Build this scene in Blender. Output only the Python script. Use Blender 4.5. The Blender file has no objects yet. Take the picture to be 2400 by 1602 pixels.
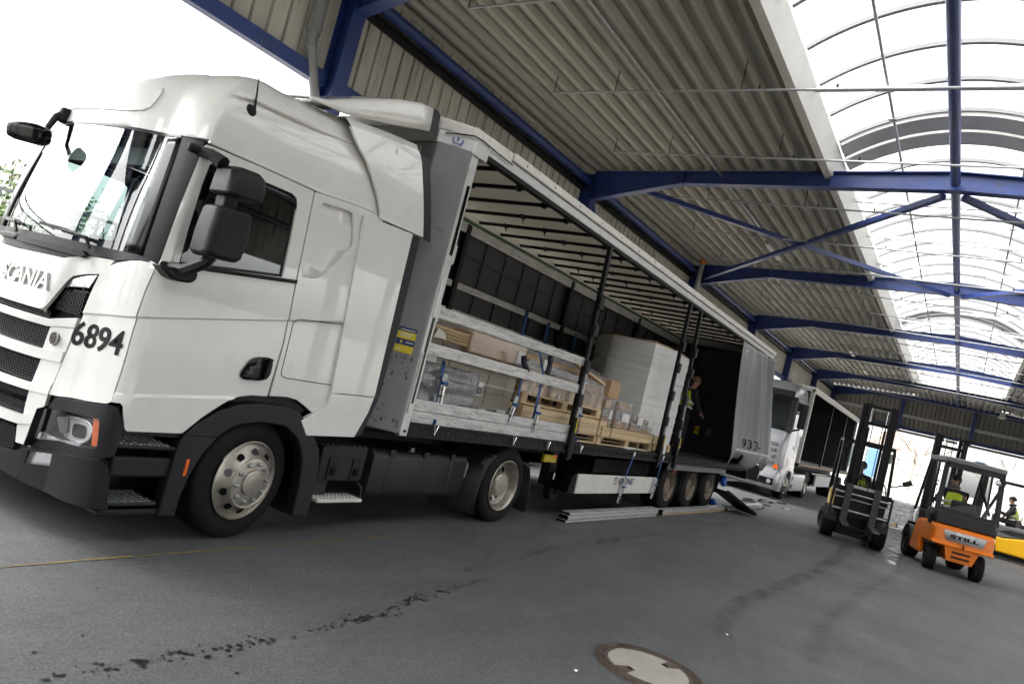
import bpy, bmesh, math, random
from math import sin, cos, pi, radians, sqrt
from mathutils import Vector, Matrix
random.seed(7)
S = bpy.context.scene
COL = S.collection
# ---------------------------------------------------------------- camera
cd = bpy.data.cameras.new('camera'); cam = bpy.data.objects.new('camera', cd); COL.objects.link(cam)
cam.matrix_world = Matrix(((0.52207206, -0.17576314, -0.83459456, -3.6913),
                           (-0.81621906, 0.18093032, -0.54868084, -4.4298),
                           (0.24744133, 0.96766293, -0.04900256, 1.7205), (0, 0, 0, 1)))
cd.sensor_width = 36.0; cd.lens = 1675.974/2400*36; cd.clip_start = 0.05; cd.clip_end = 3000
S.camera = cam
# ---------------------------------------------------------------- sky, sun, exposure (overcast)
SUN_EL, SUN_AZ = radians(50), radians(-32)
w = bpy.data.worlds.new('World'); S.world = w; w.use_nodes = True
nt = w.node_tree; nt.nodes.clear()
sky = nt.nodes.new('ShaderNodeTexSky'); sky.sky_type = 'NISHITA'; sky.sun_disc = False
sky.sun_elevation = SUN_EL; sky.sun_rotation = SUN_AZ; sky.dust_density = 4.0; sky.air_density = 1.0
hs = nt.nodes.new('ShaderNodeHueSaturation'); hs.inputs['Saturation'].default_value = 0.12
bg = nt.nodes.new('ShaderNodeBackground'); bg.inputs['Strength'].default_value = 0.15
wo = nt.nodes.new('ShaderNodeOutputWorld')
nt.links.new(sky.outputs[0], hs.inputs['Color']); nt.links.new(hs.outputs[0], bg.inputs[0]); nt.links.new(bg.outputs[0], wo.inputs[0])
sl = bpy.data.lights.new('sun', 'SUN'); sl.energy = 0.5; sl.angle = radians(70); sl.color = (1, 0.97, 0.93)
so = bpy.data.objects.new('sun', sl); COL.objects.link(so)
dv = Vector((sin(SUN_AZ)*cos(SUN_EL), cos(SUN_AZ)*cos(SUN_EL), sin(SUN_EL)))
so.rotation_euler = dv.to_track_quat('Z', 'Y').to_euler(); so.location = (0, 0, 30)
S.view_settings.view_transform = 'Standard'; S.view_settings.look = 'None'
S.view_settings.exposure = 2.6; S.view_settings.gamma = 1.0
S.view_settings.use_curve_mapping = False
S.cycles.use_denoising = True
try: S.cycles.denoiser = 'OPENIMAGEDENOISE'
except Exception: pass
S.cycles.max_bounces = 9; S.cycles.diffuse_bounces = 5; S.cycles.glossy_bounces = 4
S.cycles.transparent_max_bounces = 16; S.cycles.transmission_bounces = 4
S.cycles.caustics_reflective = False; S.cycles.caustics_refractive = False
S.cycles.sample_clamp_indirect = 8.0
S.cycles.use_adaptive_sampling = True; S.cycles.adaptive_threshold = 0.02
# ---------------------------------------------------------------- materials
MAT = {}
def M(name, col, rough=0.5, metal=0.0, var=0.12, scale=3.0, bump=0.0, bscale=60.0, coat=0.0, stretch=(1, 1, 1), dirt=None, dscale=1.2, dthr=0.55, spec=0.5, island=0.0, damt=1.0):
    m = bpy.data.materials.new(name); m.use_nodes = True; MAT[name] = m
    n = m.node_tree; L = n.links; b = n.nodes['Principled BSDF']
    b.inputs['Metallic'].default_value = metal; b.inputs['Roughness'].default_value = rough
    b.inputs['Coat Weight'].default_value = coat; b.inputs['Coat Roughness'].default_value = 0.03
    b.inputs['Specular IOR Level'].default_value = spec
    geo = n.nodes.new('ShaderNodeNewGeometry'); mp = n.nodes.new('ShaderNodeMapping'); mp.inputs['Scale'].default_value = stretch
    L.new(geo.outputs['Position'], mp.inputs[0])
    nz = n.nodes.new('ShaderNodeTexNoise'); nz.inputs['Scale'].default_value = scale; nz.inputs['Detail'].default_value = 6; nz.inputs['Roughness'].default_value = 0.62
    L.new(mp.outputs[0], nz.inputs['Vector'])
    rp = n.nodes.new('ShaderNodeMapRange'); rp.inputs['From Min'].default_value = 0.3; rp.inputs['From Max'].default_value = 0.7
    rp.inputs['To Min'].default_value = 1-var; rp.inputs['To Max'].default_value = 1+var; L.new(nz.outputs['Fac'], rp.inputs['Value'])
    mx = n.nodes.new('ShaderNodeMix'); mx.data_type = 'RGBA'; mx.blend_type = 'MULTIPLY'; mx.inputs['Factor'].default_value = 1
    mx.inputs[6].default_value = (*col, 1); L.new(rp.outputs[0], mx.inputs[7]); out = mx.outputs[2]
    if island:
        ri = n.nodes.new('ShaderNodeMapRange'); ri.inputs['To Min'].default_value = 1-island; ri.inputs['To Max'].default_value = 1+island
        oi = n.nodes.new('ShaderNodeObjectInfo'); L.new(oi.outputs['Random'], ri.inputs['Value'])
        m3 = n.nodes.new('ShaderNodeMix'); m3.data_type = 'RGBA'; m3.blend_type = 'MULTIPLY'; m3.inputs['Factor'].default_value = 1
        L.new(out, m3.inputs[6]); L.new(ri.outputs[0], m3.inputs[7]); out = m3.outputs[2]
    if dirt:
        n2 = n.nodes.new('ShaderNodeTexNoise'); n2.inputs['Scale'].default_value = dscale; n2.inputs['Detail'].default_value = 8; n2.inputs['Roughness'].default_value = 0.7
        L.new(mp.outputs[0], n2.inputs['Vector'])
        r2 = n.nodes.new('ShaderNodeMapRange'); r2.inputs['From Min'].default_value = dthr; r2.inputs['From Max'].default_value = dthr+0.14; r2.inputs['To Max'].default_value = damt
        L.new(n2.outputs['Fac'], r2.inputs['Value'])
        m2 = n.nodes.new('ShaderNodeMix'); m2.data_type = 'RGBA'; L.new(r2.outputs[0], m2.inputs['Factor'])
        L.new(out, m2.inputs[6]); m2.inputs[7].default_value = (*dirt, 1); out = m2.outputs[2]
    L.new(out, b.inputs['Base Color'])
    rr = n.nodes.new('ShaderNodeMapRange'); rr.inputs['To Min'].default_value = max(rough-0.08, 0.02); rr.inputs['To Max'].default_value = min(rough+0.08, 1)
    L.new(nz.outputs['Fac'], rr.inputs['Value']); L.new(rr.outputs[0], b.inputs['Roughness'])
    if bump:
        nb = n.nodes.new('ShaderNodeTexNoise'); nb.inputs['Scale'].default_value = bscale; nb.inputs['Detail'].default_value = 4
        L.new(mp.outputs[0], nb.inputs['Vector'])
        bp = n.nodes.new('ShaderNodeBump'); bp.inputs['Strength'].default_value = bump; bp.inputs['Distance'].default_value = 0.01
        L.new(nb.outputs['Fac'], bp.inputs['Height']); L.new(bp.outputs[0], b.inputs['Normal'])
    return m
def translucent(name, col, amt=.5):
    m = M(name, col, .6, var=.07, scale=1.5); n = m.node_tree; L = n.links; b = n.nodes['Principled BSDF']; o = [q for q in n.nodes if q.type == 'OUTPUT_MATERIAL'][0]
    t = n.nodes.new('ShaderNodeBsdfTranslucent'); t.inputs[0].default_value = (*col, 1); s = n.nodes.new('ShaderNodeMixShader'); s.inputs[0].default_value = amt
    L.new(b.outputs[0], s.inputs[1]); L.new(t.outputs[0], s.inputs[2]); L.new(s.outputs[0], o.inputs[0]); return m
def glass(name, tint=(0.86, 0.93, 0.92), refl=1.0, rough=0.0, haze=0.0, ior=1.5, hazecol=(.8, .8, .8)):
    """thin sheet: transparent + fresnel mirror (+ a little diffuse haze for film and dusty panes)"""
    m = bpy.data.materials.new(name); m.use_nodes = True; MAT[name] = m
    n = m.node_tree; L = n.links; n.nodes.clear(); o = n.nodes.new('ShaderNodeOutputMaterial')
    t = n.nodes.new('ShaderNodeBsdfTransparent'); t.inputs[0].default_value = (*tint, 1)
    g = n.nodes.new('ShaderNodeBsdfGlossy'); g.inputs['Roughness'].default_value = rough; g.inputs['Color'].default_value = (refl, refl, refl, 1)
    f = n.nodes.new('ShaderNodeFresnel'); gb = n.nodes.new('ShaderNodeNewGeometry')   # same mirror from both faces of the sheet
    iv = n.nodes.new('ShaderNodeMapRange'); iv.inputs['To Min'].default_value = ior; iv.inputs['To Max'].default_value = 1/ior
    L.new(gb.outputs['Backfacing'], iv.inputs['Value']); L.new(iv.outputs[0], f.inputs['IOR'])
    s = n.nodes.new('ShaderNodeMixShader'); L.new(f.outputs[0], s.inputs[0]); L.new(t.outputs[0], s.inputs[1]); L.new(g.outputs[0], s.inputs[2]); last = s
    if haze:
        d = n.nodes.new('ShaderNodeBsdfTranslucent'); d.inputs[0].default_value = (*hazecol, 1)
        d2 = n.nodes.new('ShaderNodeBsdfDiffuse'); d2.inputs[0].default_value = (*hazecol, 1)
        a = n.nodes.new('ShaderNodeMixShader'); a.inputs[0].default_value = .5; L.new(d.outputs[0], a.inputs[1]); L.new(d2.outputs[0], a.inputs[2])
        s2 = n.nodes.new('ShaderNodeMixShader')
        nz = n.nodes.new('ShaderNodeTexNoise'); nz.inputs['Scale'].default_value = 9; nz.inputs['Detail'].default_value = 6
        ge = n.nodes.new('ShaderNodeNewGeometry'); L.new(ge.outputs['Position'], nz.inputs['Vector'])
        r = n.nodes.new('ShaderNodeMapRange'); r.inputs['From Min'].default_value = .3; r.inputs['From Max'].default_value = .7
        r.inputs['To Min'].default_value = haze*.5; r.inputs['To Max'].default_value = min(haze*1.5, 1); L.new(nz.outputs['Fac'], r.inputs['Value'])
        L.new(r.outputs[0], s2.inputs[0]); L.new(s.outputs[0], s2.inputs[1]); L.new(a.outputs[0], s2.inputs[2]); last = s2
    L.new(last.outputs[0], o.inputs[0]); return m
# ---------------------------------------------------------------- mesh helpers
OFF = {}
class MB:
    def __init__(self): self.v = []; self.f = []
    def add(self, vs, fs, T=None):
        k = len(self.v)
        self.v += [tuple(T @ Vector(p)) if T else tuple(p) for p in vs]; self.f += [tuple(i+k for i in q) for q in fs]; return self
    def box(self, c, d, R=None):
        x, y, z = d[0]/2, d[1]/2, d[2]/2
        vs = [(-x, -y, -z), (x, -y, -z), (x, y, -z), (-x, y, -z), (-x, -y, z), (x, -y, z), (x, y, z), (-x, y, z)]
        T = Matrix.Translation(c) @ (R.to_4x4() if R else Matrix.Identity(4))
        return self.add(vs, [(0, 3, 2, 1), (4, 5, 6, 7), (0, 1, 5, 4), (1, 2, 6, 5), (2, 3, 7, 6), (3, 0, 4, 7)], T)
    def bb(self, x0, x1, y0, y1, z0, z1): return self.box(((x0+x1)/2, (y0+y1)/2, (z0+z1)/2), (abs(x1-x0), abs(y1-y0), abs(z1-z0)))
    def bar(self, a, b, wd, ht, up=(0, 0, 1)):
        a, b = Vector(a), Vector(b); d = b-a; L = d.length; d.normalize(); u = Vector(up)
        s = d.cross(u)
        if s.length < 1e-4: s = d.cross(Vector((1, 0, 0)))
        s.normalize(); u = s.cross(d)
        R = Matrix((d, s, u)).transposed()
        return self.box((a+b)/2, (L, wd, ht), R)
    def tube(self, pts, r, n=10, cap=True, closed=False):
        pts = [Vector(p) for p in pts]; k = len(pts); rs = r if isinstance(r, (list, tuple)) else [r]*k
        vs = []; fs = []; pu = None
        for i, p in enumerate(pts):
            if closed: d = pts[(i+1) % k]-pts[i-1]
            else: d = pts[min(i+1, k-1)]-pts[max(i-1, 0)]
            d.normalize()
            if pu is None: pu = d.orthogonal().normalized()
            u = (pu-d*pu.dot(d)); u = u.normalized() if u.length > 1e-5 else d.orthogonal().normalized(); pu = u; v = d.cross(u)
            for j in range(n):
                a = 2*pi*j/n; vs.append(p+(u*cos(a)+v*sin(a))*rs[i])
        m = k if closed else k-1
        for i in range(m):
            for j in range(n):
                a, b = i*n+j, i*n+(j+1) % n; c, d2 = ((i+1) % k)*n+(j+1) % n, ((i+1) % k)*n+j; fs.append((a, b, c, d2))
        if cap and not closed: fs += [tuple(range(n))[::-1], tuple((k-1)*n+j for j in range(n))]
        return self.add(vs, fs)
    def lathe(self, prof, n=32, T=None, closed=False, cap=True):
        """prof: (radius, height) turned about local z"""
        vs = []; fs = []; k = len(prof)
        for r, h in prof:
            for j in range(n): a = 2*pi*j/n; vs.append((r*cos(a), r*sin(a), h))
        for i in range(k if closed else k-1):
            for j in range(n):
                i2 = (i+1) % k; fs.append((i*n+j, i*n+(j+1) % n, i2*n+(j+1) % n, i2*n+j))
        if not closed:
            if prof[0][0] > 1e-6 and cap: fs.append(tuple(range(n))[::-1])
            if prof[-1][0] > 1e-6: fs.append(tuple((k-1)*n+j for j in range(n)))
        return self.add(vs, fs, T)
    def prism(self, poly, a0, a1, ax='y'):
        """2D polygon extruded along an axis: ax y -> (x,z), x -> (y,z), z -> (x,y)"""
        def P(u, v, a): return {'y': (u, a, v), 'x': (a, u, v), 'z': (u, v, a)}[ax]
        n = len(poly); vs = [P(u, v, a0) for u, v in poly]+[P(u, v, a1) for u, v in poly]
        fs = [tuple(range(n))[::-1], tuple(range(n, 2*n))]+[(i, (i+1) % n, n+(i+1) % n, n+i) for i in range(n)]
        return self.add(vs, fs)
    def loft(self, rows, closed=False, cap=False):
        n = len(rows[0]); vs = [p for r in rows for p in r]; fs = []
        for i in range(len(rows)-1):
            for j in range(n if closed else n-1):
                fs.append((i*n+j, i*n+(j+1) % n, (i+1)*n+(j+1) % n, (i+1)*n+j))
        if cap: fs += [tuple(range(n))[::-1], tuple((len(rows)-1)*n+j for j in range(n))]
        return self.add(vs, fs)
    def ball(self, c, r, n=12, m=8, T=None):
        rr = r if isinstance(r, (tuple, list)) else (r, r, r); vs = []; fs = []
        for i in range(m+1):
            t = pi*i/m
            for j in range(n): a = 2*pi*j/n; vs.append((c[0]+rr[0]*sin(t)*cos(a), c[1]+rr[1]*sin(t)*sin(a), c[2]+rr[2]*cos(t)))
        for i in range(m):
            for j in range(n): fs.append((i*n+j, (i+1)*n+j, (i+1)*n+(j+1) % n, i*n+(j+1) % n))
        return self.add(vs, fs, T)
    def mesh(self, name, off=None, sharp=35):
        me = bpy.data.meshes.new(name)
        v = [Vector(p)-off for p in self.v] if off is not None else self.v
        me.from_pydata(v, [], self.f)
        bm = bmesh.new(); bm.from_mesh(me); bmesh.ops.remove_doubles(bm, verts=bm.verts, dist=1e-5)
        bmesh.ops.recalc_face_normals(bm, faces=bm.faces); bm.to_mesh(me); bm.free()
        me.polygons.foreach_set('use_smooth', [True]*len(me.polygons))
        me.set_sharp_from_angle(angle=radians(sharp)); return me
    def build(self, name, mat, parent=None, bevel=0, seg=2, sharp=35, flat=False):
        off = None; q = parent
        while q is not None:
            if q.name in OFF: off = OFF[q.name]
            q = q.parent
        me = self.mesh(name, off, sharp)
        return link(name, me, mat, parent, bevel, seg)
def link(name, me, mat, parent=None, bevel=0, seg=2):
    o = bpy.data.objects.new(name, me); COL.objects.link(o); o.parent = parent
    if mat: 
        me.materials.clear(); me.materials.append(MAT[mat] if isinstance(mat, str) else mat)
    if bevel: bev(o, bevel, seg)
    return o
def bev(o, wd, seg=2):
    b = o.modifiers.new('bevel', 'BEVEL'); b.width = wd; b.segments = seg; b.limit_method = 'ANGLE'; b.angle_limit = radians(35); b.harden_normals = False
    wn = o.modifiers.new('wn', 'WEIGHTED_NORMAL'); wn.keep_sharp = True
def tag(o, label, cat, group=None, kind=None):
    if label: o['label'] = label
    if cat: o['category'] = cat
    if group: o['group'] = group
    if kind: o['kind'] = kind
    return o
def thing(name, label, cat, loc=(0, 0, 0), rz=0, group=None, world=False):
    """an Empty at the thing's base; world=True: its parts are modelled in world coordinates"""
    o = bpy.data.objects.new(name, None); COL.objects.link(o); o.location = loc; o.rotation_euler = (0, 0, rz); o.empty_display_size = .2
    if world: OFF[o.name] = Vector(loc)
    return tag(o, label, cat, group)
def copy_tree(o, parent=None):
    c = o.copy(); COL.objects.link(c); c.parent = parent
    for ch in o.children: copy_tree(ch, c)
    return c
def inst(src, parent, loc=(0, 0, 0), rot=None):
    """one more part with the same mesh"""
    c = src.copy(); COL.objects.link(c); c.parent = parent; c.location = loc
    if rot: c.rotation_euler = rot
    return c
def text2d(body, size=1.0, bold=0.0, shear=0.0, space=1.0):
    """glyph outline as a flat mesh -> (verts2d, faces); origin lower left"""
    cu = bpy.data.curves.new('t', 'FONT'); cu.body = body; cu.size = size; cu.offset = bold; cu.shear = shear; cu.space_character = space; cu.resolution_u = 4
    o = bpy.data.objects.new('t', cu); COL.objects.link(o)
    dg = bpy.context.evaluated_depsgraph_get(); me = bpy.data.meshes.new_from_object(o.evaluated_get(dg))
    vs = [(v.co.x, v.co.y) for v in me.vertices]; fs = [tuple(p.vertices) for p in me.polygons]
    bpy.data.objects.remove(o); bpy.data.curves.remove(cu); bpy.data.meshes.remove(me)
    x0 = min(v[0] for v in vs); y0 = min(v[1] for v in vs)
    return [(a-x0, b-y0) for a, b in vs], fs
def textmesh(mb, body, T, wd=None, ht=None, bold=0.0, shear=0.0, thick=0.004):
    """lettering laid in the plane of T (x right, y up, z out), fitted to wd x ht, with depth"""
    vs, fs = text2d(body, 1.0, bold, shear)
    W = max(v[0] for v in vs); H = max(v[1] for v in vs); sx = wd/W if wd else ht/H; sy = ht/H if ht else sx
    bm = bmesh.new(); bv = [bm.verts.new((a*sx, b*sy, 0)) for a, b in vs]
    for q in fs:
        try: bm.faces.new([bv[i] for i in q])
        except ValueError: pass
    r = bmesh.ops.extrude_face_region(bm, geom=bm.faces[:])
    for e in r['geom']:
        if isinstance(e, bmesh.types.BMVert): e.co.z += thick
    bm.verts.index_update()
    mb.add([v.co.copy() for v in bm.verts], [tuple(v.index for v in q.verts) for q in bm.faces], T); bm.free(); return mb
def rect_r(x0, x1, y0, y1, r, n=4):
    out = []
    for cx, cy, a0 in ((x1-r, y1-r, 0), (x0+r, y1-r, 90), (x0+r, y0+r, 180), (x1-r, y0+r, 270)):
        for i in range(n+1): a = radians(a0+90*i/n); out.append((cx+r*cos(a), cy+r*sin(a)))
    return out
def frame(o, x, y, z=None):
    """4x4 from origin and axes"""
    x = Vector(x).normalized(); y = Vector(y); y = (y-x*y.dot(x)).normalized(); z = x.cross(y)
    m = Matrix((x, y, z)).transposed().to_4x4(); m.translation = Vector(o); return m
# ---------------------------------------------------------------- palette
M('white_paint', (0.74, 0.738, 0.705), 0.35, var=.03, scale=1.5, coat=1.0, dirt=(.60, .58, .53), dscale=2.4, dthr=.52, damt=.35)
M('offwhite_metal', (0.62, 0.60, 0.55), 0.45, var=.1, scale=8, dirt=(.22, .2, .17), dscale=6, dthr=.62)
M('black_plastic', (0.008, 0.0083, 0.009), 0.5, var=.2, scale=10, bump=.08, bscale=300, spec=.28)
M('charcoal_plastic', (0.013, 0.014, 0.0165), 0.45, var=.15, scale=6, bump=.05, bscale=250, spec=.3)
M('gloss_black', (0.004, 0.004, 0.0045), 0.2, var=.1, spec=.3)
M('rubber', (0.009, 0.0085, 0.008), 0.8, var=.3, scale=12, bump=.2, bscale=90, dirt=(.03, .026, .022), dscale=9, dthr=.62, spec=.2)
M('rim_steel', (0.40, 0.37, 0.32), 0.4, metal=.8, var=.2, scale=14, dirt=(.12, .1, .075), dscale=12, dthr=.6)
M('rim_dirty', (0.20, 0.165, 0.125), 0.6, metal=.4, var=.3, scale=16, dirt=(.05, .04, .03), dscale=14, dthr=.56)
M('dark_steel', (0.016, 0.015, 0.014), 0.65, metal=.1, var=.3, scale=14, dirt=(.06, .042, .028), dscale=7, dthr=.66, spec=.25)
M('chrome', (0.7, 0.7, 0.7), 0.15, metal=1, var=.04)
M('aluminium', (0.50, 0.50, 0.49), 0.42, metal=.45, var=.3, scale=7, stretch=(.45, 1, 3), dirt=(.06, .06, .065), dscale=22, dthr=.53, bump=.05, bscale=80, damt=.8)
M('aluminium_clean', (0.56, 0.56, 0.55), 0.4, metal=.6, var=.1, scale=6)
M('grey_paint', (0.2, 0.205, 0.208), 0.38, var=.1, scale=2.5, dirt=(.09, .085, .08), dscale=4, dthr=.57, damt=.6, coat=.2)
M('grey_worn', (0.16, 0.165, 0.168), 0.45, var=.15, scale=6, dirt=(.04, .04, .04), dscale=9, dthr=.56)
M('silver_paint', (0.40, 0.41, 0.43), 0.32, metal=.5, var=.05, scale=3, coat=.4)
M('hall_blue', (0.016, 0.038, 0.16), 0.42, var=.2, scale=2.0, coat=.1, dirt=(.03, .035, .06), dscale=5, dthr=.6)
M('roof_sheet', (0.40, 0.388, 0.335), 0.5, var=.1, scale=2.2, stretch=(.3, 2, 1), dirt=(.24, .225, .185), dscale=2.5, dthr=.6, island=.06)
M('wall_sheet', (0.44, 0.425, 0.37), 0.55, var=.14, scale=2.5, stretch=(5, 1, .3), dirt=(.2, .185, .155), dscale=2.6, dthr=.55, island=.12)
M('end_sheet_shaded', (0.17, 0.165, 0.145), 0.6, var=.14, scale=2.5, stretch=(1, 5, .3), island=.12)  # wall cladding darkened, the shade of the far end is in the colour
M('curb_sheet', (0.62, 0.60, 0.55), 0.5, var=.08, scale=2, dirt=(.3, .28, .24), dscale=2, dthr=.66)
M('galvanised', (0.36, 0.37, 0.38), 0.45, metal=.5, var=.15, scale=10)
M('pipe_grey', (0.2, 0.205, 0.205), 0.45, var=.1)
M('baffle_grey', (0.46, 0.45, 0.43), 0.5, var=.1, scale=3)
M('bar_white', (0.6, 0.6, 0.58), 0.45, var=.06)
M('lamp_white', (0.75, 0.75, 0.73), 0.4, var=.03)
M('orange_cap', (0.7, 0.2, 0.03), 0.5, var=.1)
glass('roof_glazing', (0.98, 0.98, 0.975), refl=.2, haze=.06, ior=1.2, hazecol=(.92, .92, .9))
glass('cab_glass', (0.72, 0.82, 0.8), refl=1.0, ior=1.85)
glass('dark_glass', (0.3, 0.36, 0.35), refl=1.0, ior=1.85)
glass('lens_glass', (0.95, 0.95, 0.95), refl=.9, ior=1.85)
glass('clear_pane', (0.93, 0.95, 0.95), refl=.6, ior=1.3)
glass('wrap_film', (0.96, 0.96, 0.96), refl=1.0, rough=.14, haze=.2, ior=1.7, hazecol=(.9, .9, .9))
glass('grey_film', (0.8, 0.8, 0.82), refl=1.0, rough=.14, haze=.45, ior=1.7, hazecol=(.5, .505, .52))
glass('white_wrap', (0.96, 0.96, 0.96), refl=1.0, rough=.2, haze=.55, ior=1.5, hazecol=(.9, .9, .9))
M('white_film', (0.72, 0.72, 0.71), 0.3, var=.07, scale=3, bump=.6, bscale=10, stretch=(.3, .3, 5))
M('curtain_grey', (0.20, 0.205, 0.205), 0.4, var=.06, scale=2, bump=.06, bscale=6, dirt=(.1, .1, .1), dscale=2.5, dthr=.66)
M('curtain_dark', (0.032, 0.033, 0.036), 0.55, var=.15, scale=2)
M('curtain_seam', (0.014, 0.016, 0.022), 0.5, var=.1)
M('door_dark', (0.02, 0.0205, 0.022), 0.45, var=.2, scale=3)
translucent('roof_tarp', (0.74, 0.71, 0.64), .6)
M('trailer_white', (0.66, 0.645, 0.6), 0.45, var=.1, scale=7, dirt=(.3, .26, .2), dscale=9, dthr=.63)
M('green_rail', (0.01, 0.06, 0.028), 0.5, var=.2, scale=9)
M('strap_blue', (0.012, 0.075, 0.24), 0.6, var=.2, scale=30, bump=.1, bscale=200)
M('strap_dark', (0.01, 0.014, 0.03), 0.6, var=.2)
M('ratchet', (0.35, 0.37, 0.37), 0.4, metal=.6, var=.25, scale=20)
M('pine', (0.55, 0.41, 0.24), 0.6, var=.16, scale=5, stretch=(.6, 6, 6), bump=.08, bscale=40, island=.12)
M('pine_old', (0.36, 0.25, 0.14), 0.7, var=.25, scale=6, stretch=(.6, 6, 6), island=.15)
M('board_wood', (0.40, 0.29, 0.15), 0.65, var=.15, scale=14, stretch=(1, 1, 6), island=.12)
M('cardboard', (0.42, 0.27, 0.15), 0.7, var=.1, scale=4, island=.12)
M('carton_grey', (0.29, 0.255, 0.21), 0.7, var=.1, scale=4, island=.1)
M('paper', (0.72, 0.72, 0.70), 0.6, var=.04)
M('print_dark', (0.08, 0.09, 0.10), 0.5, var=.6, scale=45)
M('print_black', (0.006, 0.006, 0.0065), 0.55, var=.05, spec=.2)
M('shade_strip_black', (0.006, 0.0065, 0.007), 0.12, var=.05, spec=.15)  # dark of the cab interior, painted along the windscreen edge
M('print_blue', (0.015, 0.075, 0.33), 0.4, var=.05)
M('print_navy', (0.006, 0.018, 0.1), 0.4, var=.05)
M('print_yellow', (0.62, 0.5, 0.015), 0.4, var=.05)
M('print_cyan', (0.05, 0.35, 0.5), 0.5, var=.1)
M('sticker_red', (0.22, 0.07, 0.06), 0.6, var=.3, scale=30)
M('amber', (0.75, 0.13, 0.01), 0.25, var=.15, scale=20, coat=.5)
M('lamp_silver', (0.75, 0.76, 0.78), 0.18, metal=.8, var=.1, scale=20)
M('tank_black', (0.015, 0.016, 0.018), 0.42, var=.18, scale=1.8, stretch=(1, 1, .5), dirt=(.035, .033, .03), dscale=2, dthr=.6, spec=.3)
M('seat_cloth', (0.025, 0.025, 0.028), 0.85, var=.15)
M('dash_grey', (0.05, 0.05, 0.052), 0.6, var=.1)
M('red_trim', (0.11, 0.012, 0.014), 0.6, var=.15)
M('bunk_grey', (0.03, 0.03, 0.033), 0.8, var=.15)
M('hi_vis', (0.50, 0.62, 0.02), 0.6, var=.06, scale=8)
M('reflective', (0.5, 0.52, 0.52), 0.35, var=.06)
M('dark_cloth', (0.012, 0.012, 0.016), 0.85, var=.25, scale=8)
M('grey_cloth', (0.16, 0.155, 0.15), 0.85, var=.15, scale=12)
M('skin', (0.46, 0.25, 0.17), 0.5, var=.06, scale=20)
M('hair_dark', (0.014, 0.01, 0.008), 0.6, var=.2, scale=40)
M('hair_fair', (0.2, 0.12, 0.06), 0.6, var=.2, scale=40)
M('fork_orange', (0.72, 0.17, 0.008), 0.35, var=.08, scale=4, dirt=(.2, .06, .02), dscale=5, dthr=.63, coat=.2)
M('fork_yellow', (0.52, 0.30, 0.02), 0.35, var=.08, scale=4, dirt=(.16, .1, .03), dscale=5, dthr=.64)
M('bright_yellow', (0.8, 0.42, 0.006), 0.38, var=.06, scale=3, dirt=(.3, .16, .01), dscale=5, dthr=.66)
M('fork_tan', (0.3, 0.22, 0.13), 0.5, var=.15, scale=6)
M('fork_grey', (0.02, 0.0205, 0.0225), 0.5, var=.12, scale=4, spec=.3)
M('mid_grey', (0.13, 0.13, 0.135), 0.45, var=.1, scale=4)
M('plate_grey', (0.42, 0.42, 0.43), 0.45, var=.12, scale=20)
M('fork_steel', (0.045, 0.047, 0.05), 0.5, metal=.3, var=.3, scale=12, dirt=(.2, .2, .2), dscale=16, dthr=.68)
M('mast_black', (0.006, 0.006, 0.0065), 0.45, var=.25, scale=8, spec=.25)
M('cast_iron', (0.10, 0.075, 0.062), 0.55, metal=.4, var=.3, scale=30, bump=.3, bscale=120)
M('letter_silver', (0.5, 0.5, 0.49), 0.3, metal=.4, var=.03)
M('concrete', (0.33, 0.305, 0.265), 0.8, var=.12, scale=6, bump=.12, bscale=80)
M('outside_white', (0.72, 0.72, 0.72), 0.5, var=.05)
M('container_grey', (0.45, 0.46, 0.47), 0.5, var=.06)
M('house_roof_hazy', (0.42, 0.33, 0.29), 0.7, var=.1, scale=2)  # paled, the haze of distance is mixed into the colour
M('house_wall', (0.45, 0.42, 0.38), 0.7, var=.1)
M('far_blue_hazy', (0.16, 0.27, 0.46), 0.5, var=.1)  # lightened blue with the haze put into the colour
M('bark', (0.16, 0.13, 0.10), 0.9, var=.3, scale=8)
M('fence_metal', (0.25, 0.27, 0.28), 0.5, metal=.4, var=.1)
M('leaf', (0.09, 0.16, 0.03), 0.6, var=.35, scale=2.5)
M('leaf_brown', (0.17, 0.11, 0.05), 0.7, var=.3, scale=3)
M('blue_plastic', (0.01, 0.08, 0.36), 0.4, var=.15)
M('tyre_mark', (0.02, 0.02, 0.02), 0.8, var=.2)
M('oil', (0.012, 0.012, 0.012), 0.32, var=.3, scale=40)
M('paint_line', (0.19, 0.145, 0.05), 0.85, var=.35, scale=20)
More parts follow.
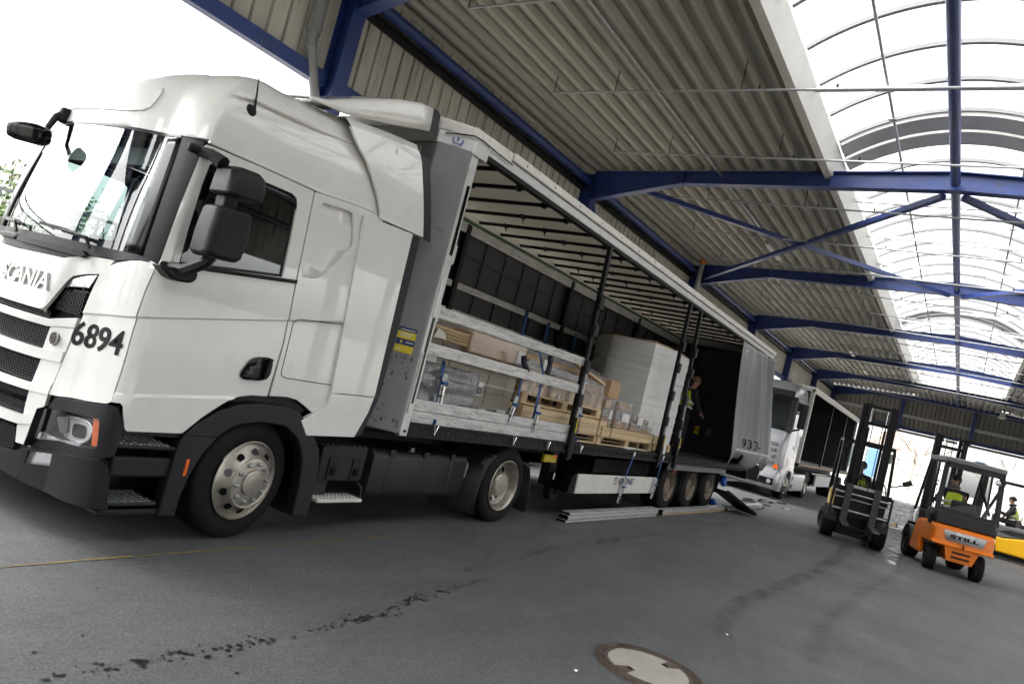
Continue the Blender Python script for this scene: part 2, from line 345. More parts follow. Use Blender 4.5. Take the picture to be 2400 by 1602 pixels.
# ================================================================ GROUND
def asphalt():
    m = bpy.data.materials.new('asphalt'); m.use_nodes = True; MAT['asphalt'] = m
    n = m.node_tree; L = n.links; b = n.nodes['Principled BSDF']; geo = n.nodes.new('ShaderNodeNewGeometry')
    def noise(sc, det, ro=.6, st=(1, 1, 1)):
        mp = n.nodes.new('ShaderNodeMapping'); mp.inputs['Scale'].default_value = st; L.new(geo.outputs['Position'], mp.inputs[0])
        t = n.nodes.new('ShaderNodeTexNoise'); t.inputs['Scale'].default_value = sc; t.inputs['Detail'].default_value = det; t.inputs['Roughness'].default_value = ro; L.new(mp.outputs[0], t.inputs['Vector']); return t.outputs['Fac']
    def ramp(f, a, bb, c, d):
        r = n.nodes.new('ShaderNodeMapRange'); L.new(f, r.inputs['Value'])
        for k, v in zip(('From Min', 'From Max', 'To Min', 'To Max'), (a, bb, c, d)): r.inputs[k].default_value = v
        return r.outputs[0]
    def mul(a, c):
        q = n.nodes.new('ShaderNodeMath'); q.operation = 'MULTIPLY'; L.new(a, q.inputs[0]); L.new(c, q.inputs[1]); return q.outputs[0]
    base = mul(ramp(noise(.35, 5), .3, .7, .82, 1.16), ramp(noise(1.7, 6, .7, (.5, 1.6, 1)), .35, .7, .84, 1.1))
    base = mul(base, ramp(noise(55, 5, .85), .34, .66, .42, 1.62)); base = mul(base, ramp(noise(14, 4, .7), .33, .67, .86, 1.13))
    vo = n.nodes.new('ShaderNodeTexVoronoi'); vo.inputs['Scale'].default_value = 70; L.new(geo.outputs['Position'], vo.inputs['Vector'])
    spk = ramp(vo.outputs['Distance'], .06, .16, 1.0, 0.0)
    sel = ramp(vo.outputs['Color'], .8, .84, 0, 1.0); spk = mul(spk, sel)
    dark = ramp(noise(2.3, 7, .75, (.45, 1, 1)), .62, .70, 1.0, .62)
    base = mul(base, dark)
    mx = n.nodes.new('ShaderNodeMix'); mx.data_type = 'RGBA'; mx.blend_type = 'MULTIPLY'; mx.inputs['Factor'].default_value = 1
    mx.inputs[6].default_value = (.088, .0905, .0915, 1); L.new(base, mx.inputs[7])
    m2 = n.nodes.new('ShaderNodeMix'); m2.data_type = 'RGBA'; L.new(spk, m2.inputs['Factor']); L.new(mx.outputs[2], m2.inputs[6]); m2.inputs[7].default_value = (.24, .235, .22, 1)
    L.new(m2.outputs[2], b.inputs['Base Color'])
    L.new(ramp(noise(.9, 6), .3, .7, .5, .8), b.inputs['Roughness'])
    bp = n.nodes.new('ShaderNodeBump'); bp.inputs['Strength'].default_value = .5; bp.inputs['Distance'].default_value = .006
    L.new(noise(75, 4, .8), bp.inputs['Height']); L.new(bp.outputs[0], b.inputs['Normal'])
asphalt()
tag(MB().add([(-700, -700, 0), (900, -700, 0), (900, 700, 0), (-700, 700, 0)], [(0, 1, 2, 3)]).build('ground', 'asphalt'), 'dark grey asphalt of the loading yard', None, kind='structure')
def ribbon(path, w, z, jit=0.0, seed=1):
    rnd = random.Random(seed); L = []; R = []
    for i, p in enumerate(path):
        a = path[max(i-1, 0)]; b = path[min(i+1, len(path)-1)]; d = Vector((b[0]-a[0], b[1]-a[1])).normalized(); nn = Vector((-d.y, d.x))
        wl = w/2*(1+jit*rnd.uniform(-1, 1)); wr = w/2*(1+jit*rnd.uniform(-1, 1))
        L.append((p[0]+nn.x*wl, p[1]+nn.y*wl, z)); R.append((p[0]-nn.x*wr, p[1]-nn.y*wr, z))
    return L, R
# ---------------------------------------------------------------- worn yellow lane line (short worn dashes of paint)
mb = MB(); rnd = random.Random(3); x = -6.0
while x < 16:
    Ln = rnd.uniform(.05, .32)
    if rnd.random() < .95:
        yy = -.15+rnd.uniform(-.005, .005); wd = rnd.uniform(.016, .03)*(.75 if rnd.random() < .3 else 1)
        mb.add([(x, yy-wd/2, .004), (x+Ln, yy-wd/2*rnd.uniform(.7, 1.2), .004), (x+Ln, yy+wd/2*rnd.uniform(.7, 1.2), .004), (x, yy+wd/2, .004)], [(0, 1, 2, 3)])
    x += Ln+rnd.uniform(0, .03)
x = 18.
for xa, xb, ya, yb in ((20, 34, -1.0, -1.0),):
    mb.add([(xa, ya-.03, .004), (xb, yb-.03, .004), (xb, yb+.03, .004), (xa, ya+.03, .004)], [(0, 1, 2, 3)])
tag(mb.build('lane_line', 'paint_line'), 'worn yellow line painted along the asphalt', None, kind='structure')
# ---------------------------------------------------------------- oil drips
def blob(mb, cx, cy, r, z, rnd, n=11):
    a0 = rnd.uniform(0, 6); st = rnd.uniform(.5, 1)
    vs = [(cx+r*rnd.uniform(.45, 1.25)*cos(a0+2*pi*i/n), cy+r*st*rnd.uniform(.45, 1.25)*sin(a0+2*pi*i/n), z) for i in range(n)]
    mb.add(vs, [tuple(range(n))])
mb = MB(); rnd = random.Random(11)
trail = [(-1.74, -1.42, 6, .05), (-1.48, -1.434, 8, .045), (-1.37, -1.445, 8, .045), (-1.2, -1.45, 3, .02), (-.95, -1.468, 14, .055), (-.75, -1.47, 3, .02), (-.45, -1.48, 6, .025), (-.2, -1.474, 14, .045), (0.007, -1.464, 12, .05), (.25, -1.41, 6, .035), (.5, -1.37, 12, .04), (.62, -1.34, 9, .045), (.9, -1.32, 7, .045), (1.2, -1.29, 7, .04), (1.55, -1.26, 8, .045), (1.75, -1.04, 9, .045), (2.1, -.98, 5, .04), (2.6, -.95, 5, .04), (3.18, -.896, 9, .06), (3.86, -.853, 8, .06), (4.5, -.83, 7, .06), (5.0, -.82, 10, .08), (5.87, -.828, 9, .08), (7.1, -.877, 6, .06), (8.0, -.86, 5, .05), (8.9, -.844, 9, .06), (9.6, -.8, 6, .06), (10.6, -.74, 8, .06)]
for cx, cy, k, r in trail:
    for i in range(int(k*3)): blob(mb, cx+rnd.gauss(0, r*2.6), cy+rnd.gauss(0, r*.6), r*rnd.uniform(.09, .37), .0035+i*.0001, rnd)
for i in range(70):
    blob(mb, rnd.uniform(-3, 12), rnd.uniform(-4.2, -.3), rnd.uniform(.006, .02), .0034, rnd)
tag(mb.build('oil_drips', 'oil'), 'trail of dark oil drips on the asphalt', None, kind='stuff')
# puddles near the second truck and the wet patch between the two forklifts
def wetmat():
    m = bpy.data.materials.new('wet'); m.use_nodes = True; MAT['wet'] = m; b = m.node_tree.nodes['Principled BSDF']
    b.inputs['Base Color'].default_value = (.03, .03, .03, 1); b.inputs['Roughness'].default_value = .12
    m2 = bpy.data.materials.new('damp'); m2.use_nodes = True; MAT['damp'] = m2; n = m2.node_tree; b = n.nodes['Principled BSDF']
    b.inputs['Base Color'].default_value = (.06, .06, .06, 1)
    nz = n.nodes.new('ShaderNodeTexNoise'); nz.inputs['Scale'].default_value = 1.6; nz.inputs['Detail'].default_value = 7
    ge = n.nodes.new('ShaderNodeNewGeometry'); n.links.new(ge.outputs['Position'], nz.inputs['Vector'])
    r = n.nodes.new('ShaderNodeMapRange'); r.inputs['From Min'].default_value = .4; r.inputs['From Max'].default_value = .62; r.inputs['To Min'].default_value = .16; r.inputs['To Max'].default_value = .5
    n.links.new(nz.outputs['Fac'], r.inputs['Value']); n.links.new(r.outputs[0], b.inputs['Roughness'])
wetmat()
def faded(name, rows, fades, mat, alpha, label, kind='stuff'):
    mb = MB().loft(rows); o = mb.build(name, mat); me = o.data; at = me.color_attributes.new('fade', 'FLOAT_COLOR', 'POINT')
    key = {tuple(round(c, 4) for c in p): f for r, fr_ in zip(rows, fades) for p, f in zip(r, fr_)}
    for i, v in enumerate(me.vertices):
        f = key.get(tuple(round(c, 4) for c in v.co), 0); at.data[i].color = (f, f, f, 1)
    m = MAT[mat].copy(); me.materials.clear(); me.materials.append(m); n = m.node_tree; b = n.nodes['Principled BSDF']; L = n.links
    ca = n.nodes.new('ShaderNodeVertexColor'); ca.layer_name = 'fade'
    nz = n.nodes.new('ShaderNodeTexNoise'); nz.inputs['Scale'].default_value = 2.5; nz.inputs['Detail'].default_value = 9; nz.inputs['Roughness'].default_value = .7
    ge = n.nodes.new('ShaderNodeNewGeometry'); L.new(ge.outputs['Position'], nz.inputs['Vector'])
    r = n.nodes.new('ShaderNodeMapRange'); r.inputs['From Min'].default_value = .36; r.inputs['From Max'].default_value = .62; r.inputs['To Max'].default_value = alpha; L.new(nz.outputs['Fac'], r.inputs['Value'])
    q = n.nodes.new('ShaderNodeMath'); q.operation = 'MULTIPLY'; L.new(ca.outputs['Color'], q.inputs[0]); L.new(r.outputs[0], q.inputs[1]); L.new(q.outputs[0], b.inputs['Alpha'])
    return tag(o, label, None, kind=kind)
mb = MB(); rnd = random.Random(5)
for cx, cy, r in ((17.6, .45, .45), (18.4, .62, .35), (19.2, .3, .5), (19.9, .5, .3), (18.0, .05, .3), (20.6, .1, .4), (17.0, -.1, .22), (18.9, -.35, .25)):
    n = 18; vs = [(cx+r*1.7*rnd.uniform(.6, 1.2)*cos(2*pi*i/n), cy+r*.42*rnd.uniform(.55, 1.2)*sin(2*pi*i/n), .004) for i in range(n)]; mb.add(vs, [tuple(range(n))])
tag(mb.build('puddles', 'wet'), 'small dark puddles on the asphalt before the silver truck', None, kind='stuff')
P = [(12.6, -3.68, .1), (13.3, -3.6, .3), (14.2, -3.52, .36), (15.4, -3.5, .42), (17.4, -3.42, .6), (19, -3.38, 1.0), (21, -3.3, 1.6), (24, -3.5, 2.4), (30, -3.5, 4), (46, -3.5, 7)]
rows = [[(x, y+wd*k, .003) for x, y, wd in P] for k in (.5, .25, 0, -.25, -.5)]
faded('wet_patch', rows, [[0]*10, [0]+[.8]*8+[.5], [0]+[1]*8+[.5], [0]+[.8]*8+[.5], [0]*10], 'damp', 1.0, 'wet shining strip of asphalt between the two forklifts')
P = [(14.6, -2.63), (13.2, -2.70), (12, -2.76), (11, -2.8), (9.96, -2.82), (8.5, -2.83), (7.06, -2.81), (5.6, -2.75), (4.63, -2.71), (3.9, -2.76), (3.2, -2.88), (2.6, -3.08), (2.2, -3.3)]
wds = [.3, .3, .3, .29, .28, .28, .27, .25, .22, .24, .26, .26, .2]; n_ = len(P)
rows = [[(x, y+w_*k, .002) for (x, y), w_ in zip(P, wds)] for k in (.5, .3, 0, -.3, -.5)]
fd = [min(1, .3+i*.0) if False else (1, 1, .95, .9, .8, .75, .7, .7, .8, .6, .45, .25, 0)[i] for i in range(n_)]
faded('tyre_track', rows, [[0]*n_, [.8*f for f in fd], fd, [.8*f for f in fd], [0]*n_], 'tyre_mark', .5, 'dark curved tyre track leading to the forklift')
P = [(17, -3.9), (12, -3.75), (8, -3.55), (5, -3.5), (3, -3.7), (1.8, -4.1)]
rows = [[(x, y+.22*k, .0025) for x, y in P] for k in (.5, .2, -.2, -.5)]
faded('tyre_track', rows, [[0]*6, [.4, .5, .5, .4, .3, 0], [.4, .5, .5, .4, .3, 0], [0]*6], 'tyre_mark', .35, 'faint tyre track running between the forklifts')
# ---------------------------------------------------------------- manhole
mh = thing('manhole_cover', 'round iron manhole cover with concrete centre in the asphalt', 'manhole', (1.36, -2.88, 0), rz=-.35)
RR = .385
mb = MB().lathe([(RR, 0), (RR, .012), (RR-.012, .014), (RR-.014, .009), (RR-.05, .009), (RR-.054, .013), (RR-.062, .013), (RR-.064, 0)], 64, closed=True); fr = mb.build('frame', 'cast_iron', mh)
mb = MB()
for i in range(90):
    a = 2*pi*i/90
    if 20 < i % 45 < 26: continue
    mb.box(((RR-.032)*cos(a), (RR-.032)*sin(a), .011), (.03, .010, .006), Matrix.Rotation(a, 3, 'Z'))
mb.build('frame_studs', 'cast_iron', fr)['kind'] = 'stuff'
MB().lathe([(RR-.07, 0), (RR-.07, .012), (RR-.098, .012), (RR-.1, .008), (RR-.1, 0)], 64, closed=True).build('cover_rim', 'cast_iron', mh)
MB().lathe([(RR-.1, 0), (RR-.1, .0095), (.0001, .0105)], 64).build('concrete_infill', 'concrete', mh)
for sgn in (1, -1):
    po = [(sgn*.285, -.055), (sgn*.17, -.028), (sgn*.17, .028), (sgn*.285, .055)]
    if sgn < 0: po = po[::-1]
    lg = MB().prism(po, .004, .013, 'z').build('lifting_lug', 'cast_iron', mh)
    MB().bb(sgn*.19-.012, sgn*.19+.012, -.02, .02, .0132, .0142).build('slot', 'gloss_black', lg)
    b2 = MB()
    for i in range(-3, 4):
        a = pi/2*sgn+i*.05; b2.box(((RR-.108)*cos(a), (RR-.108)*sin(a), .0125), (.012, .016, .004), Matrix.Rotation(a, 3, 'Z'))
    b2.build('cover_marking', 'aluminium_clean', mh)
# ================================================================ THE HALL
YW, YC = 3.6, -3.45; YR = 2*YC-YW
XP = [-7.6, -4.9, 2.45, 9.72, 17.3, 24.7, 32.1, 39.4, 46.6]  # first frame out of view, placed to tune light on the cab front
hall = thing('loading_hall', 'open loading hall with blue steel frames, ribbed sheet roof and arched skylight', 'building', (0, 0, 0))
def yz(m, y): return y if m == 1 else 2*YC-y
def ztop(y): return 6.54+.053*(YW-y) if y > YC else 6.54+.053*(y-YR)
# columns: H sections
def hsec(mb, x, y, z0, z1, d=.3, wd=.22, t=.022, tw=.014):
    mb.bb(x-wd/2, x+wd/2, y-d/2, y-d/2+t, z0, z1).bb(x-wd/2, x+wd/2, y+d/2-t, y+d/2, z0, z1).bb(x-tw/2, x+tw/2, y-d/2+t, y+d/2-t, z0, z1)
for m in (1, -1):
    for i, x in enumerate(XP):
        mb = MB(); hsec(mb, x, yz(m, YW-.19), 0.02, 6.5); c = mb.build('column', 'hall_blue', hall)
        MB().bb(x-.2, x+.2, yz(m, YW-.19)-.22, yz(m, YW-.19)+.22, 0, .02).build('base_plate', 'hall_blue', c)
# rafters: haunched I beams
def rafter(x):
    yk = YW-.34
    top = [(yk, ztop(yk)-.04), (YC, ztop(YC+1e-6)-.04)]
    bot = [(yk, 5.93), (1.3, 6.41), (YC, 6.58)]
    for m in (1, -1):
        T = [(yz(m, a), b) for a, b in top]; B = [(yz(m, a), b) for a, b in bot]
        mb = MB().prism(B+T[::-1], x-.008, x+.008, 'x')
        for A, sgn in ((T, 1), (B, -1)):
            for p, q in zip(A, A[1:]):
                mb.bar((x, p[0], p[1]+sgn*.009), (x, q[0], q[1]+sgn*.009), .2, .018)
        for yy in (1.3, -1.5):
            mb.bb(x-.095, x+.095, yz(m, yy)-.006, yz(m, yy)+.006, 6.42 if yy > 0 else 6.52, ztop(yy)-.05)
        mb.build('rafter', 'hall_blue', hall)
for x in XP: rafter(x)
# roof deck sheets with ribs along the hall
PIT, NR = .28, 3; Wd = PIT*NR; ang = math.atan(.053)
def deckmesh(Lx, m):
    prof = []
    for k in range(NR):
        y0 = k*PIT; prof += [(y0, 0), (y0+.058, 0), (y0+.092, .11), (y0+.243, .11), (y0+.277, 0)]
    prof.append((Wd, 0))
    rows = [[(xx, -m*(yy*cos(ang)), .053*yy+zz) for yy, zz in prof] for xx in (0, Lx)]
    o = MB().loft(rows); o2 = o.mesh('roof_sheet', sharp=20); o2.materials.append(MAT['roof_sheet']); return o2
for m in (1, -1):
    for i in range(len(XP)-1):
        me = deckmesh(XP[i+1]-XP[i]-.006, m)
        for j in range(6):
            o = bpy.data.objects.new('roof_sheet', me); COL.objects.link(o); o.parent = hall
            yy = YW-j*Wd; o.location = (XP[i]+.003, yz(m, yy), ztop(yy)+.012+.002*(j % 2))
# opaque roof skin above the ribs
MB().add([(XP[0], YW+.1, 6.66), (XP[-1], YW+.1, 6.66), (XP[-1], -1.38, 6.93), (XP[0], -1.38, 6.93)], [(0, 1, 2, 3)]).build('roof_skin', 'galvanised', hall)
MB().add([(XP[0], YR-.1, 6.66), (XP[-1], YR-.1, 6.66), (XP[-1], 2*YC+1.38, 6.93), (XP[0], 2*YC+1.38, 6.93)], [(0, 1, 2, 3)]).build('roof_skin', 'galvanised', hall)
# wall cladding sheets, upper part of the wall only
def cladmesh(wd, z0, z1, name='wall_sheet', mat='wall_sheet'):
    prof = []; n = 4; p = wd/n
    for k in range(n):
        a = k*p; prof += [(a, 0), (a+.012, 0), (a+.028, .05), (a+p-.016, .05)]
    prof.append((wd, 0))
    me = MB().loft([[(a, -b, zz) for a, b in prof] for zz in (z0, z1)]).mesh(name, sharp=20); me.materials.append(MAT[mat]); return me
cm = cladmesh(1.0, 5.0, 6.6); cmr = cladmesh(1.0, 3.5, 6.6); rnd = random.Random(2)
for m in (1, -1):
    x = XP[0]
    while x < XP[-1]-.3:
        o = bpy.data.objects.new('wall_sheet', cm if m > 0 else cmr); COL.objects.link(o); o.parent = hall
        o.location = (x, yz(m, YW), 0); o.rotation_euler = (0, 0, 0)
        if m < 0: o.scale = (1, -1, 1)
        x += .998
    for i in range(len(XP)-1):
        a, b = XP[i]+.11, XP[i+1]-.11; y = yz(m, YW-.11)
        mb = MB().bb(a, b, y-.07, y+.07, 5.02, 5.035).bb(a, b, y-.07, y-.058, 4.86, 5.02).bb(a, b, y-.07, y+.07, 4.845, 4.86)
        mb.build('wall_rail', 'hall_blue', hall)
        MB().bb(XP[i], XP[i+1]-.004, yz(m, YW)-.05, yz(m, YW)+.09, 4.9, 4.99).build('flashing', 'galvanised', hall)
        y = yz(m, YW-.2); MB().tube([(a, y, 6.3), (b, y, 6.3)], .085, 12).build('eaves_girder', 'hall_blue', hall)
        y = yz(m, YW-.1); MB().bb(a, b, y-.03, y+.03, 6.2, 6.215).bb(a, b, y+.0, y+.012, 6.06, 6.2).build('cable_tray', 'dark_steel', hall)
# skylight curbs
XS0, XS1 = XP[0], 38.7
for m in (1, -1):
    for i in range(7):
        a, b = (XP[i], XP[i+1]) if i < 6 else (XP[6], XS1)
        b = min(b, XS1)-.004
        if b <= a: continue
        def P(x, y, z): return (x, yz(m, y), z)
        prof = [(-1.38, 6.67), (-1.40, 6.655), (-1.50, 6.69), (-1.58, 7.10), (-1.56, 7.16), (-1.5, 7.16), (-1.4, 6.9)]
        MB().loft([[P(xx, y, z) for y, z in prof] for xx in (a, b)], closed=True, cap=True).build('skylight_curb', 'curb_sheet', hall, sharp=8)
# arches, panes
YA, ZA, ZC = -1.6, 7.14, 7.72; half = abs(YA-YC)
Rv = (half**2+(ZC-ZA)**2)/(2*(ZC-ZA)); zc0 = ZC-Rv; a1 = math.asin(half/Rv)
def arc(n, dr=0.0): return [(YC+(Rv+dr)*sin(a1*(1-2*i/n)), zc0+(Rv+dr)*cos(a1*(1-2*i/n))) for i in range(n+1)]
NA = 28; A0 = arc(NA); A1 = arc(NA, .06)
bar = MB().loft([[(-.034, y, z) for y, z in A0], [(.034, y, z) for y, z in A0], [(.034, y, z) for y, z in A1], [(-.034, y, z) for y, z in A1], [(-.034, y, z) for y, z in A0]]).mesh('glazing_bar'); bar.materials.append(MAT['pipe_grey'])
P2 = arc(NA, .065); pane = MB().loft([[(0.035, y, z) for y, z in P2], [(1.015, y, z) for y, z in P2]]).mesh('glazing_pane'); pane.materials.append(MAT['roof_glazing'])
k = 0; x = 6.02-1.05*13
while x < XS1-.1:
    o = bpy.data.objects.new('glazing_bar', bar); COL.objects.link(o); o.parent = hall; o.location = (x, 0, 0)
    if x+1.05 < XS1+.1:
        o = bpy.data.objects.new('glazing_pane', pane); COL.objects.link(o); o.parent = hall; o.location = (x, 0, 0)
    x += 1.05; k += 1
for xr in (9.75, 24.7):
    for da in (-.58, .05):
        lo, hi = arc(NA, -.07), arc(NA, .04); xa, xb = xr+da, xr+da+.53
        MB().loft([[(xa, y, z) for y, z in lo], [(xb, y, z) for y, z in lo], [(xb, y, z) for y, z in hi], [(xa, y, z) for y, z in hi], [(xa, y, z) for y, z in lo]]).build('smoke_baffle', 'baffle_grey', hall)
# end wall of the skylight
MB().prism([(YC+1.9, 6.7)]+[(y, z) for y, z in arc(NA, .08)]+[(YC-1.9, 6.7)], XS1, XS1+.06, 'x').build('skylight_end_wall', 'bar_white', hall)
# roof beyond the skylight end
for j in range(5):
    me = deckmesh(XP[-1]-XS1-.1, 1); o = bpy.data.objects.new('roof_sheet', me); COL.objects.link(o); o.parent = hall; o.location = (XS1+.08, -1.36-j*Wd, 6.72+(.0 if j < 3 else -.05))
MB().bb(XS1+.06, XP[-1], YC-2.2, YC+2.2, 6.95, 6.97).build('roof_skin', 'galvanised', hall)
# cross ties, long rods, ridge tube
x = 6.93-2.43*5
while x < XS1-.5:
    if abs(x-9.36) > .3: MB().bb(x-.03, x+.03, 2*YC+1.58, -1.58, 6.98, 7.05).build('cross_tie', 'bar_white', hall)
    x += 2.43
for y in (-2.55, 2*YC+2.55):
    MB().tube([(XS0, y, 7.08), (XS1, y, 7.08)], .022, 8).build('crank_rod', 'galvanised', hall)
    for x in range(-2, 38, 5):
        MB().bb(x-.03, x+.03, y-.06, y+.06, 7.03, 7.05).build('rod_bracket', 'galvanised', hall)
for i in range(len(XP)-1):
    MB().tube([(XP[i]+.1, YC, 6.68), (XP[i+1]-.1, YC, 6.68)], .075, 14).build('ridge_tube', 'hall_blue', hall)
# roof bracing between the second and third frame
for m in (1, -1):
    for a, b in (((9.85, 2.3, 6.28), (17.2, -3.3, 6.53)), ((17.2, 3.1, 6.12), (9.85, -3.3, 6.52))):
        a = (a[0], yz(m, a[1]), a[2]); b = (b[0], yz(m, b[1]), b[2])
        MB().bar(a, b, .1, .1).build('roof_brace', 'hall_blue', hall)
    MB().bar((9.8, yz(m, 3.3), 5.9), (12.5, yz(m, 3.45), 3.0), .07, .07).build('wall_brace', 'hall_blue', hall)
# sprinkler pipes
x = 3.2-2.42*4; j = 0
while x < 45:
    p = MB().tube([(x, 2.1, 6.42), (x, 2.1, 6.36), (x, -9.0, 6.36)], .019, 8).build('sprinkler_pipe', 'galvanised', hall)
    for yy in (2.1, 1.0, -.95, -5.9, -7.9):
        MB().tube([(x, yy, 6.36), (x, yy, ztop(yy)+.02)], .007, 5).build('hanger', 'dark_steel', p)
    for yy in (2.1, -1.2, -2.2, -4.6):
        MB().tube([(x, yy, 6.36), (x, yy, 6.43)], .016, 6).build('sprinkler_head', 'dark_steel', p)
    x += 2.42; j += 1
# light fittings and cable duct below the deck
MB().bb(1.0, 14.2, .52, .56, 6.60, 6.63).build('cable_duct', 'galvanised', hall)
for x, y in ((14.6, .55), (30.5, .55), (36.5, .6), (6.0, -7.6), (22, -7.6)):
    l = MB().bb(x-.75, x+.75, y-.08, y+.08, 6.5, 6.55).build('light_fitting', 'galvanised', hall, bevel=.01)
    MB().bb(x-.7, x+.7, y-.06, y+.06, 6.45, 6.498).build('diffuser', 'lamp_white', l, bevel=.015)
# floodlights under the far right rafters
for x, y in ((37.5, -6.4), (41, -6.1), (43.8, -5.6), (44, -7.2)):
    l = MB().lathe([(.05, 0), (.09, -.05), (.2, -.3), (.21, -.32), (.19, -.33), (.0001, -.31)], 16, Matrix.Translation((x, y, 6.55))).build('high_bay_lamp', 'lamp_white', hall)
# downpipe beside the first frame
MB().tube([(1.95, 3.42, 6.6), (1.95, 3.42, 5.45)], .085, 14).build('downpipe', 'pipe_grey', hall)
dp = MB().tube([(1.95, 3.42, 5.45), (1.95, 3.42, 5.28), (1.99, 3.42, 5.16), (2.28, 3.42, 4.55), (2.33, 3.42, 4.4), (2.33, 3.42, .1)], .065, 14).build('downpipe', 'pipe_grey', hall)
MB().lathe([(.09, -.06), (.1, -.05), (.1, .05), (.09, .06)], 16, Matrix.Translation((1.95, 3.42, 5.45))).build('pipe_collar', 'pipe_grey', dp)
MB().lathe([(.072, -.012), (.076, 0), (.072, .012)], 16, Matrix.Translation((1.975, 3.42, 5.2))).build('pipe_collar', 'pipe_grey', dp)
MB().tube([(17.05, 3.2, 6.55), (17.05, 3.2, 4.2)], .08, 12).build('downpipe', 'galvanised', hall)
MB().lathe([(.1, 0), (.1, .12)], 12, Matrix.Translation((17.05, 3.2, 6.5))).build('pipe_socket', 'orange_cap', hall)
# end wall: cladding above the big opening
cm2 = cladmesh(1.0, 4.75, 6.9, mat='end_sheet_shaded'); y = YW
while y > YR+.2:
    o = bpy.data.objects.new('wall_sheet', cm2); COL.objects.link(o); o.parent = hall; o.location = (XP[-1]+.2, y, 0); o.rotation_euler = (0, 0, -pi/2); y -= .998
for z in (4.72, 5.5):
    MB().bb(XP[-1]+.02, XP[-1]+.14, YR+.3, YW-.3, z-.09, z+.09).build('end_rail', 'hall_blue' if z < 5 else 'galvanised', hall)
for y in (-.6, -4.4, -8):
    MB().bb(XP[-1]+.0, XP[-1]+.16, y-.09, y+.09, 4.6, 6.6).build('end_post', 'hall_blue', hall)
MB().bb(XP[-1]-.3, XP[-1]+.3, YR+.3, YW-.3, 4.45, 4.58).build('door_housing', 'mid_grey', hall, bevel=.02)
# low wall added to keep light from under the trucks, between the columns
lw_ = thing('light_blocking_wall', 'added low concrete wall blocking light along the left hall side behind the trucks', 'wall', (20, 3.9, 0), world=True)
for i in range(len(XP)-1): MB().bb(XP[i]+.02, XP[i+1]-.02, 3.72, 3.92, 0, 1.45).build('wall_segment', 'concrete', lw_)
# near end wall behind the camera, unseen, added to hold back light
cm3 = cladmesh(1.0, 0.02, 6.9); y = -1.0
while y > YR+.2:
    o = bpy.data.objects.new('wall_sheet', cm3); COL.objects.link(o); o.parent = hall; o.location = (XP[0]-.2, y, 0); o.rotation_euler = (0, 0, -pi/2); y -= .998
# end plates and bolts where the rafters meet the columns, splice plates at the haunch ends
bm_ = MB().lathe([(.016, 0), (.016, .014), (.0001, .016)], 6, Matrix.Rotation(pi/2, 4, 'Y')).mesh('bolt'); bm_.materials.append(MAT['hall_blue'])
for x in XP[2:6]:
    pl = MB().bb(x-.11, x+.11, YW-.345, YW-.33, 5.86, 6.56).build('end_plate', 'hall_blue', hall)
    sp = MB().bb(x-.105, x+.105, 1.285, 1.3, 6.38, 6.66).build('splice_plate', 'hall_blue', hall)
    for z in (5.98, 6.12, 6.26, 6.4):
        for dy in (YW-.42, YW-.5):
            o = bpy.data.objects.new('bolt', bm_); COL.objects.link(o); o.parent = pl; o.location = (x-.022, dy, z)
# cables along the eaves
for dz, yo in ((6.17, -.16), (6.13, -.18)):
    MB().tube([(XP[0]+.3*i, YW+yo, dz-.02*abs(sin(i*.55))) for i in range(int((XP[-1]-XP[0])/.3))], .008, 5).build('cable', 'gloss_black', hall)
# ================================================================ WHITE TRACTOR UNIT: body surface
# s runs along the skin in plan: s >= xc on the side (s = x), then round the corner and across the front
def _lerp(t, T):
    """monotone cubic through the table (no lumps, no overshoot)"""
    n = len(T)
    if t <= T[0][0]: return T[0][1]
    if t >= T[-1][0]: return T[-1][1]
    i = 0
    while t > T[i+1][0]: i += 1
    def sl(k): return (T[k+1][1]-T[k][1])/(T[k+1][0]-T[k][0])
    def tan(k):
        if k == 0 or k == n-1: return sl(0) if k == 0 else sl(n-2)
        a, b = sl(k-1), sl(k); return 0.0 if a*b <= 0 else 2*a*b/(a+b)
    h = T[i+1][0]-T[i][0]; u = (t-T[i][0])/h; m0, m1 = tan(i)*h, tan(i+1)*h; p, q = T[i][1], T[i+1][1]
    return (2*u**3-3*u*u+1)*p+(u**3-2*u*u+u)*m0+(3*u*u-2*u**3)*q+(u**3-u*u)*m1
LC, BC, SC = .46, .38, -2.405
def cabpt(s, z):
    if s < SC:
        x, y = cabpt(2*SC-s, z); return (x, 2.55-y)
    ys = _lerp(z, [(.0, .05), (1.9, .045), (2.76, .075), (3.0, .10), (3.12, .13), (3.24, .18), (3.34, .26), (3.40, .36), (3.425, .46)])
    xc = _lerp(z, [(1.0, -1.05), (1.88, -1.05), (2.76, -.98), (3.0, -.94), (3.24, -.80), (3.34, -.68), (3.40, -.54), (3.425, -.36)])
    xf = _lerp(z, [(.3, -1.195), (.8, -1.215), (1.0, -1.205), (1.88, -1.195), (2.76, -1.075), (3.0, -1.045), (3.12, -1.0), (3.24, -0.90), (3.34, -0.78), (3.40, -0.64), (3.425, -0.46)])
    if s >= xc: return (s, ys)
    if s >= xc-LC:
        a = (xc-s)/LC*pi/2; return (xc-(xc-xf)*sin(a), ys+BC*(1-cos(a)))
    ye = ys+BC; t = (xc-LC-s)/(xc-LC-SC); y = ye+(1.275-ye)*t; u = 1-t
    return (xf-(.185 if z < 2.9 else max(.05, .185-.26*(z-2.9)))*(1-u*u), y)
G = [(-2.405, -2.405), (-2.2, -2.185), (-2.1, -2.085), (-2.0, -1.992), (-1.9, -1.906), (-1.8, -1.825), (-1.7, -1.745), (-1.6, -1.665), (-1.5, -1.581), (-1.4, -1.471), (-1.3, -1.348), (-1.2, -1.236), (-1.1, -1.131), (-1.05, -1.051), (-1.0, -1.0), (3.0, 3.0)]
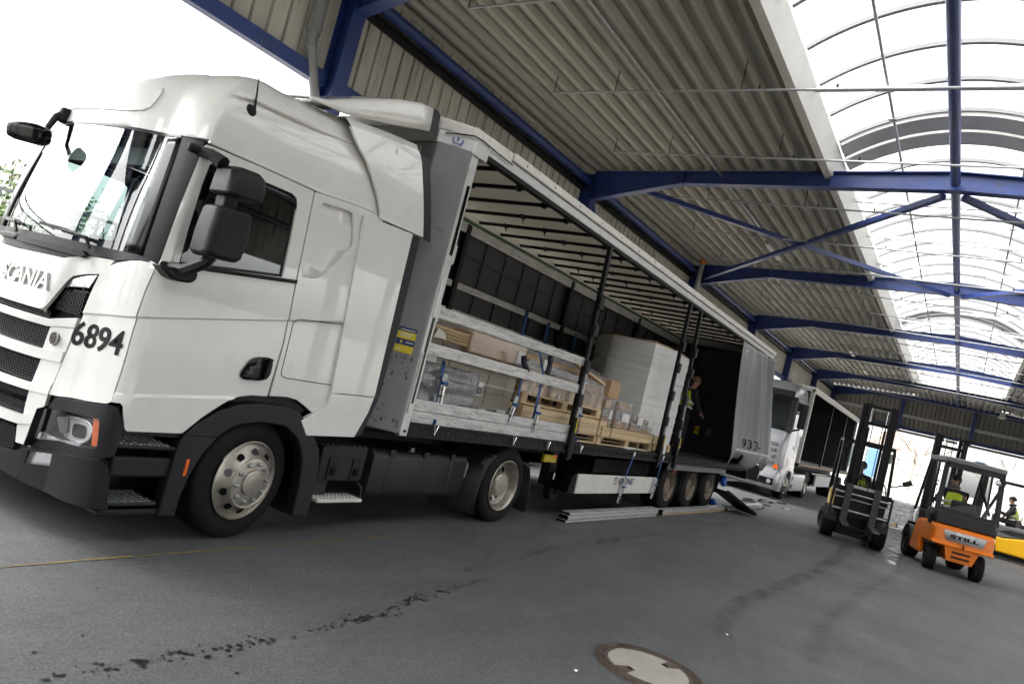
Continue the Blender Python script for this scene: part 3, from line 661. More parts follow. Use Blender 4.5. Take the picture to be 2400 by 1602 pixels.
def gs(s):
    """panel ruler (the flatter corner the panels were drawn on) -> skin ruler"""
    if s < SC: return 2*SC-gs(2*SC-s)
    for (a, p), (b, q) in zip(G, G[1:]):
        if s <= b: return p+(q-p)*(s-a)/(b-a)
    return s
def cabS0(s, z, off=0.0):
    x, y = cabpt(s, z)
    if off:
        e = .004; xa, ya = cabpt(s-e, z); xb, yb = cabpt(s+e, z); dx, dy = xb-xa, yb-ya; l = sqrt(dx*dx+dy*dy) or 1
        x += dy/l*off; y -= dx/l*off
    return (x, y, z)
def cabS(s, z, off=0.0): return cabS0(gs(s), z, off)
def flat2d(outline, holes=(), cuts_s=(), cuts_z=(), lines=()):
    """triangulated 2D region with holes, cut along grid lines -> (verts2d, faces)"""
    bm = bmesh.new()
    for loop in [outline]+list(holes):
        vs = [bm.verts.new((a, b, 0)) for a, b in loop]
        for i in range(len(vs)): bm.edges.new((vs[i], vs[(i+1) % len(vs)]))
    bmesh.ops.triangle_fill(bm, use_beauty=True, use_dissolve=True, edges=bm.edges[:])
    for c in cuts_s: bmesh.ops.bisect_plane(bm, geom=bm.verts[:]+bm.edges[:]+bm.faces[:], plane_co=(c, 0, 0), plane_no=(1, 0, 0))
    for c in cuts_z: bmesh.ops.bisect_plane(bm, geom=bm.verts[:]+bm.edges[:]+bm.faces[:], plane_co=(0, c, 0), plane_no=(0, 1, 0))
    for (lx, lz), (nx, nz) in lines: bmesh.ops.bisect_plane(bm, geom=bm.verts[:]+bm.edges[:]+bm.faces[:], plane_co=(lx, lz, 0), plane_no=(nx, nz, 0))
    bm.verts.index_update(); r = [(v.co.x, v.co.y) for v in bm.verts], [tuple(v.index for v in f.verts) for f in bm.faces]; bm.free(); return r
def smooth_poly(P, n=3, closed=True):
    """rounds a polygon a little (corner cutting)"""
    for _ in range(n):
        Q = []
        for i in range(len(P)):
            a, b = P[i], P[(i+1) % len(P)]; Q += [(a[0]*.8+b[0]*.2, a[1]*.8+b[1]*.2), (a[0]*.2+b[0]*.8, a[1]*.2+b[1]*.8)]
        P = Q
    return P
def skin(name, mat, parent, outline, holes=(), off=0.0, thick=.015, mirror=True, S=cabS, bevel=.005, cs=None, cz=None, label=None, bow=None, lines=()):
    """body panel wrapped on the surface S, with thickness, for the near side and mirrored for the far side"""
    s0, s1 = min(p[0] for p in outline), max(p[0] for p in outline); z0, z1 = min(p[1] for p in outline), max(p[1] for p in outline)
    if cs is None: cs = [c for c in [-3.75+.05*i for i in range(130)] if s0 < c < min(s1, -1.0) or (s0 < c < s1 and abs((c*10) % 2) < .001)]
    if cz is None: cz = [c for c in [.2+.08*i for i in range(45)] if z0 < c < z1]
    vs, fs = flat2d(outline, holes, cs, cz, lines); out = []
    for side in ((0, 1) if mirror else (0,)):
        P = []
        for a, b in vs:
            x, y, z = S(a, b, off+(bow(a, b) if bow else 0)); P.append((x, 2.55-y if side else y, z))
        mb = MB(); mb.v = P; mb.f = fs if not side else [q[::-1] for q in fs]
        off_ = None; q = parent
        while q is not None:
            if q.name in OFF: off_ = OFF[q.name]
            q = q.parent
        me = bpy.data.meshes.new(name); me.from_pydata([Vector(p)-off_ if off_ is not None else p for p in mb.v], [], mb.f)
        bm = bmesh.new(); bm.from_mesh(me); bmesh.ops.recalc_face_normals(bm, faces=bm.faces)
        # point the skin outwards (away from the cab centre)
        c = Vector((-.2, 1.275, 1.6))-(off_ or Vector()); tot = sum((f.calc_center_median()-c).dot(f.normal)*f.calc_area() for f in bm.faces)
        if tot < 0: bmesh.ops.reverse_faces(bm, faces=bm.faces)
        bm.to_mesh(me); bm.free(); me.polygons.foreach_set('use_smooth', [True]*len(me.polygons)); me.set_sharp_from_angle(angle=radians(50))
        o = link(name, me, mat, parent)
        if thick:
            m = o.modifiers.new('solid', 'SOLIDIFY'); m.thickness = thick; m.offset = -1
        if bevel: bev(o, bevel, 2)
        if label: o['label'] = label
        out.append(o)
    return out
def mir(f):
    """calls f(side) for near (+1) and far (-1) side; f maps y with ym"""
    return [f(1), f(-1)]
def ym(sd, y): return y if sd > 0 else 2.55-y
# ---------------------------------------------------------------- wheels
def wheel(parent, x, y, R, sd=1, kind='front', steer=0.0, rr=.30, wd=.30, tyre='rubber', rim='rim_steel', nuts=10):
    """y: outer sidewall; local z points outwards"""
    o0 = Vector((0, 0, 0)); q = parent
    while q is not None:
        if q.name in OFF: o0 = OFF[q.name]
        q = q.parent
    prof = [(rr-.012, -.03), (rr+.02, -.012), (rr+.06, .0), (R-.055, -.004), (R-.022, -.018), (R-.006, -.034), (R, -.05)]
    for k in range(4):
        h = -.055-(wd-.11)/4*(k+.5); prof += [(R, h+.018), (R, h+.006), (R-.012, h+.004), (R-.012, h-.004), (R, h-.006), (R, h-.018)]
    prof += [(R, -wd+.05), (R-.022, -wd+.018), (R-.055, -wd+.004), (rr+.05, -wd), (rr-.01, -wd+.03)]
    T = Matrix.Rotation(radians(90), 4, 'X')  # local z -> -y
    if sd < 0: T = Matrix.Rotation(pi, 4, 'Z') @ T
    mb = MB().lathe(prof, 56, T, closed=True); me = mb.mesh('tyre', sharp=28); me.materials.append(MAT[tyre])
    t = link('wheel', me, None, parent); t.location = Vector((x, ym(sd, y), R))-o0; t.rotation_euler = (0, 0, steer)
    if kind == 'front':
        rp = [(rr+.004, -.004), (rr+.007, .002), (rr, .005), (rr-.008, -.006), (rr-.022, -.02), (rr-.05, -.006), (.205, .055), (.195, .068), (.188, .066), (.185, .06), (.178, .062), (.1, .066), (.096, .085), (.085, .088), (.0001, .09)]
        hub = (.147, .066)
    else:
        rp = [(rr+.004, -.004), (rr+.007, .002), (rr, .005), (rr-.012, -.01), (rr-.02, -.03), (rr-.028, -.09), (rr-.045, -.125), (.225, -.14), (.18, -.15), (.15, -.15), (.145, -.10), (.14, -.05), (.125, -.035), (.0001, -.03)]
        hub = (.165, -.148)
    r = link('rim', MB().lathe(rp, 56, T, cap=False).mesh('rim', sharp=40), rim, t)
    hr_ = .030 if kind == 'front' else .034
    hm = MB().lathe([(hr_, -.001), (hr_, .0035), (.0001, .0036)], 16).mesh('hand_hole'); hm.materials.append(MAT['gloss_black'])
    for i in range(10):
        a = 2*pi*(i+.5)/10
        if kind == 'front': rad, hz, tilt = .228, .0315, radians(-45)
        else: rad, hz, tilt = .205, -.1425, radians(-10)
        h = bpy.data.objects.new('hand_hole', hm); COL.objects.link(h); h.parent = t
        h.matrix_local = T @ Matrix.Rotation(a, 4, 'Z') @ Matrix.Translation((rad, 0, hz)) @ Matrix.Rotation(-tilt*.75 if kind == 'front' else 0, 4, 'Y')
    nm = MB().lathe([(.019, 0), (.017, .004), (.015, .014), (.012, .026), (.006, .032), (.0001, .033)], 12).mesh('wheel_nut'); nm.materials.append(MAT['ratchet'])
    for i in range(nuts):
        a = 2*pi*i/nuts+.1; h = bpy.data.objects.new('wheel_nut', nm); COL.objects.link(h); h.parent = t
        h.matrix_local = T @ Matrix.Rotation(a, 4, 'Z') @ Matrix.Translation((hub[0], 0, hub[1]))
    return t
# ================================================================ WHITE TRACTOR UNIT
tr = thing('semi_truck', 'white tractor unit with number 6894 on its front corner, nearest the camera', 'truck', (0, 1.275, 0), world=True)
WP, BP, CP = 'white_paint', 'black_plastic', 'charcoal_plastic'
door_front = [(-1.135, 1.856), (-1.162, 1.69), (-1.175, 1.51), (-1.177, 1.384), (-1.175, 1.246), (-1.178, 1.083), (-1.182, 1.0), (-1.18, .94)]
g = .012
# front corner panel
cp = [(-1.497, 1.738), (-1.46, 1.777), (-1.40, 1.812), (-1.327, 1.845), (-1.25, 1.864), (-1.188, 1.876), (-1.15, 1.866)]+[(a-g, b) for a, b in door_front]+[(-1.216, .921), (-1.345, .897), (-1.548, .866), (-1.64, .86), (-1.609, 1.1), (-1.555, 1.395), (-1.533, 1.565)]
belt = lambda a, b: .012*max(0, 1-abs(b-(1.442+.19*(a+1.483)))/.10) if a < .7 else 0
zbelt = lambda a: 1.5+.19*(a+1.18)
def belt2(a, b): return .012*max(0, min(1, (b-zbelt(a)+.006)/.012))
BL = [((-1.18, 1.5-.0065), (-.19, 1)), ((-1.18, 1.5+.0065), (-.19, 1))]
skin('front_corner_panel', WP, tr, cp, thick=.02, bow=belt2, lines=BL, cz=[.95, 1.0, 1.02, 1.2, 1.35, 1.6, 1.75, 1.82])
# door with window opening
win = [(-1.0, 1.905), (-.60, 1.966), (-.175, 2.028), (-.19, 2.36), (-.202, 2.58), (-.22, 2.63), (-.27, 2.652), (-.55, 2.648), (-.86, 2.64), (-.93, 2.632), (-.965, 2.60), (-.985, 2.45), (-1.0, 2.15)]
dr = door_front+[(-1.116, .945), (-1.095, .93), (-1.075, .86), (-1.049, .785), (-1.03, .773), (-.66, .786), (-.638, .792), (-.532, .905), (-.44, .985), (-.357, 1.05), (-.26, 1.09), (-.164, 1.112), (-.016, 1.122), (-.004, 1.55), (-.05, 2.015), (-.082, 2.738), (-.55, 2.735), (-1.0, 2.722), (-1.05, 2.718), (-1.066, 2.70), (-1.098, 2.3), (-1.125, 1.9)]
def doorbow(a, b):
    r = belt2(a, b); zl = 1.003+.094*(a+1.17)
    return r+.014*max(0, min(1, (zl-b+.004)/.02)) if a < -.3 else r
doors = skin('door', WP, tr, dr, [win], thick=.03, bow=doorbow, lines=BL+[((-1.17, 1.003-.016), (-.094, 1)), ((-1.17, 1.003+.004), (-.094, 1))], cz=[.9, 1.2, 1.35, 1.7, 1.9, 2.1, 2.3, 2.5], cs=[-1.15, -1.1, -1.07, -1.04, -1.0, -.9, -.7, -.5, -.3, -.299])
wf = [(a*1.0, b) for a, b in win]
def shrink(P, d):
    cx = sum(p[0] for p in P)/len(P); cz = sum(p[1] for p in P)/len(P)
    return [(p[0]+(cx-p[0])*d/max(abs(cx-p[0]), .25), p[1]+(cz-p[1])*d/max(abs(cz-p[1]), .2)) for p in P]
for i, d in enumerate(doors):
    def one(name, mat, out, holes=(), off=-.01, th=.008):
        o = skin(name, mat, tr, out, holes, off=off, thick=th, mirror=True, bevel=0); keep = o[i]; bpy.data.objects.remove(o[1-i]); keep.parent = d; return keep
    one('window_seal', 'gloss_black', shrink(win, -.006), [shrink(win, .018)], off=-.006)
    one('window', 'dark_glass', shrink(win, .012), off=-.012, th=0)
    one('window_deflector', 'gloss_black', [(-.26, 2.655), (-.195, 2.60), (-.19, 2.545), (-.26, 2.585), (-.6, 2.60), (-.96, 2.585), (-.96, 2.62), (-.9, 2.645)], off=.006, th=.004)
    one('sill_strip', BP, [(-1.12, 1.866), (-.045, 2.012), (-.042, 2.042), (-.6, 1.965), (-1.112, 1.893)], off=.028, th=.04)
    hb = one('handle_recess', 'gloss_black', smooth_poly([(-.33, 1.214), (-.255, 1.395), (-.055, 1.425), (-.05, 1.238)], 2), off=.0165, th=.01)
    sd = 1 if i == 0 else -1
    MB().bar((-.1, ym(sd, .022), 1.25), (-.085, ym(sd, .022), 1.41), .03, .028).build('handle', BP, d, bevel=.006)
    MB().bar((-.29, ym(sd, .03), 1.25), (-.16, ym(sd, .03), 1.262), .012, .02).build('lock_plate', CP, d, bevel=.004)
# rear side of the cab with blanked window
blank = smooth_poly([(-.03, 2.68), (.32, 2.715), (.365, 2.70), (.44, 2.46), (.40, 2.40), (.20, 2.13), (.12, 2.09), (-.028, 2.075)], 1)
rs = [(.01, 1.125), (.17, 1.137), (.28, 1.125), (.393, 1.076), (.529, 1.013), (.64, .98), (.70, .98), (.70, 2.78), (.413, 2.785), (-.068, 2.738), (-.037, 2.015), (.01, 1.55)]
skin('cab_side_panel', WP, tr, rs, [blank], thick=.03, bow=belt2, lines=BL, cz=[1.3, 1.6, 2.0, 2.3, 2.6], cs=[.2, .4, .6])
skin('blanked_window', WP, tr, shrink(blank, -.01), off=-.012, thick=.01, bevel=0)
hx = [(.70, 1.822), (.10, 1.756), (.06, 1.745), (.043, 1.715), (.05, 1.5), (.056, 1.32), (.07, 1.293), (.11, 1.283), (.70, 1.29)]
for sd in (1, -1):
    MB().tube([(x, ym(sd, cabpt(x, z)[1]-(.0125 if z > 1.5+.19*(x+1.18) else .0005)), z) for x, z in hx], .0035, 6).build('hatch_seam', 'gloss_black', tr)
# roof shell
rows = []
for z in (2.752, 2.76, 2.80, 2.84, 2.88, 2.92, 3.0, 3.06, 3.12, 3.18, 3.21, 3.24, 3.265, 3.29, 3.315, 3.34, 3.355, 3.37, 3.385, 3.40, 3.408, 3.415, 3.42, 3.425):
    row = []
    for i in range(121):
        t = i/120; s = .72+(2*(SC-.72))*t
        x, y = cabpt(s, z); dz = .13*max(0, x+.35)*(z-2.752)/.67
        if abs(z-2.752) < 1e-6: y = y+(.03 if y < 1.275 else -.03)
        row.append((x, y, z+dz))
    rows.append(row)
last = rows[-1]
for k in (.25, .5, .75, 1.0): rows.append([(p[0]*(1-.0*k), p[1]+(1.275-p[1])*k, p[2]+.012*sin(k*pi/2)) for p in last])
rf = MB().loft(rows).build('cab_roof', WP, tr, sharp=50)
# raised moulding along the roof side and the dark gutter
for sd in (1, -1):
    pts = [(-.93, 3.12), (-.7, 3.175), (-.4, 3.20), (-.1, 3.225), (.2, 3.26), (.45, 3.30)]
    P = []
    for x, z in pts:
        y = cabpt(x, z-.04)[1]-.004; P.append((x, ym(sd, y), z))
    MB().tube(P, [.004, .014, .018, .018, .016, .008], 8).build('roof_moulding', WP, tr)
    MB().tube([(x, ym(sd, cabpt(x, 2.755)[1]-.002), z) for x, z in ((-1.0, 2.745), (-.5, 2.752), (0, 2.757), (.4, 2.795), (.62, 2.80))], .011, 6).build('gutter', WP, tr)
# recessed marker panel over the windscreen (roof lamp panel)
skin('roof_lamp_panel', WP, tr, smooth_poly([(-3.2, 2.86), (-1.61, 2.86), (-1.5, 3.05), (-1.56, 3.12), (-3.25, 3.12), (-3.31, 3.05)], 2), off=.012, thick=.02, mirror=False, bevel=.01)
# A pillars, windscreen, cowl
skin('windscreen_shade_strip', 'shade_strip_black', tr, [(-1.26, 1.89), (-1.395, 1.89), (-1.385, 2.1), (-1.36, 2.72), (-1.26, 2.735)], off=.006, thick=.004, bevel=0)  # added black strip, painted shade over the glass to hide its reflection
skin('pillar_trim', BP, tr, [(-1.43, 1.868), (-1.137, 1.858), (-1.13, 1.9), (-1.104, 2.3), (-1.072, 2.735), (-1.16, 2.742), (-1.3, 2.742), (-1.265, 2.70), (-1.265, 2.1), (-1.275, 1.93), (-1.31, 1.90)], off=.004, thick=.03)
skin('windscreen', 'cab_glass', tr, [(-1.31, 1.885), (2*SC+1.31, 1.885), (2*SC+1.27, 1.95), (2*SC+1.27, 2.71), (2*SC+1.3, 2.742), (-1.3, 2.742), (-1.27, 2.71), (-1.27, 1.95)], off=.002, thick=0, mirror=False, bevel=0)
skin('windscreen_seal', 'gloss_black', tr, [(-1.265, 2.735), (2*SC+1.265, 2.735), (2*SC+1.265, 2.757), (-1.265, 2.757)], off=.006, thick=.02, mirror=False, bevel=.003)
skin('cowl', CP, tr, [(SC, 1.75), (-1.868, 1.762), (-1.756, 1.80), (-1.497, 1.828), (-1.40, 1.83), (-1.3, 1.858), (-1.14, 1.868), (-1.28, 1.895), (-1.6, 1.89), (SC, 1.885), (2*SC+1.6, 1.89), (2*SC+1.28, 1.895), (2*SC+1.14, 1.868), (2*SC+1.3, 1.858), (2*SC+1.4, 1.83), (2*SC+1.497, 1.828), (2*SC+1.756, 1.80), (2*SC+1.868, 1.762)], off=.012, thick=.05, mirror=False)
for s0, z0, z1 in ((-2.9, 1.815, 1.845), (-2.05, 1.80, 1.835)):
    skin('cowl_step', BP, tr, [(s0-.42, z0), (s0+.36, z0-.01), (s0+.4, z0+.012), (s0+.36, z1), (s0-.42, z1)], off=.045, thick=.05, mirror=False)
# wipers
for sa, sb, sc_ in ((-1.62, -1.95, -2.25), (-2.5, -2.82, -3.15)):
    A = [Vector(cabS(sa, 1.86, .05)), Vector(cabS(sa-.05, 1.925, .06)), Vector(cabS(sb, 1.935, .05))]
    wv = MB().tube(A, .012, 6).build('wiper', BP, tr)
    MB().bar(cabS(sb+.3, 1.915, .035), cabS(sb, 1.945, .035), .012, .022).bar(cabS(sb, 1.945, .035), cabS(sc_, 1.955, .035), .012, .022).build('blade', BP, wv)
# badge panel with lettering
bh = [(SC, 1.745), (-1.868, 1.756), (-1.756, 1.793), (-1.6, 1.815), (-1.437, 1.823), (-1.473, 1.756), (-1.519, 1.711), (-1.65, 1.685), (-1.76, 1.655), (-1.785, 1.62), (-1.809, 1.574), (-1.877, 1.43), (-1.9, 1.40), (-1.94, 1.39), (SC, 1.389)]
bpl = bh+[(2*SC-a, b) for a, b in bh[1:-1]][::-1]
def bbow(a, b):
    d = abs(a-SC); e = .06-.03*(b-1.39)/.36
    return max(0, min(e, (.62-d)*.35+.01))
skin('badge_panel', WP, tr, bpl, thick=.04, mirror=False, off=.004, bow=bbow, bevel=.01)
def wraptext(body, s0, s1, z0, z1, off, mat, parent, name, bold=.0, thick=.004, tilt=0.0, wrap=cabS, shear=0.0, dz=lambda t: 0, obow=None):
    vs, fs = text2d(body, 1.0, bold, shear); W = max(v[0] for v in vs); H = max(v[1] for v in vs)
    bm = bmesh.new(); bv = [bm.verts.new((a/W, b/H, 0)) for a, b in vs]
    for q in fs:
        try: bm.faces.new([bv[i] for i in q])
        except ValueError: pass
    for k in range(1, 24): bmesh.ops.bisect_plane(bm, geom=bm.verts[:]+bm.edges[:]+bm.faces[:], plane_co=(k/24, 0, 0), plane_no=(1, 0, 0))
    r = bmesh.ops.extrude_face_region(bm, geom=bm.faces[:])
    up = {e for e in r['geom'] if isinstance(e, bmesh.types.BMVert)}
    mb = MB()
    for v in bm.verts:
        s = s0+(s1-s0)*v.co.x; z = z0+(z1-z0)*v.co.y+dz(v.co.x); o = off+(obow(s, z) if obow else 0)
        mb.v.append(wrap(s, z, o+(thick if v in up else 0)))
    bm.verts.index_update(); mb.f = [tuple(v.index for v in q.verts) for q in bm.faces]; bm.free()
    return mb.build(name, mat, parent)
wraptext('SCANIA', -2.47, -1.90, 1.518, 1.638, .002, 'letter_silver', tr, 'lettering', bold=.02, thick=.022, obow=bbow, wrap=cabS0)
wraptext('6894', -1.662, -1.262, 1.212, 1.38, .002, 'print_black', tr, 'fleet_number', bold=.018, thick=.003, dz=lambda t: .018*t, wrap=cabS0)
# grille: dark backing, hexagon mesh, white bars
skin('grille_backing', 'gloss_black', tr, [(-1.58, 1.60), (2*SC+1.58, 1.60), (2*SC+1.6, .40), (-1.6, .40)], off=-.035, thick=.01, mirror=False, bevel=0)
def hexmesh(poly, off=-.008, p=.034, r=.0042):
    """a net of small slanted wires clipped to a polygon in (s,z)"""
    def inside(a, b):
        c = False
        for i in range(len(poly)):
            (x1, y1), (x2, y2) = poly[i], poly[i-1]
            if (y1 > b) != (y2 > b) and a < (x2-x1)*(b-y1)/(y2-y1)+x1: c = not c
        return c
    s0, s1 = min(q[0] for q in poly), max(q[0] for q in poly); z0, z1 = min(q[1] for q in poly), max(q[1] for q in poly)
    mb = MB(); h = p*.5; j = 0; z = z0
    while z < z1:
        s = s0+(p/2 if j % 2 else 0)
        while s < s1:
            for a, b in (((s-p*.3, z), (s+p*.3, z)), ((s+p*.3, z), (s+p*.5, z+h)), ((s-p*.3, z), (s-p*.5, z+h))):
                if inside(*a) and inside(*b):
                    A, B = Vector(cabS(*a, off)), Vector(cabS(*b, off)); d = (B-A); n = Vector(cabS(a[0], a[1], off+.01))-A; u = d.cross(n).normalized()*r
                    n = n.normalized()*.006
                    mb.add([A-u-n, A+u-n, B+u-n, B-u-n, A-u, A+u, B+u, B-u], [(4, 5, 6, 7), (0, 4, 7, 3), (1, 2, 6, 5)])
            s += p*1.0
        z += h; j += 1
    return mb
MR = lambda P: P+[(2*SC-a, b) for a, b in P][::-1]
for pl in (MR([(SC-.001, 1.285), (-1.83, 1.287), (-1.86, 1.14), (SC-.001, 1.14)][0:0]+[(-1.86, 1.14), (-1.83, 1.285)]), MR([(-1.86, .91), (-1.845, 1.06)]), MR([(-1.80, .80), (-1.75, .84)]), MR([(-1.873, .69), (-1.846, .765)]), MR([(-1.87, .43), (-1.87, .49), (-1.905, .60)]), MR([(-1.885, 1.345), (-1.9, 1.40)])):
    o = hexmesh(pl).build('grille_mesh', CP, tr); o['kind'] = 'stuff'
for sgn in (0, 1):
    pl = [(-1.821, 1.554), (-1.582, 1.596), (-1.593, 1.398), (-1.881, 1.409)]
    if sgn: pl = [(2*SC-a, b) for a, b in pl]
    o = hexmesh(pl).build('grille_mesh', CP, tr); o['kind'] = 'stuff'
def barp(z0, z1, zr0, zr1, sr): return [(SC, z0), (-1.87, z0), (-1.80, z0+.3*(zr0-z0)), (sr, zr0), (sr+.004, zr1), (-1.80, z1+.3*(zr1-z1)), (-1.87, z1), (SC, z1)]
for z0, z1, a, b, sr in ((1.285, 1.337, 1.323, 1.393, -1.59), (1.066, 1.135, 1.08, 1.154, -1.63), (.846, .90, .854, .931, -1.645), (.615, .678, .651, .73, -1.65)):
    h = barp(z0, z1, a, b, sr); full = h+[(2*SC-p, q) for p, q in h[1:-1]][::-1]
    skin('grille_bar', WP, tr, full, off=.006, thick=.035, mirror=False, bevel=.01, bow=lambda a, b: .03*max(0, 1-((a-SC)/.6)**2))
skin('grille_side', WP, tr, [(-1.845, 1.31), (-1.60, 1.33), (-1.625, 1.08), (-1.65, .86), (-1.655, .66), (-1.68, .495), (-1.86, .49), (-1.885, .6), (-1.845, .66), (-1.86, .9), (-1.845, 1.06), (-1.86, 1.14)], off=-.002, thick=.03)
MB().lathe([(.042, 0), (.042, .01), (.035, .016), (.03, .012), (.0001, .014)], 20, frame(cabS(-1.762, 1.222, .0), (.0, -1, 0.25), (0, 0, 1))).build('emblem', 'dark_steel', tr)
MB().lathe([(.044, 0), (.046, .008), (.042, .013), (.038, .013)], 20, frame(cabS(-1.762, 1.222, .0), (.0, -1, 0.25), (0, 0, 1))).build('emblem_ring', 'chrome', tr)
# lamps
skin('marker_lamp_housing', 'gloss_black', tr, [(-1.815, 1.572), (-1.773, 1.638), (-1.66, 1.68), (-1.522, 1.712), (-1.57, 1.596)], off=-.012, thick=.01, bevel=0)
skin('marker_lamp', 'lamp_silver', tr, [(-1.80, 1.578), (-1.768, 1.632), (-1.66, 1.672), (-1.535, 1.702), (-1.578, 1.604)], off=-.004, thick=.012, bevel=.004)
skin('headlamp_surround', CP, tr, [(-1.531, .862), (-1.345, .89), (-1.189, .918), (-1.125, .915), (-1.09, .86), (-1.062, .778), (-1.07, .61), (-1.142, .573), (-1.4, .538), (-1.648, .498), (-1.622, .587), (-1.60, .77), (-1.57, .80)], [[(-1.60, .772), (-1.385, .80), (-1.219, .82), (-1.2, .79), (-1.182, .645), (-1.2, .63), (-1.432, .596), (-1.635, .56)]], off=.03, thick=.06)
hl = skin('headlamp', 'gloss_black', tr, [(-1.61, .78), (-1.21, .83), (-1.17, .63), (-1.64, .55)], off=-.03, thick=.01, bevel=0)
for i, h in enumerate(hl):
    sd = 1 if i == 0 else -1
    def hp(name, mat, out, off, th, bv=.004):
        o = skin(name, mat, tr, out, off=off, thick=th, bevel=bv); bpy.data.objects.remove(o[1-i]); o[i].parent = h; return o[i]
    hp('reflector', 'lamp_silver', smooth_poly([(-1.50, .70), (-1.44, .77), (-1.30, .785), (-1.25, .74), (-1.27, .64), (-1.42, .615)], 2), -.005, .02)
    hp('lamp_block', 'mid_grey', [(-1.50, .735), (-1.42, .76), (-1.40, .66), (-1.46, .645)], .008, .03)
    hp('reflector_eye', 'gloss_black', smooth_poly([(-1.38, .74), (-1.30, .75), (-1.29, .66), (-1.37, .65)], 2), .004, .02)
    hp('running_light', 'lamp_silver', [(-1.625, .60), (-1.60, .615), (-1.46, .60), (-1.30, .635), (-1.30, .62), (-1.45, .575), (-1.63, .565)], .006, .02)
    hp('indicator', 'amber', [(-1.262, .812), (-1.226, .818), (-1.19, .645), (-1.23, .638)], .008, .03)
    hp('lens', 'lens_glass', [(-1.60, .772), (-1.385, .80), (-1.219, .82), (-1.2, .79), (-1.182, .645), (-1.2, .63), (-1.432, .596), (-1.635, .56)], .026, 0, 0)
# bumper
skin('bumper_corner', CP, tr, [(-1.69, .485), (-1.648, .498), (-1.4, .538), (-1.142, .573), (-1.09, .55), (-1.062, .45), (-1.05, .344), (-1.02, .262), (-1.278, .256), (-1.463, .256), (-1.703, .274)], [[(-1.64, .479), (-1.427, .51), (-1.434, .432), (-1.455, .425), (-1.66, .39)]], off=.03, thick=.08, bow=lambda a, b: .02*(b-.25)/.3)
skin('fog_lamp', 'lamp_silver', tr, [(-1.64, .479), (-1.427, .512), (-1.434, .432), (-1.66, .386)], off=.01, thick=.03)
skin('fog_lens', 'lens_glass', tr, [(-1.64, .479), (-1.427, .512), (-1.434, .432), (-1.66, .386)], off=.034, thick=0, bevel=0)
skin('bumper', CP, tr, [(-1.712, .274), (-1.70, .485), (-1.86, .425), (SC, .415), (2*SC+1.86, .425), (2*SC+1.70, .485), (2*SC+1.712, .274), (2*SC+1.9, .294), (SC, .30), (-1.9, .294)], off=.03, thick=.08, mirror=False)
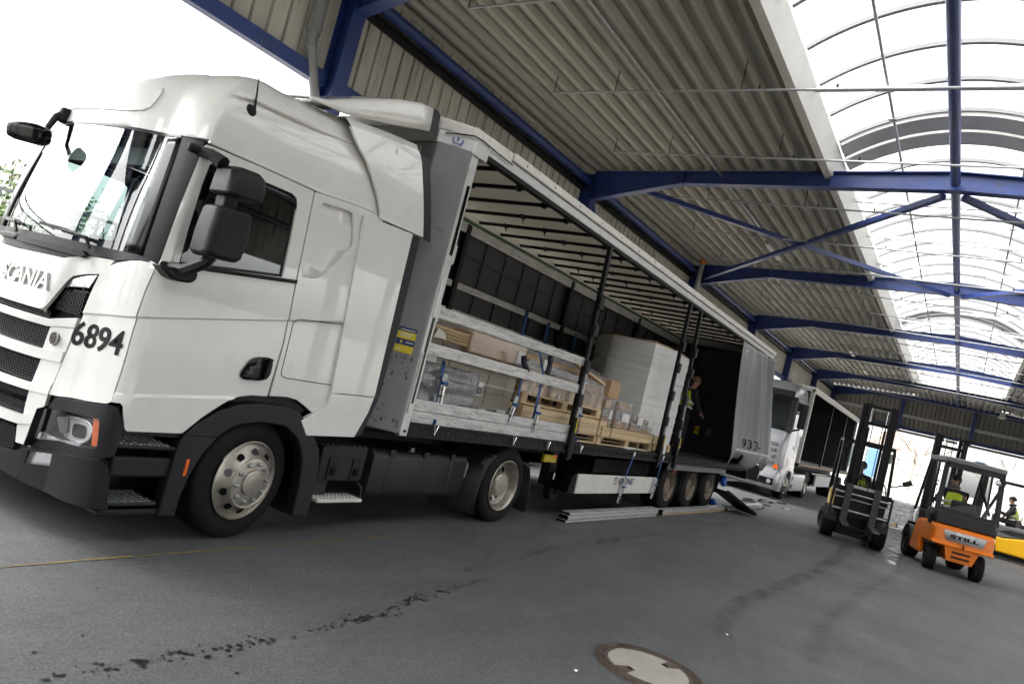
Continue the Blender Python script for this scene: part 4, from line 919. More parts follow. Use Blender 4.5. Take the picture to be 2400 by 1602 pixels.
# entry: recess and steps
for sd in (1, -1):
    Y_ = lambda y: ym(sd, y)
    def bb(mb, x0, x1, y0, y1, z0, z1): return mb.bb(x0, x1, *sorted((Y_(y0), Y_(y1))), z0, z1)
    bb(MB(), -1.08, -.5, .33, .37, .22, .80).build('step_well', 'gloss_black', tr)
    bb(MB(), -1.07, -.56, .07, .33, .745, .785).build('door_underside', BP, tr)
    bb(MB(), -1.06, -.6, .06, .33, .46, .60).build('step_riser', CP, tr, bevel=.02)
    bb(MB(), -1.07, -.62, .05, .35, .2, .25).build('step_sill', BP, tr, bevel=.015)
    for x0, x1, zt in ((-1.06, -.645, .685), (-1.045, -.68, .30)):
        st = bb(MB(), x0, x1, .045, .32, zt-.03, zt).build('step', 'fork_grey', tr, bevel=.012)
        tm = MB()
        for i in range(11):
            for j in range(6):
                xx = x0+.03+(x1-x0-.06)*(i+.5*(j % 2))/11; yy = .06+.24*j/5
                tm.box((xx, Y_(yy), zt+.003), (.022, .012, .008), Matrix.Rotation(.5 if (i+j) % 2 else -.5, 3, 'Z'))
        o = tm.build('tread_studs', 'ratchet', st); o['kind'] = 'stuff'
    # front wheel arch
    outer = [(-.66, .20), (-.655, .50), (-.65, .70), (-.625, .775), (-.54, .87), (-.4, .97), (-.24, 1.035), (-.05, 1.06), (.172, 1.062), (.32, 1.03), (.44, .955), (.55, .845), (.64, .74), (.69, .60), (.705, .40), (.70, .167)]
    inner = [(.535, .172), (.525, .40), (.49, .625), (.43, .75), (.356, .831), (.223, .905), (0, .918), (-.195, .886), (-.28, .845), (-.347, .79), (-.44, .65), (-.498, .492), (-.525, .35), (-.53, .20)]
    vs, fs = flat2d(outer+inner, (), [], [])
    mb = MB(); n = len(outer+inner)
    mb.prism(outer+inner, Y_(.025), Y_(.13), 'y'); ar = mb.build('wheel_arch', CP, tr, bevel=.012)
    bb(MB(), -.56, -.535, .016, .03, .49, .61).build('marker_light', 'amber', ar, bevel=.006)
    L0 = [(p[0], Y_(.13), p[1]) for p in inner]; L1 = [(p[0], Y_(.62), p[1]) for p in inner]; MB().loft([L0, L1]).build('arch_liner', 'gloss_black', ar)
    bb(MB(), .53, .62, .13, .6, .17, .75).build('mud_flap', BP, ar)
    # lower seams of the arch
    bb(MB(), -.652, -.36, .0235, .03, .777, .783).build('arch_seam', 'gloss_black', ar)
    # side fairings
    def fairS(x, z, off=0.0): return (x, .035+.085*max(0, (z-2.76)/.7)**1.6-off, z)
    def lowS(x, z, off=0.0): return (x, .03*max(0, min(1, (1.03-x)/.55))-off, z)
    if sd > 0:
        up_ = [(.135, 3.365), (.2, 3.29), (.271, 3.229), (.36, 3.165), (.45, 3.07), (.53, 2.965), (.575, 2.904), (.62, 2.83), (.64, 2.765), (.66, 2.762), (1.218, 2.774), (1.13, 3.08), (1.03, 3.42), (1.0, 3.48), (.965, 3.505), (.6, 3.45)]
        czs = [2.76+.06*i for i in range(14)]
        skin('upper_fairing', WP, tr, up_, S=fairS, thick=.025, cs=[.3, .5, .7, .9, 1.1], cz=czs)
        skin('fairing_edge', CP, tr, [(1.03, 3.42), (1.0, 3.48), (1.09, 3.49), (1.145, 3.45), (1.335, 2.762), (1.222, 2.774), (1.13, 3.08)], S=fairS, thick=.02, off=-.004, cs=[], cz=czs)
        skin('lower_fairing', WP, tr, [(.455, 2.73), (1.03, 2.75), (1.045, 2.3), (1.06, 1.957), (1.087, 1.256), (.593, 1.231), (.56, 1.6), (.5, 2.2)], S=lowS, thick=.03, off=.01, cs=[.6, .8, .95], cz=[1.4, 1.8, 2.2])
        skin('lower_fairing_skirt', WP, tr, [(.593, 1.222), (1.086, 1.247), (1.057, 1.102), (.97, .877), (.452, .849), (.356, .966), (.50, 1.05), (.57, 1.1), (.593, 1.134)], S=lowS, thick=.05, off=.012, cs=[.6, .8, .95], cz=[])
        skin('fairing_edge', CP, tr, [(1.033, 2.748), (1.145, 2.756), (1.173, 1.98), (1.158, 1.255), (1.09, 1.256), (1.063, 1.957)], S=lowS, thick=.02, off=.002, cs=[], cz=[])
        skin('fairing_edge', CP, tr, [(1.089, 1.247), (1.158, 1.247), (1.057, .896), (.974, .877), (1.06, 1.1)], S=lowS, thick=.02, off=.002, cs=[], cz=[])
    # top of the upper fairing rolling in towards the deflector
    rowsT = [[(x, Y_(fairS(x, z)[1]), z) for x, z in ((.135, 3.365), (.6, 3.45), (.965, 3.505))], [(x, Y_(.2), z+.05) for x, z in ((.135, 3.39), (.6, 3.47), (1.0, 3.52))], [(x, Y_(.45), z+.1) for x, z in ((.12, 3.33), (.6, 3.42), (1.02, 3.48))], [(x, Y_(1.275), z+.1) for x, z in ((.12, 3.34), (.6, 3.43), (1.02, 3.49))]]
    MB().loft(rowsT).build('fairing_top', WP, tr)
# back wall of the cab and floor
MB().bb(.68, .70, .1, 2.45, 1.0, 3.4).build('cab_back', WP, tr)
# roof deflector
rows = []
for x, zt_, zb in ((-.22, 3.45, 3.42), (-.05, 3.50, 3.44), (.13, 3.59, 3.46), (.4, 3.725, 3.535), (.7, 3.865, 3.62), (.95, 3.955, 3.70), (1.1, 3.985, 3.745)):
    row = []
    sec = [(.185, zb), (.195, zb+(zt_-zb)*.5), (.205, zt_-.035), (.22, zt_-.012), (.25, zt_), (.36, zt_+.008), (.8, zt_+.03), (1.275, zt_+.035)]
    row = [(x, a, b) for a, b in sec]+[(x, 2.55-a, b) for a, b in sec[:-1]][::-1]; rows.append(row)
df = MB().loft(rows).build('roof_deflector', WP, tr, sharp=60)
m = df.modifiers.new('s', 'SOLIDIFY'); m.thickness = .012
rows2 = [[(p[0]+dx, p[1], p[2]+dz) for p in rows[-1]] for dx, dz in ((.003, -.002), (.09, .005), (.11, -.01))]
MB().loft(rows2).build('deflector_edge', CP, df)
# antenna, mirrors
an = MB().lathe([(.052, 0), (.05, .012), (.035, .03), (.018, .045), (.0001, .047)], 18, frame((-.735, .142, 3.085), (1, 0, 0), (0, .42, 1))).build('antenna', BP, tr)
MB().tube([(-.73, .10, 3.10), (-.735, .11, 3.2), (-.742, .13, 3.33)], [.012, .007, .005], 6).tube([(-.742, .13, 3.33), (-.765, .19, 3.62)], .0018, 5).build('whip', BP, an)
for sd in (1,):
    Y_ = (lambda y: y)
    def mh(name, secs, parent, mat=BP):
        """rounded shell lofted along z from (z, x0, x1, y0, y1)"""
        rows = []
        for z, x0, x1, y0, y1 in secs:
            pts = rect_r(x0, x1, y0, y1, min(.06, (x1-x0)*.3, (y1-y0)*.35), 4); rows.append([(a, Y_(b), z+zs(a, b)) for a, b in pts])
        return MB().loft(rows, closed=True, cap=True).build(name, mat, parent, bevel=.012, sharp=60)
    zs = lambda a, b: .06*(a+.95)
    lowm = mh('mirror', [(1.99, -1.06, -.83, -.34, -.14), (2.02, -1.08, -.81, -.36, -.12), (2.15, -1.08, -.79, -.36, -.12), (2.30, -1.065, -.80, -.35, -.12), (2.325, -1.05, -.82, -.34, -.14)], tr)
    upm = mh('mirror', [(2.405, -1.035, -.79, -.36, -.12), (2.42, -1.045, -.775, -.37, -.1), (2.5, -1.04, -.76, -.36, -.1), (2.57, -1.02, -.77, -.33, -.08), (2.60, -.98, -.8, -.30, -.06)], tr)
    MB().bar((-.94, Y_(-.2), 2.31), (-.94, Y_(-.2), 2.42), .12, .1, up=(1, 0, 0)).build('mirror_stem', BP, lowm, bevel=.02)
    ta = MB().tube([(-1.06, Y_(.06), 2.655), (-1.04, Y_(-.04), 2.65), (-1.0, Y_(-.15), 2.60)], [.035, .035, .05], 8).build('mirror_arm', BP, upm)
    MB().box((-1.06, Y_(.05), 2.655), (.17, .05, .06)).build('arm_foot', BP, upm, bevel=.02)
    MB().tube([(-1.05, Y_(.04), 1.86), (-1.03, Y_(-.1), 1.87), (-.98, Y_(-.22), 1.95), (-.96, Y_(-.24), 2.02)], [.045, .045, .04, .04], 8).build('mirror_arm', BP, lowm)
    ft = [(-1.19, 1.862), (-1.10, 1.80), (-1.04, 1.79), (-.95, 1.80), (-.92, 1.83), (-.92, 1.885)]
    MB().prism(ft, Y_(.04), Y_(-.09), 'y').build('arm_foot', BP, lowm, bevel=.018)
# front mirror on its arm over the windscreen
km = MB().tube([(-1.235, 1.60, 2.83), (-1.30, 1.60, 2.77), (-1.36, 1.57, 2.62), (-1.44, 1.53, 2.575)], [.032, .026, .02, .022], 8).build('front_mirror', BP, tr)
MB().box((-1.25, 1.60, 2.80), (.07, .07, .12)).build('arm_foot', BP, km, bevel=.02)
T = Matrix.Translation((-1.50, 1.42, 2.555)) @ Matrix.Rotation(.5, 4, 'Z') @ Matrix.Rotation(-.15, 4, 'Y')
MB().loft([[(a*k, -.13+.26*t, b*k) for a, b in rect_r(-.075, .085, -.07, .075, .045, 4)] for t, k in ((0, .5), (.06, .8), (.25, 1), (.8, .96), (.95, .85), (1, .8))], closed=True, cap=True).build('mirror_shell', 'gloss_black', km, sharp=60)
o_ = [c for c in km.children if c.name.startswith('mirror_shell')][0]
o_.data.transform(Matrix.Translation(OFF[tr.name])); o_.data.transform(Matrix.Translation(-OFF[tr.name]) @ T)
# interior
MB().bb(-1.02, -.62, .2, 2.35, 1.2, 1.80).build('dashboard', 'dash_grey', tr, bevel=.08, seg=3)
MB().bb(-1.05, .62, .12, 2.43, .95, 1.0).build('cab_floor', 'dash_grey', tr)
MB().bb(.58, .64, .15, 2.4, 1.0, 3.3).build('bunk_curtain', 'bunk_grey', tr)
MB().bb(-1.0, .7, .12, 2.43, .90, .945).bb(-.62, .7, .10, 2.45, .945, 1.10).build('cab_underside', 'gloss_black', tr)
for y in (.62, 1.93):
    st = MB().bb(-.45, .1, y-.26, y+.26, 1.35, 1.55).build('seat', 'seat_cloth', tr, bevel=.05)
    MB().bar((.02, y, 1.5), (.2, y, 2.2), .48, .16, up=(1, 0, 0)).build('backrest', 'seat_cloth', st, bevel=.05)
    MB().bar((.19, y, 2.2), (.23, y, 2.4), .26, .11, up=(1, 0, 0)).build('headrest', 'seat_cloth', st, bevel=.04)
T = frame((-.62, .62, 1.85), (0, 1, 0), (-.5, 0, .85))
sw = MB()
sw.tube([T @ Vector((.22*cos(a), .22*sin(a), 0)) for a in [2*pi*i/28 for i in range(28)]], .017, 8, closed=True)
sw.tube([T @ Vector((-.2, 0, 0)), T @ Vector((.2, 0, 0))], .018, 6).tube([T @ Vector((0, 0, 0)), (-.85, .62, 1.7)], .03, 8).build('steering_wheel', 'seat_cloth', tr)
MB().bb(-.98, -.9, .5, 2.05, 2.55, 2.68).build('sun_blind', 'dash_grey', tr)
MB().bb(-1.0, .6, .15, 2.40, 2.735, 2.75).build('headliner', 'bunk_grey', tr)
for y0, y1 in ((.115, .13), (2.42, 2.435)):
    MB().bb(-.14, .6, y0, y1, 1.0, 2.735).bb(-.98, -.14, y0, y1, 1.0, 1.87).bb(-.98, -.14, y0, y1, 2.66, 2.735).build('side_lining', 'bunk_grey', tr)
# chassis, wheels, tanks
MB().bb(-.9, 4.6, .84, .91, .55, .80).bb(-.9, 4.6, 1.64, 1.71, .55, .80).build('chassis_rail', 'dark_steel', tr)
for sd in (1, -1):
    Y_ = lambda y: ym(sd, y)
    wheel(tr, 0, .06, .458, sd, 'front', steer=.1429, wd=.32)
    wheel(tr, 3.714, .04, .452, sd, 'rear', wd=.60)
    def bb(mb, x0, x1, y0, y1, z0, z1): return mb.bb(x0, x1, *sorted((Y_(y0), Y_(y1))), z0, z1)
    bx = bb(MB(), .78, 1.34, .12, .65, .445, .765).build('battery_box', CP, tr, bevel=.02)
    for x in (.93, 1.22):
        bb(MB(), x-.055, x+.055, .105, .13, .455, .66).build('latch_plate', BP, bx, bevel=.008)
        bb(MB(), x-.025, x+.025, .09, .11, .50, .58).build('latch', 'gloss_black', bx, bevel=.006)
    for i in range(8): bb(MB(), .80+i*.067, .84+i*.067, .13, .60, .765, .775).build('lid_rib', CP, bx)
    bb(MB(), .8, 1.0, .2, .22, .29, .45).build('step_bracket', 'fork_grey', bx)
    fs_ = bb(MB(), .81, 1.365, .07, .28, .265, .295).build('folding_step', 'offwhite_metal', tr, bevel=.006)
    fm = MB()
    for i in range(12):
        for j in range(4): fm.lathe([(.011, 0), (.009, .005), (.0001, .0055)], 6, Matrix.Translation((.84+i*.045, Y_(.1+j*.05), .295)))
    o = fm.build('tread_studs', 'offwhite_metal', fs_); o['kind'] = 'stuff'
    MB().tube([(1.36, Y_(.1), .3), (1.37, Y_(.12), .38), (1.34, Y_(.2), .45)], .012, 6).build('step_strut', 'fork_grey', fs_)
    tp = rect_r(.1, .72, .30, .755, .07, 5)
    tk = MB().loft([[(x, Y_(.1+(a-.1)*k+.31*(1-k)), .53+(b-.53)*k) for a, b in tp] for x, k in ((1.42, .96), (1.435, 1), (2.925, 1), (2.94, .96))], closed=True, cap=True).build('fuel_tank', 'tank_black', tr, sharp=40)
    for x in (1.66, 2.18, 2.64):
        sp = [(a+(a-.41)*.012*(1 if abs(a-.41) > .2 else 1)*1.0, b+(b-.53)*.02) for a, b in tp]
        MB().loft([[(x+dx, Y_(a), b) for a, b in sp] for dx in (-.028, .028)], closed=True).build('tank_strap', CP, tk)
        bb(MB(), x-.04, x+.04, .09, .2, .70, .77).build('strap_clamp', CP, tk, bevel=.008)
    MB().lathe([(.05, 0), (.055, .03), (.045, .035), (.0001, .03)], 16, Matrix.Translation((2.08, Y_(.24), .755))).build('filler_cap', 'chrome', tk)
    # rear mudguard: front half and rear flap
    P = []
    for a in range(-8, 95, 8):
        t = radians(180-a+10) if False else radians(188-a); P.append((3.714+.53*cos(t), .47+.53*sin(t)))
    P = [(3.20, .11), (3.17, .3), (3.19, .5), (3.26, .68), (3.38, .80)]
    MB().loft([[(a, Y_(.03), b) for a, b in P], [(a, Y_(.62), b) for a, b in P]]).build('mudguard', CP, tr).modifiers.new('s', 'SOLIDIFY').thickness = .02
    MB().loft([[(a-.25*(1 if i < 3 else .4), Y_(.5), b+.02) for i, (a, b) in enumerate(P)], [(a, Y_(.03), b) for a, b in P]]).build('mudguard_side', CP, tr)
    P = [(4.05, .75), (4.2, .70), (4.27, .58), (4.33, .40), (4.35, .12)]
    MB().loft([[(a, Y_(.03), b) for a, b in P], [(a, Y_(.62), b) for a, b in P]]).build('mudguard', CP, tr).modifiers.new('s', 'SOLIDIFY').thickness = .02
    bb(MB(), 2.98, 3.15, .2, .6, .45, .68).build('air_tank', 'galvanised', tr, bevel=.05)
MB().bb(3.0, 4.1, .95, 1.6, .80, .90).build('fifth_wheel', 'dark_steel', tr, bevel=.02)
for x, r in ((0, .458), (3.714, .452)): MB().tube([(x, .3, r), (x, 2.25, r)], .07, 10).build('axle', 'dark_steel', tr)
# ================================================================ CURTAIN-SIDED TRAILER (open side towards the camera)
tl = thing('curtain_trailer', 'grey curtain-sided trailer behind the white tractor, side open and loaded with pallets', 'trailer', (8.1, 1.275, 0), world=True)
X0, X1, ZF = 1.30, 14.92, 1.065
MB().bb(X0+.1, X1-.02, .13, 2.42, ZF-.03, ZF).build('floor', 'dark_steel', tl)
# side rail with lashing holes
for y0, y1 in ((0.0, .12), (2.43, 2.55)):
    r = MB().bb(X0+.38, X1, y0, y1, .93, .955).bb(X0+.38, X1, y0+.02 if y0 < 1 else y0, y1 if y0 < 1 else y1-.02, .955, 1.045).bb(X0+.38, X1, y0, y1, 1.045, 1.068).build('side_rail', 'dark_steel', tl)
hm = MB().bb(-.018, .018, -.002, .0, -.022, .022).mesh('lashing_hole'); hm.materials.append(MAT['gloss_black'])
for i in range(118):
    o = bpy.data.objects.new('lashing_hole', hm); COL.objects.link(o); o.parent = tl; o.location = Vector((1.78+i*.11, .0195, 1.0))-OFF[tl.name]
MB().bb(X0+.3, X1, .9, .97, .72, .93).bb(X0+.3, X1, 1.58, 1.65, .72, .93).build('chassis_beam', 'dark_steel', tl)
for i in range(22):
    x = 1.9+i*.6; MB().bb(x-.03, x+.03, .13, 2.42, .93, 1.034).build('cross_member', 'dark_steel', tl)
# front wall: chamfered corners, corner post
fw = [(X0, .24), (1.54, .0), (1.56, .0), (1.56, .06), (1.36, .26), (1.36, 2.29), (1.56, 2.49), (1.56, 2.55), (1.54, 2.55), (X0, 2.31)]
MB().prism(fw, .95, 3.74, 'z').build('front_wall', 'grey_paint', tl, bevel=.01)
for i in range(9):
    y = .42+i*.21; MB().bb(X0-.02, X0-.001, y, y+.1, 1.0, 3.68).build('wall_rib', 'aluminium_clean', tl)
for sd in (1, -1):
    Y_ = lambda y: ym(sd, y)
    po = MB().bb(1.56, 1.67, *sorted((Y_(.0), Y_(.075))), .93, 3.72).build('corner_post', 'aluminium_clean', tl, bevel=.006)
    if sd > 0:
        MB().bb(1.60, 1.645, -.002, .0, 2.72, 3.42).build('post_slot', 'gloss_black', po)
        MB().bb(1.60, 1.64, -.003, .0, 1.25, 2.1).build('post_slot', 'gloss_black', po)
        MB().bb(1.575, 1.60, -.010, -.001, 1.15, 1.75).build('post_track', 'aluminium', po, bevel=.003)
        MB().bb(1.585, 1.61, -.008, 0.0, 2.1, 2.5).build('seal_strip', 'paper', po, bevel=.002)
        MB().tube([(1.615, -.012, .98), (1.615, -.001, .98)], .014, 10).build('bolt', 'gloss_black', po)
        pts = [(1.672, .04, 2.72), (1.70, .04, 2.70), (1.70, .04, 2.58), (1.672, .04, 2.55)]
        MB().prism([(1.67, 3.4), (1.69, 3.38), (1.69, 2.85), (1.72, 2.84), (1.72, 2.66), (1.69, 2.64), (1.69, 2.25), (1.71, 2.22), (1.71, 2.08), (1.67, 2.05)], .02, .03, 'y').build('post_bracket', 'aluminium_clean', po)
# worn lower corner of the front wall, scuffs and stickers
sc = Vector((1.54-X0, -.24, 0)).normalized(); ch = lambda t, z, o=.003: (X0+.24*t-o*.7071*1.0, .24-.24*t-o*.7071, z)
def chquad(t0, t1, z0, z1, o, lean=0.0): return [ch(t0, z0, o), ch(t1, z0, o), ch(t1+lean, z1, o), ch(t0+lean, z1, o)]
st = MB().add(chquad(.28, .80, 1.70, 1.94, .003), [(0, 1, 2, 3)]).build('sticker', 'print_yellow', tl)
MB().add(chquad(.28, .80, 1.90, 1.94, .0045), [(0, 1, 2, 3)]).add(chquad(.28, .80, 1.77, 1.83, .0045), [(0, 1, 2, 3)]).build('sticker_band', 'print_navy', st)
mbp = MB()
for z, a, b in ((1.912, .34, .75), (1.875, .36, .70), (1.855, .36, .66), (1.797, .56, .76), (1.725, .32, .45)): mbp.add(chquad(a, b, z, z+.008, .0055), [(0, 1, 2, 3)])
mbp.build('sticker_print', 'paper', st)
MB().add(chquad(.40, .46, 1.787, 1.812, .0055), [(0, 1, 2, 3)]).build('sticker_sign', 'print_yellow', st)
rnd = random.Random(4); m1, m2, m3 = MB(), MB(), MB()
for i in range(34):
    t, z = rnd.uniform(.12, .92), 1.0+.7*rnd.random()**1.4; r = rnd.uniform(.002, .011)
    n = 7; sk = rnd.uniform(-2, 2); vs = [ch(t+r/.5*rnd.uniform(.3, 1.2)*cos(2*pi*k/n)+sk*r*sin(2*pi*k/n), z+r*rnd.uniform(.4, 3.2)*sin(2*pi*k/n), .003+.0002*(i % 5)) for k in range(n)]
    zz = z > 1.2 and z < 1.55
    (m2 if (zz and t > .4 and rnd.random() < .4) else m1 if rnd.random() < .97 else m3).add(vs, [tuple(range(n))])
for mm, nm, mt in ((m1, 'scuff', 'gloss_black'), (m2, 'sticker_scrap', 'sticker_red'), (m3, 'sticker_scrap', 'paper')):
    o = mm.build(nm, mt, tl); o['kind'] = 'stuff'
# roof: front cap, rails, tarpaulin, bows
cap = [(X0, .26), (1.55, .01), (1.56, -.02), (1.78, -.02), (1.78, .06), (1.6, .06), (1.42, .3), (1.42, 2.25), (1.6, 2.49), (1.78, 2.49), (1.78, 2.57), (1.56, 2.57), (1.55, 2.54), (X0, 2.29)]
MB().prism(cap, 3.715, 3.86, 'z').build('roof_cap', 'aluminium_clean', tl, bevel=.006)
cap2 = [(X0+.02, .30), (1.58, .02), (2.2, -.01), (2.2, .1), (2.2, 2.45), (2.2, 2.56), (1.58, 2.53), (X0+.02, 2.25)]
MB().prism(cap2, 3.862, 4.0, 'z').build('roof_cap_tarp', 'trailer_white', tl, bevel=.03)
Tc = frame((X0+.24*.32-.004, .24-.24*.32-.004, 3.752), (.24, -.24, 0), (0, 0, 1))
cw = MB()   # crown: two arcs, a wedge and a bar
for sgn in (-1, 1):
    A = [(sgn*(.022+.028*sin(t)), .045-.026*cos(t)*1.0) for t in [pi*.05+pi*.75*i/8 for i in range(9)]]
    for i in range(8):
        (a, b), (c, d) = A[i], A[i+1]; wd = .009*sin(pi*(i+.5)/8)+.005
        n_ = Vector((b-d, c-a)).normalized()*wd*.5
        cw.add([(a-n_.x, b-n_.y, .002), (c-n_.x, d-n_.y, .002), (c+n_.x, d+n_.y, .002), (a+n_.x, b+n_.y, .002)], [(0, 1, 2, 3)], Tc @ Matrix.Translation((.075, 0, 0)))
cw.add([(-.012, .075, .002), (.012, .075, .002), (.003, .03, .002), (-.003, .03, .002)], [(0, 1, 2, 3)], Tc @ Matrix.Translation((.075, 0, 0)))
cw.add([(-.045, .006, .002), (.045, .006, .002), (.045, .016, .002), (-.045, .016, .002)], [(0, 1, 2, 3)], Tc @ Matrix.Translation((.075, 0, 0)))
cw.build('crown_emblem', 'print_blue', tl)
cbl = MB().tube([(1.33, .2, 3.83), (1.42, .1, 3.86), (1.52, .0, 3.885), (1.62, -.026, 3.885), (1.9, -.026, 3.87), (2.2, -.024, 3.865)], .007, 6).build('roof_cable', 'gloss_black', tl)
for sd in (1, -1):
    Y_ = lambda y: ym(sd, y)
    rl = MB().bb(1.78, X1-.02, *sorted((Y_(-.005), Y_(.07))), 3.80, 3.90).build('roof_rail', 'aluminium_clean' if sd > 0 else 'aluminium', tl, bevel=.008)
    MB().bb(1.78, X1-.02, *sorted((Y_(.012), Y_(.1))), 3.765, 3.80).build('rail_track', 'dark_steel', rl)
    te = MB().bb(2.2, X1+.02, *sorted((Y_(-.028), Y_(.1))), 3.905, 4.0).build('roof_tarp_edge', 'trailer_white', tl, bevel=.012)
    if sd > 0:
        em = MB().lathe([(.011, 0), (.008, .004), (.0001, .005)], 8, Matrix.Rotation(pi/2, 4, 'X')).mesh('eyelet'); em.materials.append(MAT['dark_steel'])
        for i in range(20):
            o = bpy.data.objects.new('eyelet', em); COL.objects.link(o); o.parent = te; o.location = Vector((2.45+i*.64, -.0285, 3.95))-OFF[tl.name]
MB().bb(1.75, X1, .1, 2.45, 3.99, 4.0).build('roof_tarp', 'roof_tarp', tl)
MB().bb(1.70, X1-.1, 2.40, 2.46, 3.83, 3.87).build('bow_rail', 'green_rail', tl)
x = 1.95; k = 0; rnd = random.Random(9)
while x < X1-.3:
    b = MB().bb(x-.022, x+.022, .09, 2.45, 3.925, 3.965).build('roof_bow', 'dark_steel', tl)
    for yy in (.55, 1.25, 1.95):
        if rnd.random() < .65:
            MB().bb(x-.04, x+.04, yy-.02, yy+.02, 3.91, 3.97).build('bow_clamp', 'curtain_seam', b)
            if rnd.random() < .5: MB().bar((x, yy, 3.92), (x-.05, yy-.06, 3.85), .012, .012).build('strap_end', 'gloss_black', b)
    x += .62; k += 1
# far side: closed curtain with seams, posts and boards
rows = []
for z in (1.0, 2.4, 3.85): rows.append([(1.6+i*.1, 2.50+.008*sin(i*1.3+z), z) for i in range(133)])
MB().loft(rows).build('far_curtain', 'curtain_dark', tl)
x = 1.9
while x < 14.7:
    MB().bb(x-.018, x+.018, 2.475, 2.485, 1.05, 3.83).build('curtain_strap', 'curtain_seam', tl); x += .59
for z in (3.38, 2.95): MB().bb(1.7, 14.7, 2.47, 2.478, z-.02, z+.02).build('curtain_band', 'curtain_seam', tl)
MB().bb(1.7, 14.8, 2.38, 2.44, 3.68, 3.83).build('far_rail', 'aluminium', tl)
PX = (4.95, 8.4, 9.2)
for x in (4.75, 8.25, 11.7):
    MB().bb(x-.05, x+.05, 2.36, 2.46, 1.06, 3.82).build('far_stanchion', 'mast_black', tl, bevel=.01)
for z in (2.83, 2.42):
    for a, b in ((1.7, 4.68), (4.82, 8.18), (8.32, 11.6)):
        MB().bb(a, b, 2.385, 2.415, z, z+.105).build('far_board', 'aluminium', tl, bevel=.005)
# rear frame and doors (dark inside)
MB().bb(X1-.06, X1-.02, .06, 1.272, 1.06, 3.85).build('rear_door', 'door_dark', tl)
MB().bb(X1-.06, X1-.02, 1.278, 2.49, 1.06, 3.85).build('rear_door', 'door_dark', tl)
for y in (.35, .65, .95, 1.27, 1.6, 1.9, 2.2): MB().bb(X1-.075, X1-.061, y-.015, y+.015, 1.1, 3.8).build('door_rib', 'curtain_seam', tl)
for z, c in ((1.62, 'print_yellow'), (1.5, 'print_yellow'), (1.36, 'print_navy')): MB().bb(X1-.068, X1-.062, 1.42, 1.54, z, z+.09).build('door_sticker', c, tl)
MB().bb(X1-.068, X1-.062, 1.1, 1.24, 1.55, 1.72).build('door_sticker', 'mid_grey', tl)
for sd in (1, -1): MB().bb(X1-.16, X1, *sorted((ym(sd, .0), ym(sd, .1))), .93, 3.8).build('rear_post', 'grey_paint', tl)
MB().bb(X1-.02, X1+.03, .0, 2.55, .72, 1.05).build('rear_bumper', 'dark_steel', tl)
MB().bb(X1-.12, X1-.01, .1, 2.45, 3.82, 3.99).build('rear_header', 'grey_paint', tl)
# near stanchions
def stanchion(x, lean, zb=.86):
    P = lambda z: x-lean*(z-.9)/2.95
    s = MB().bar((P(1.0), .035, 1.0), (P(3.82), .035, 3.82), .06, .075, up=(1, 0, 0)).build('stanchion', 'mast_black', tl, bevel=.01)
    f = MB().bar((P(zb), -.02, zb), (P(1.42), -.02, 1.42), .05, .12, up=(1, 0, 0)).build('stanchion_foot', 'mast_black', s, bevel=.02)
    MB().bar((P(1.22)+.0, -.048, 1.22), (P(1.42), -.048, 1.42), .006, .03, up=(1, 0, 0)).build('reflector', 'print_yellow', f)
    MB().bar((P(1.42)+.02, -.01, 1.42), (P(2.2)+.02, -.01, 2.2), .025, .03, up=(1, 0, 0)).build('stanchion_lever', 'aluminium', s)
    for z in (1.66, 2.12, 2.62, 3.0):
        MB().bar((P(z), -.01, z-.09), (P(z), -.01, z+.09), .05, .13, up=(1, 0, 0)).build('board_pocket', 'mast_black', s, bevel=.02)
    MB().bar((P(zb-.02), .0, zb-.02), (P(zb+.14), .0, zb+.14), .06, .10, up=(1, 0, 0)).build('stanchion_root', 'dark_steel', s)
    return s
stanchion(5.05, .17); stanchion(8.49, .13); stanchion(9.36, .40)
# near aluminium boards between the front post and the first stanchion
for z0, z1, lab in ((1.068, 1.18, 0), (1.184, 1.297, 0), (1.745, 1.86, 0), (2.115, 2.225, 0)):
    b = MB().bb(1.70, 4.99, .025, .05, z0, z1).build('side_board', 'aluminium', tl, bevel=.004)
    MB().bb(1.70, 4.99, .0248, .0502, z1-.012, z1-.004).build('board_edge', 'aluminium_clean', b)
# bunched near curtain at the rear
NX, NZ = 72, 40; rows = []; rnd = random.Random(5)
for j in range(NZ+1):
    v = j/NZ; z = 3.76+(1.03-3.76)*v; row = []
    for i in range(NX+1):
        u = i/NX
        xl = 11.95+.45*v; yl = -.0-.23*v**1.4; yr = -.05-.58*v**1.05
        x = xl+(14.82-xl)*u; y = yl+(yr-yl)*u**1.2
        y += .05*sin(u*7+.5*v)*(.2+.8*v)*(.3+u)+.045*sin(u*19+1.5*v)*u**1.5*(1-.35*v)+.012*sin(u*41+3*v)*u
        t = max(0, 1-v*3.2); y += t*(.10*sin(u*34)*u**2); x += .12*sin(u*15+v)*u*(1-u)*(1-v*.5)+.07*t*sin(u*27)*u
        if v > .86: q = (v-.86)/.14; y += q*q*(.10+.06*sin(u*9)); z += .02*sin(u*15)*q
        row.append((x, y, z))
    rows.append(row)
cu = MB().loft(rows).build('curtain', 'curtain_grey', tl, sharp=80); m = cu.modifiers.new('s', 'SOLIDIFY'); m.thickness = .006
def curt(u, v, off=.012):
    i = min(int(u*NX), NX-1); j = min(int(v*NZ), NZ-1); a, b = u*NX-i, v*NZ-j
    P = Vector(rows[j][i])*(1-a)*(1-b)+Vector(rows[j][i+1])*a*(1-b)+Vector(rows[j+1][i])*(1-a)*b+Vector(rows[j+1][i+1])*a*b
    n = (Vector(rows[j][i+1])-Vector(rows[j][i])).cross(Vector(rows[j+1][i])-Vector(rows[j][i])).normalized()
    if n.y > 0: n = -n
    return P+n*off
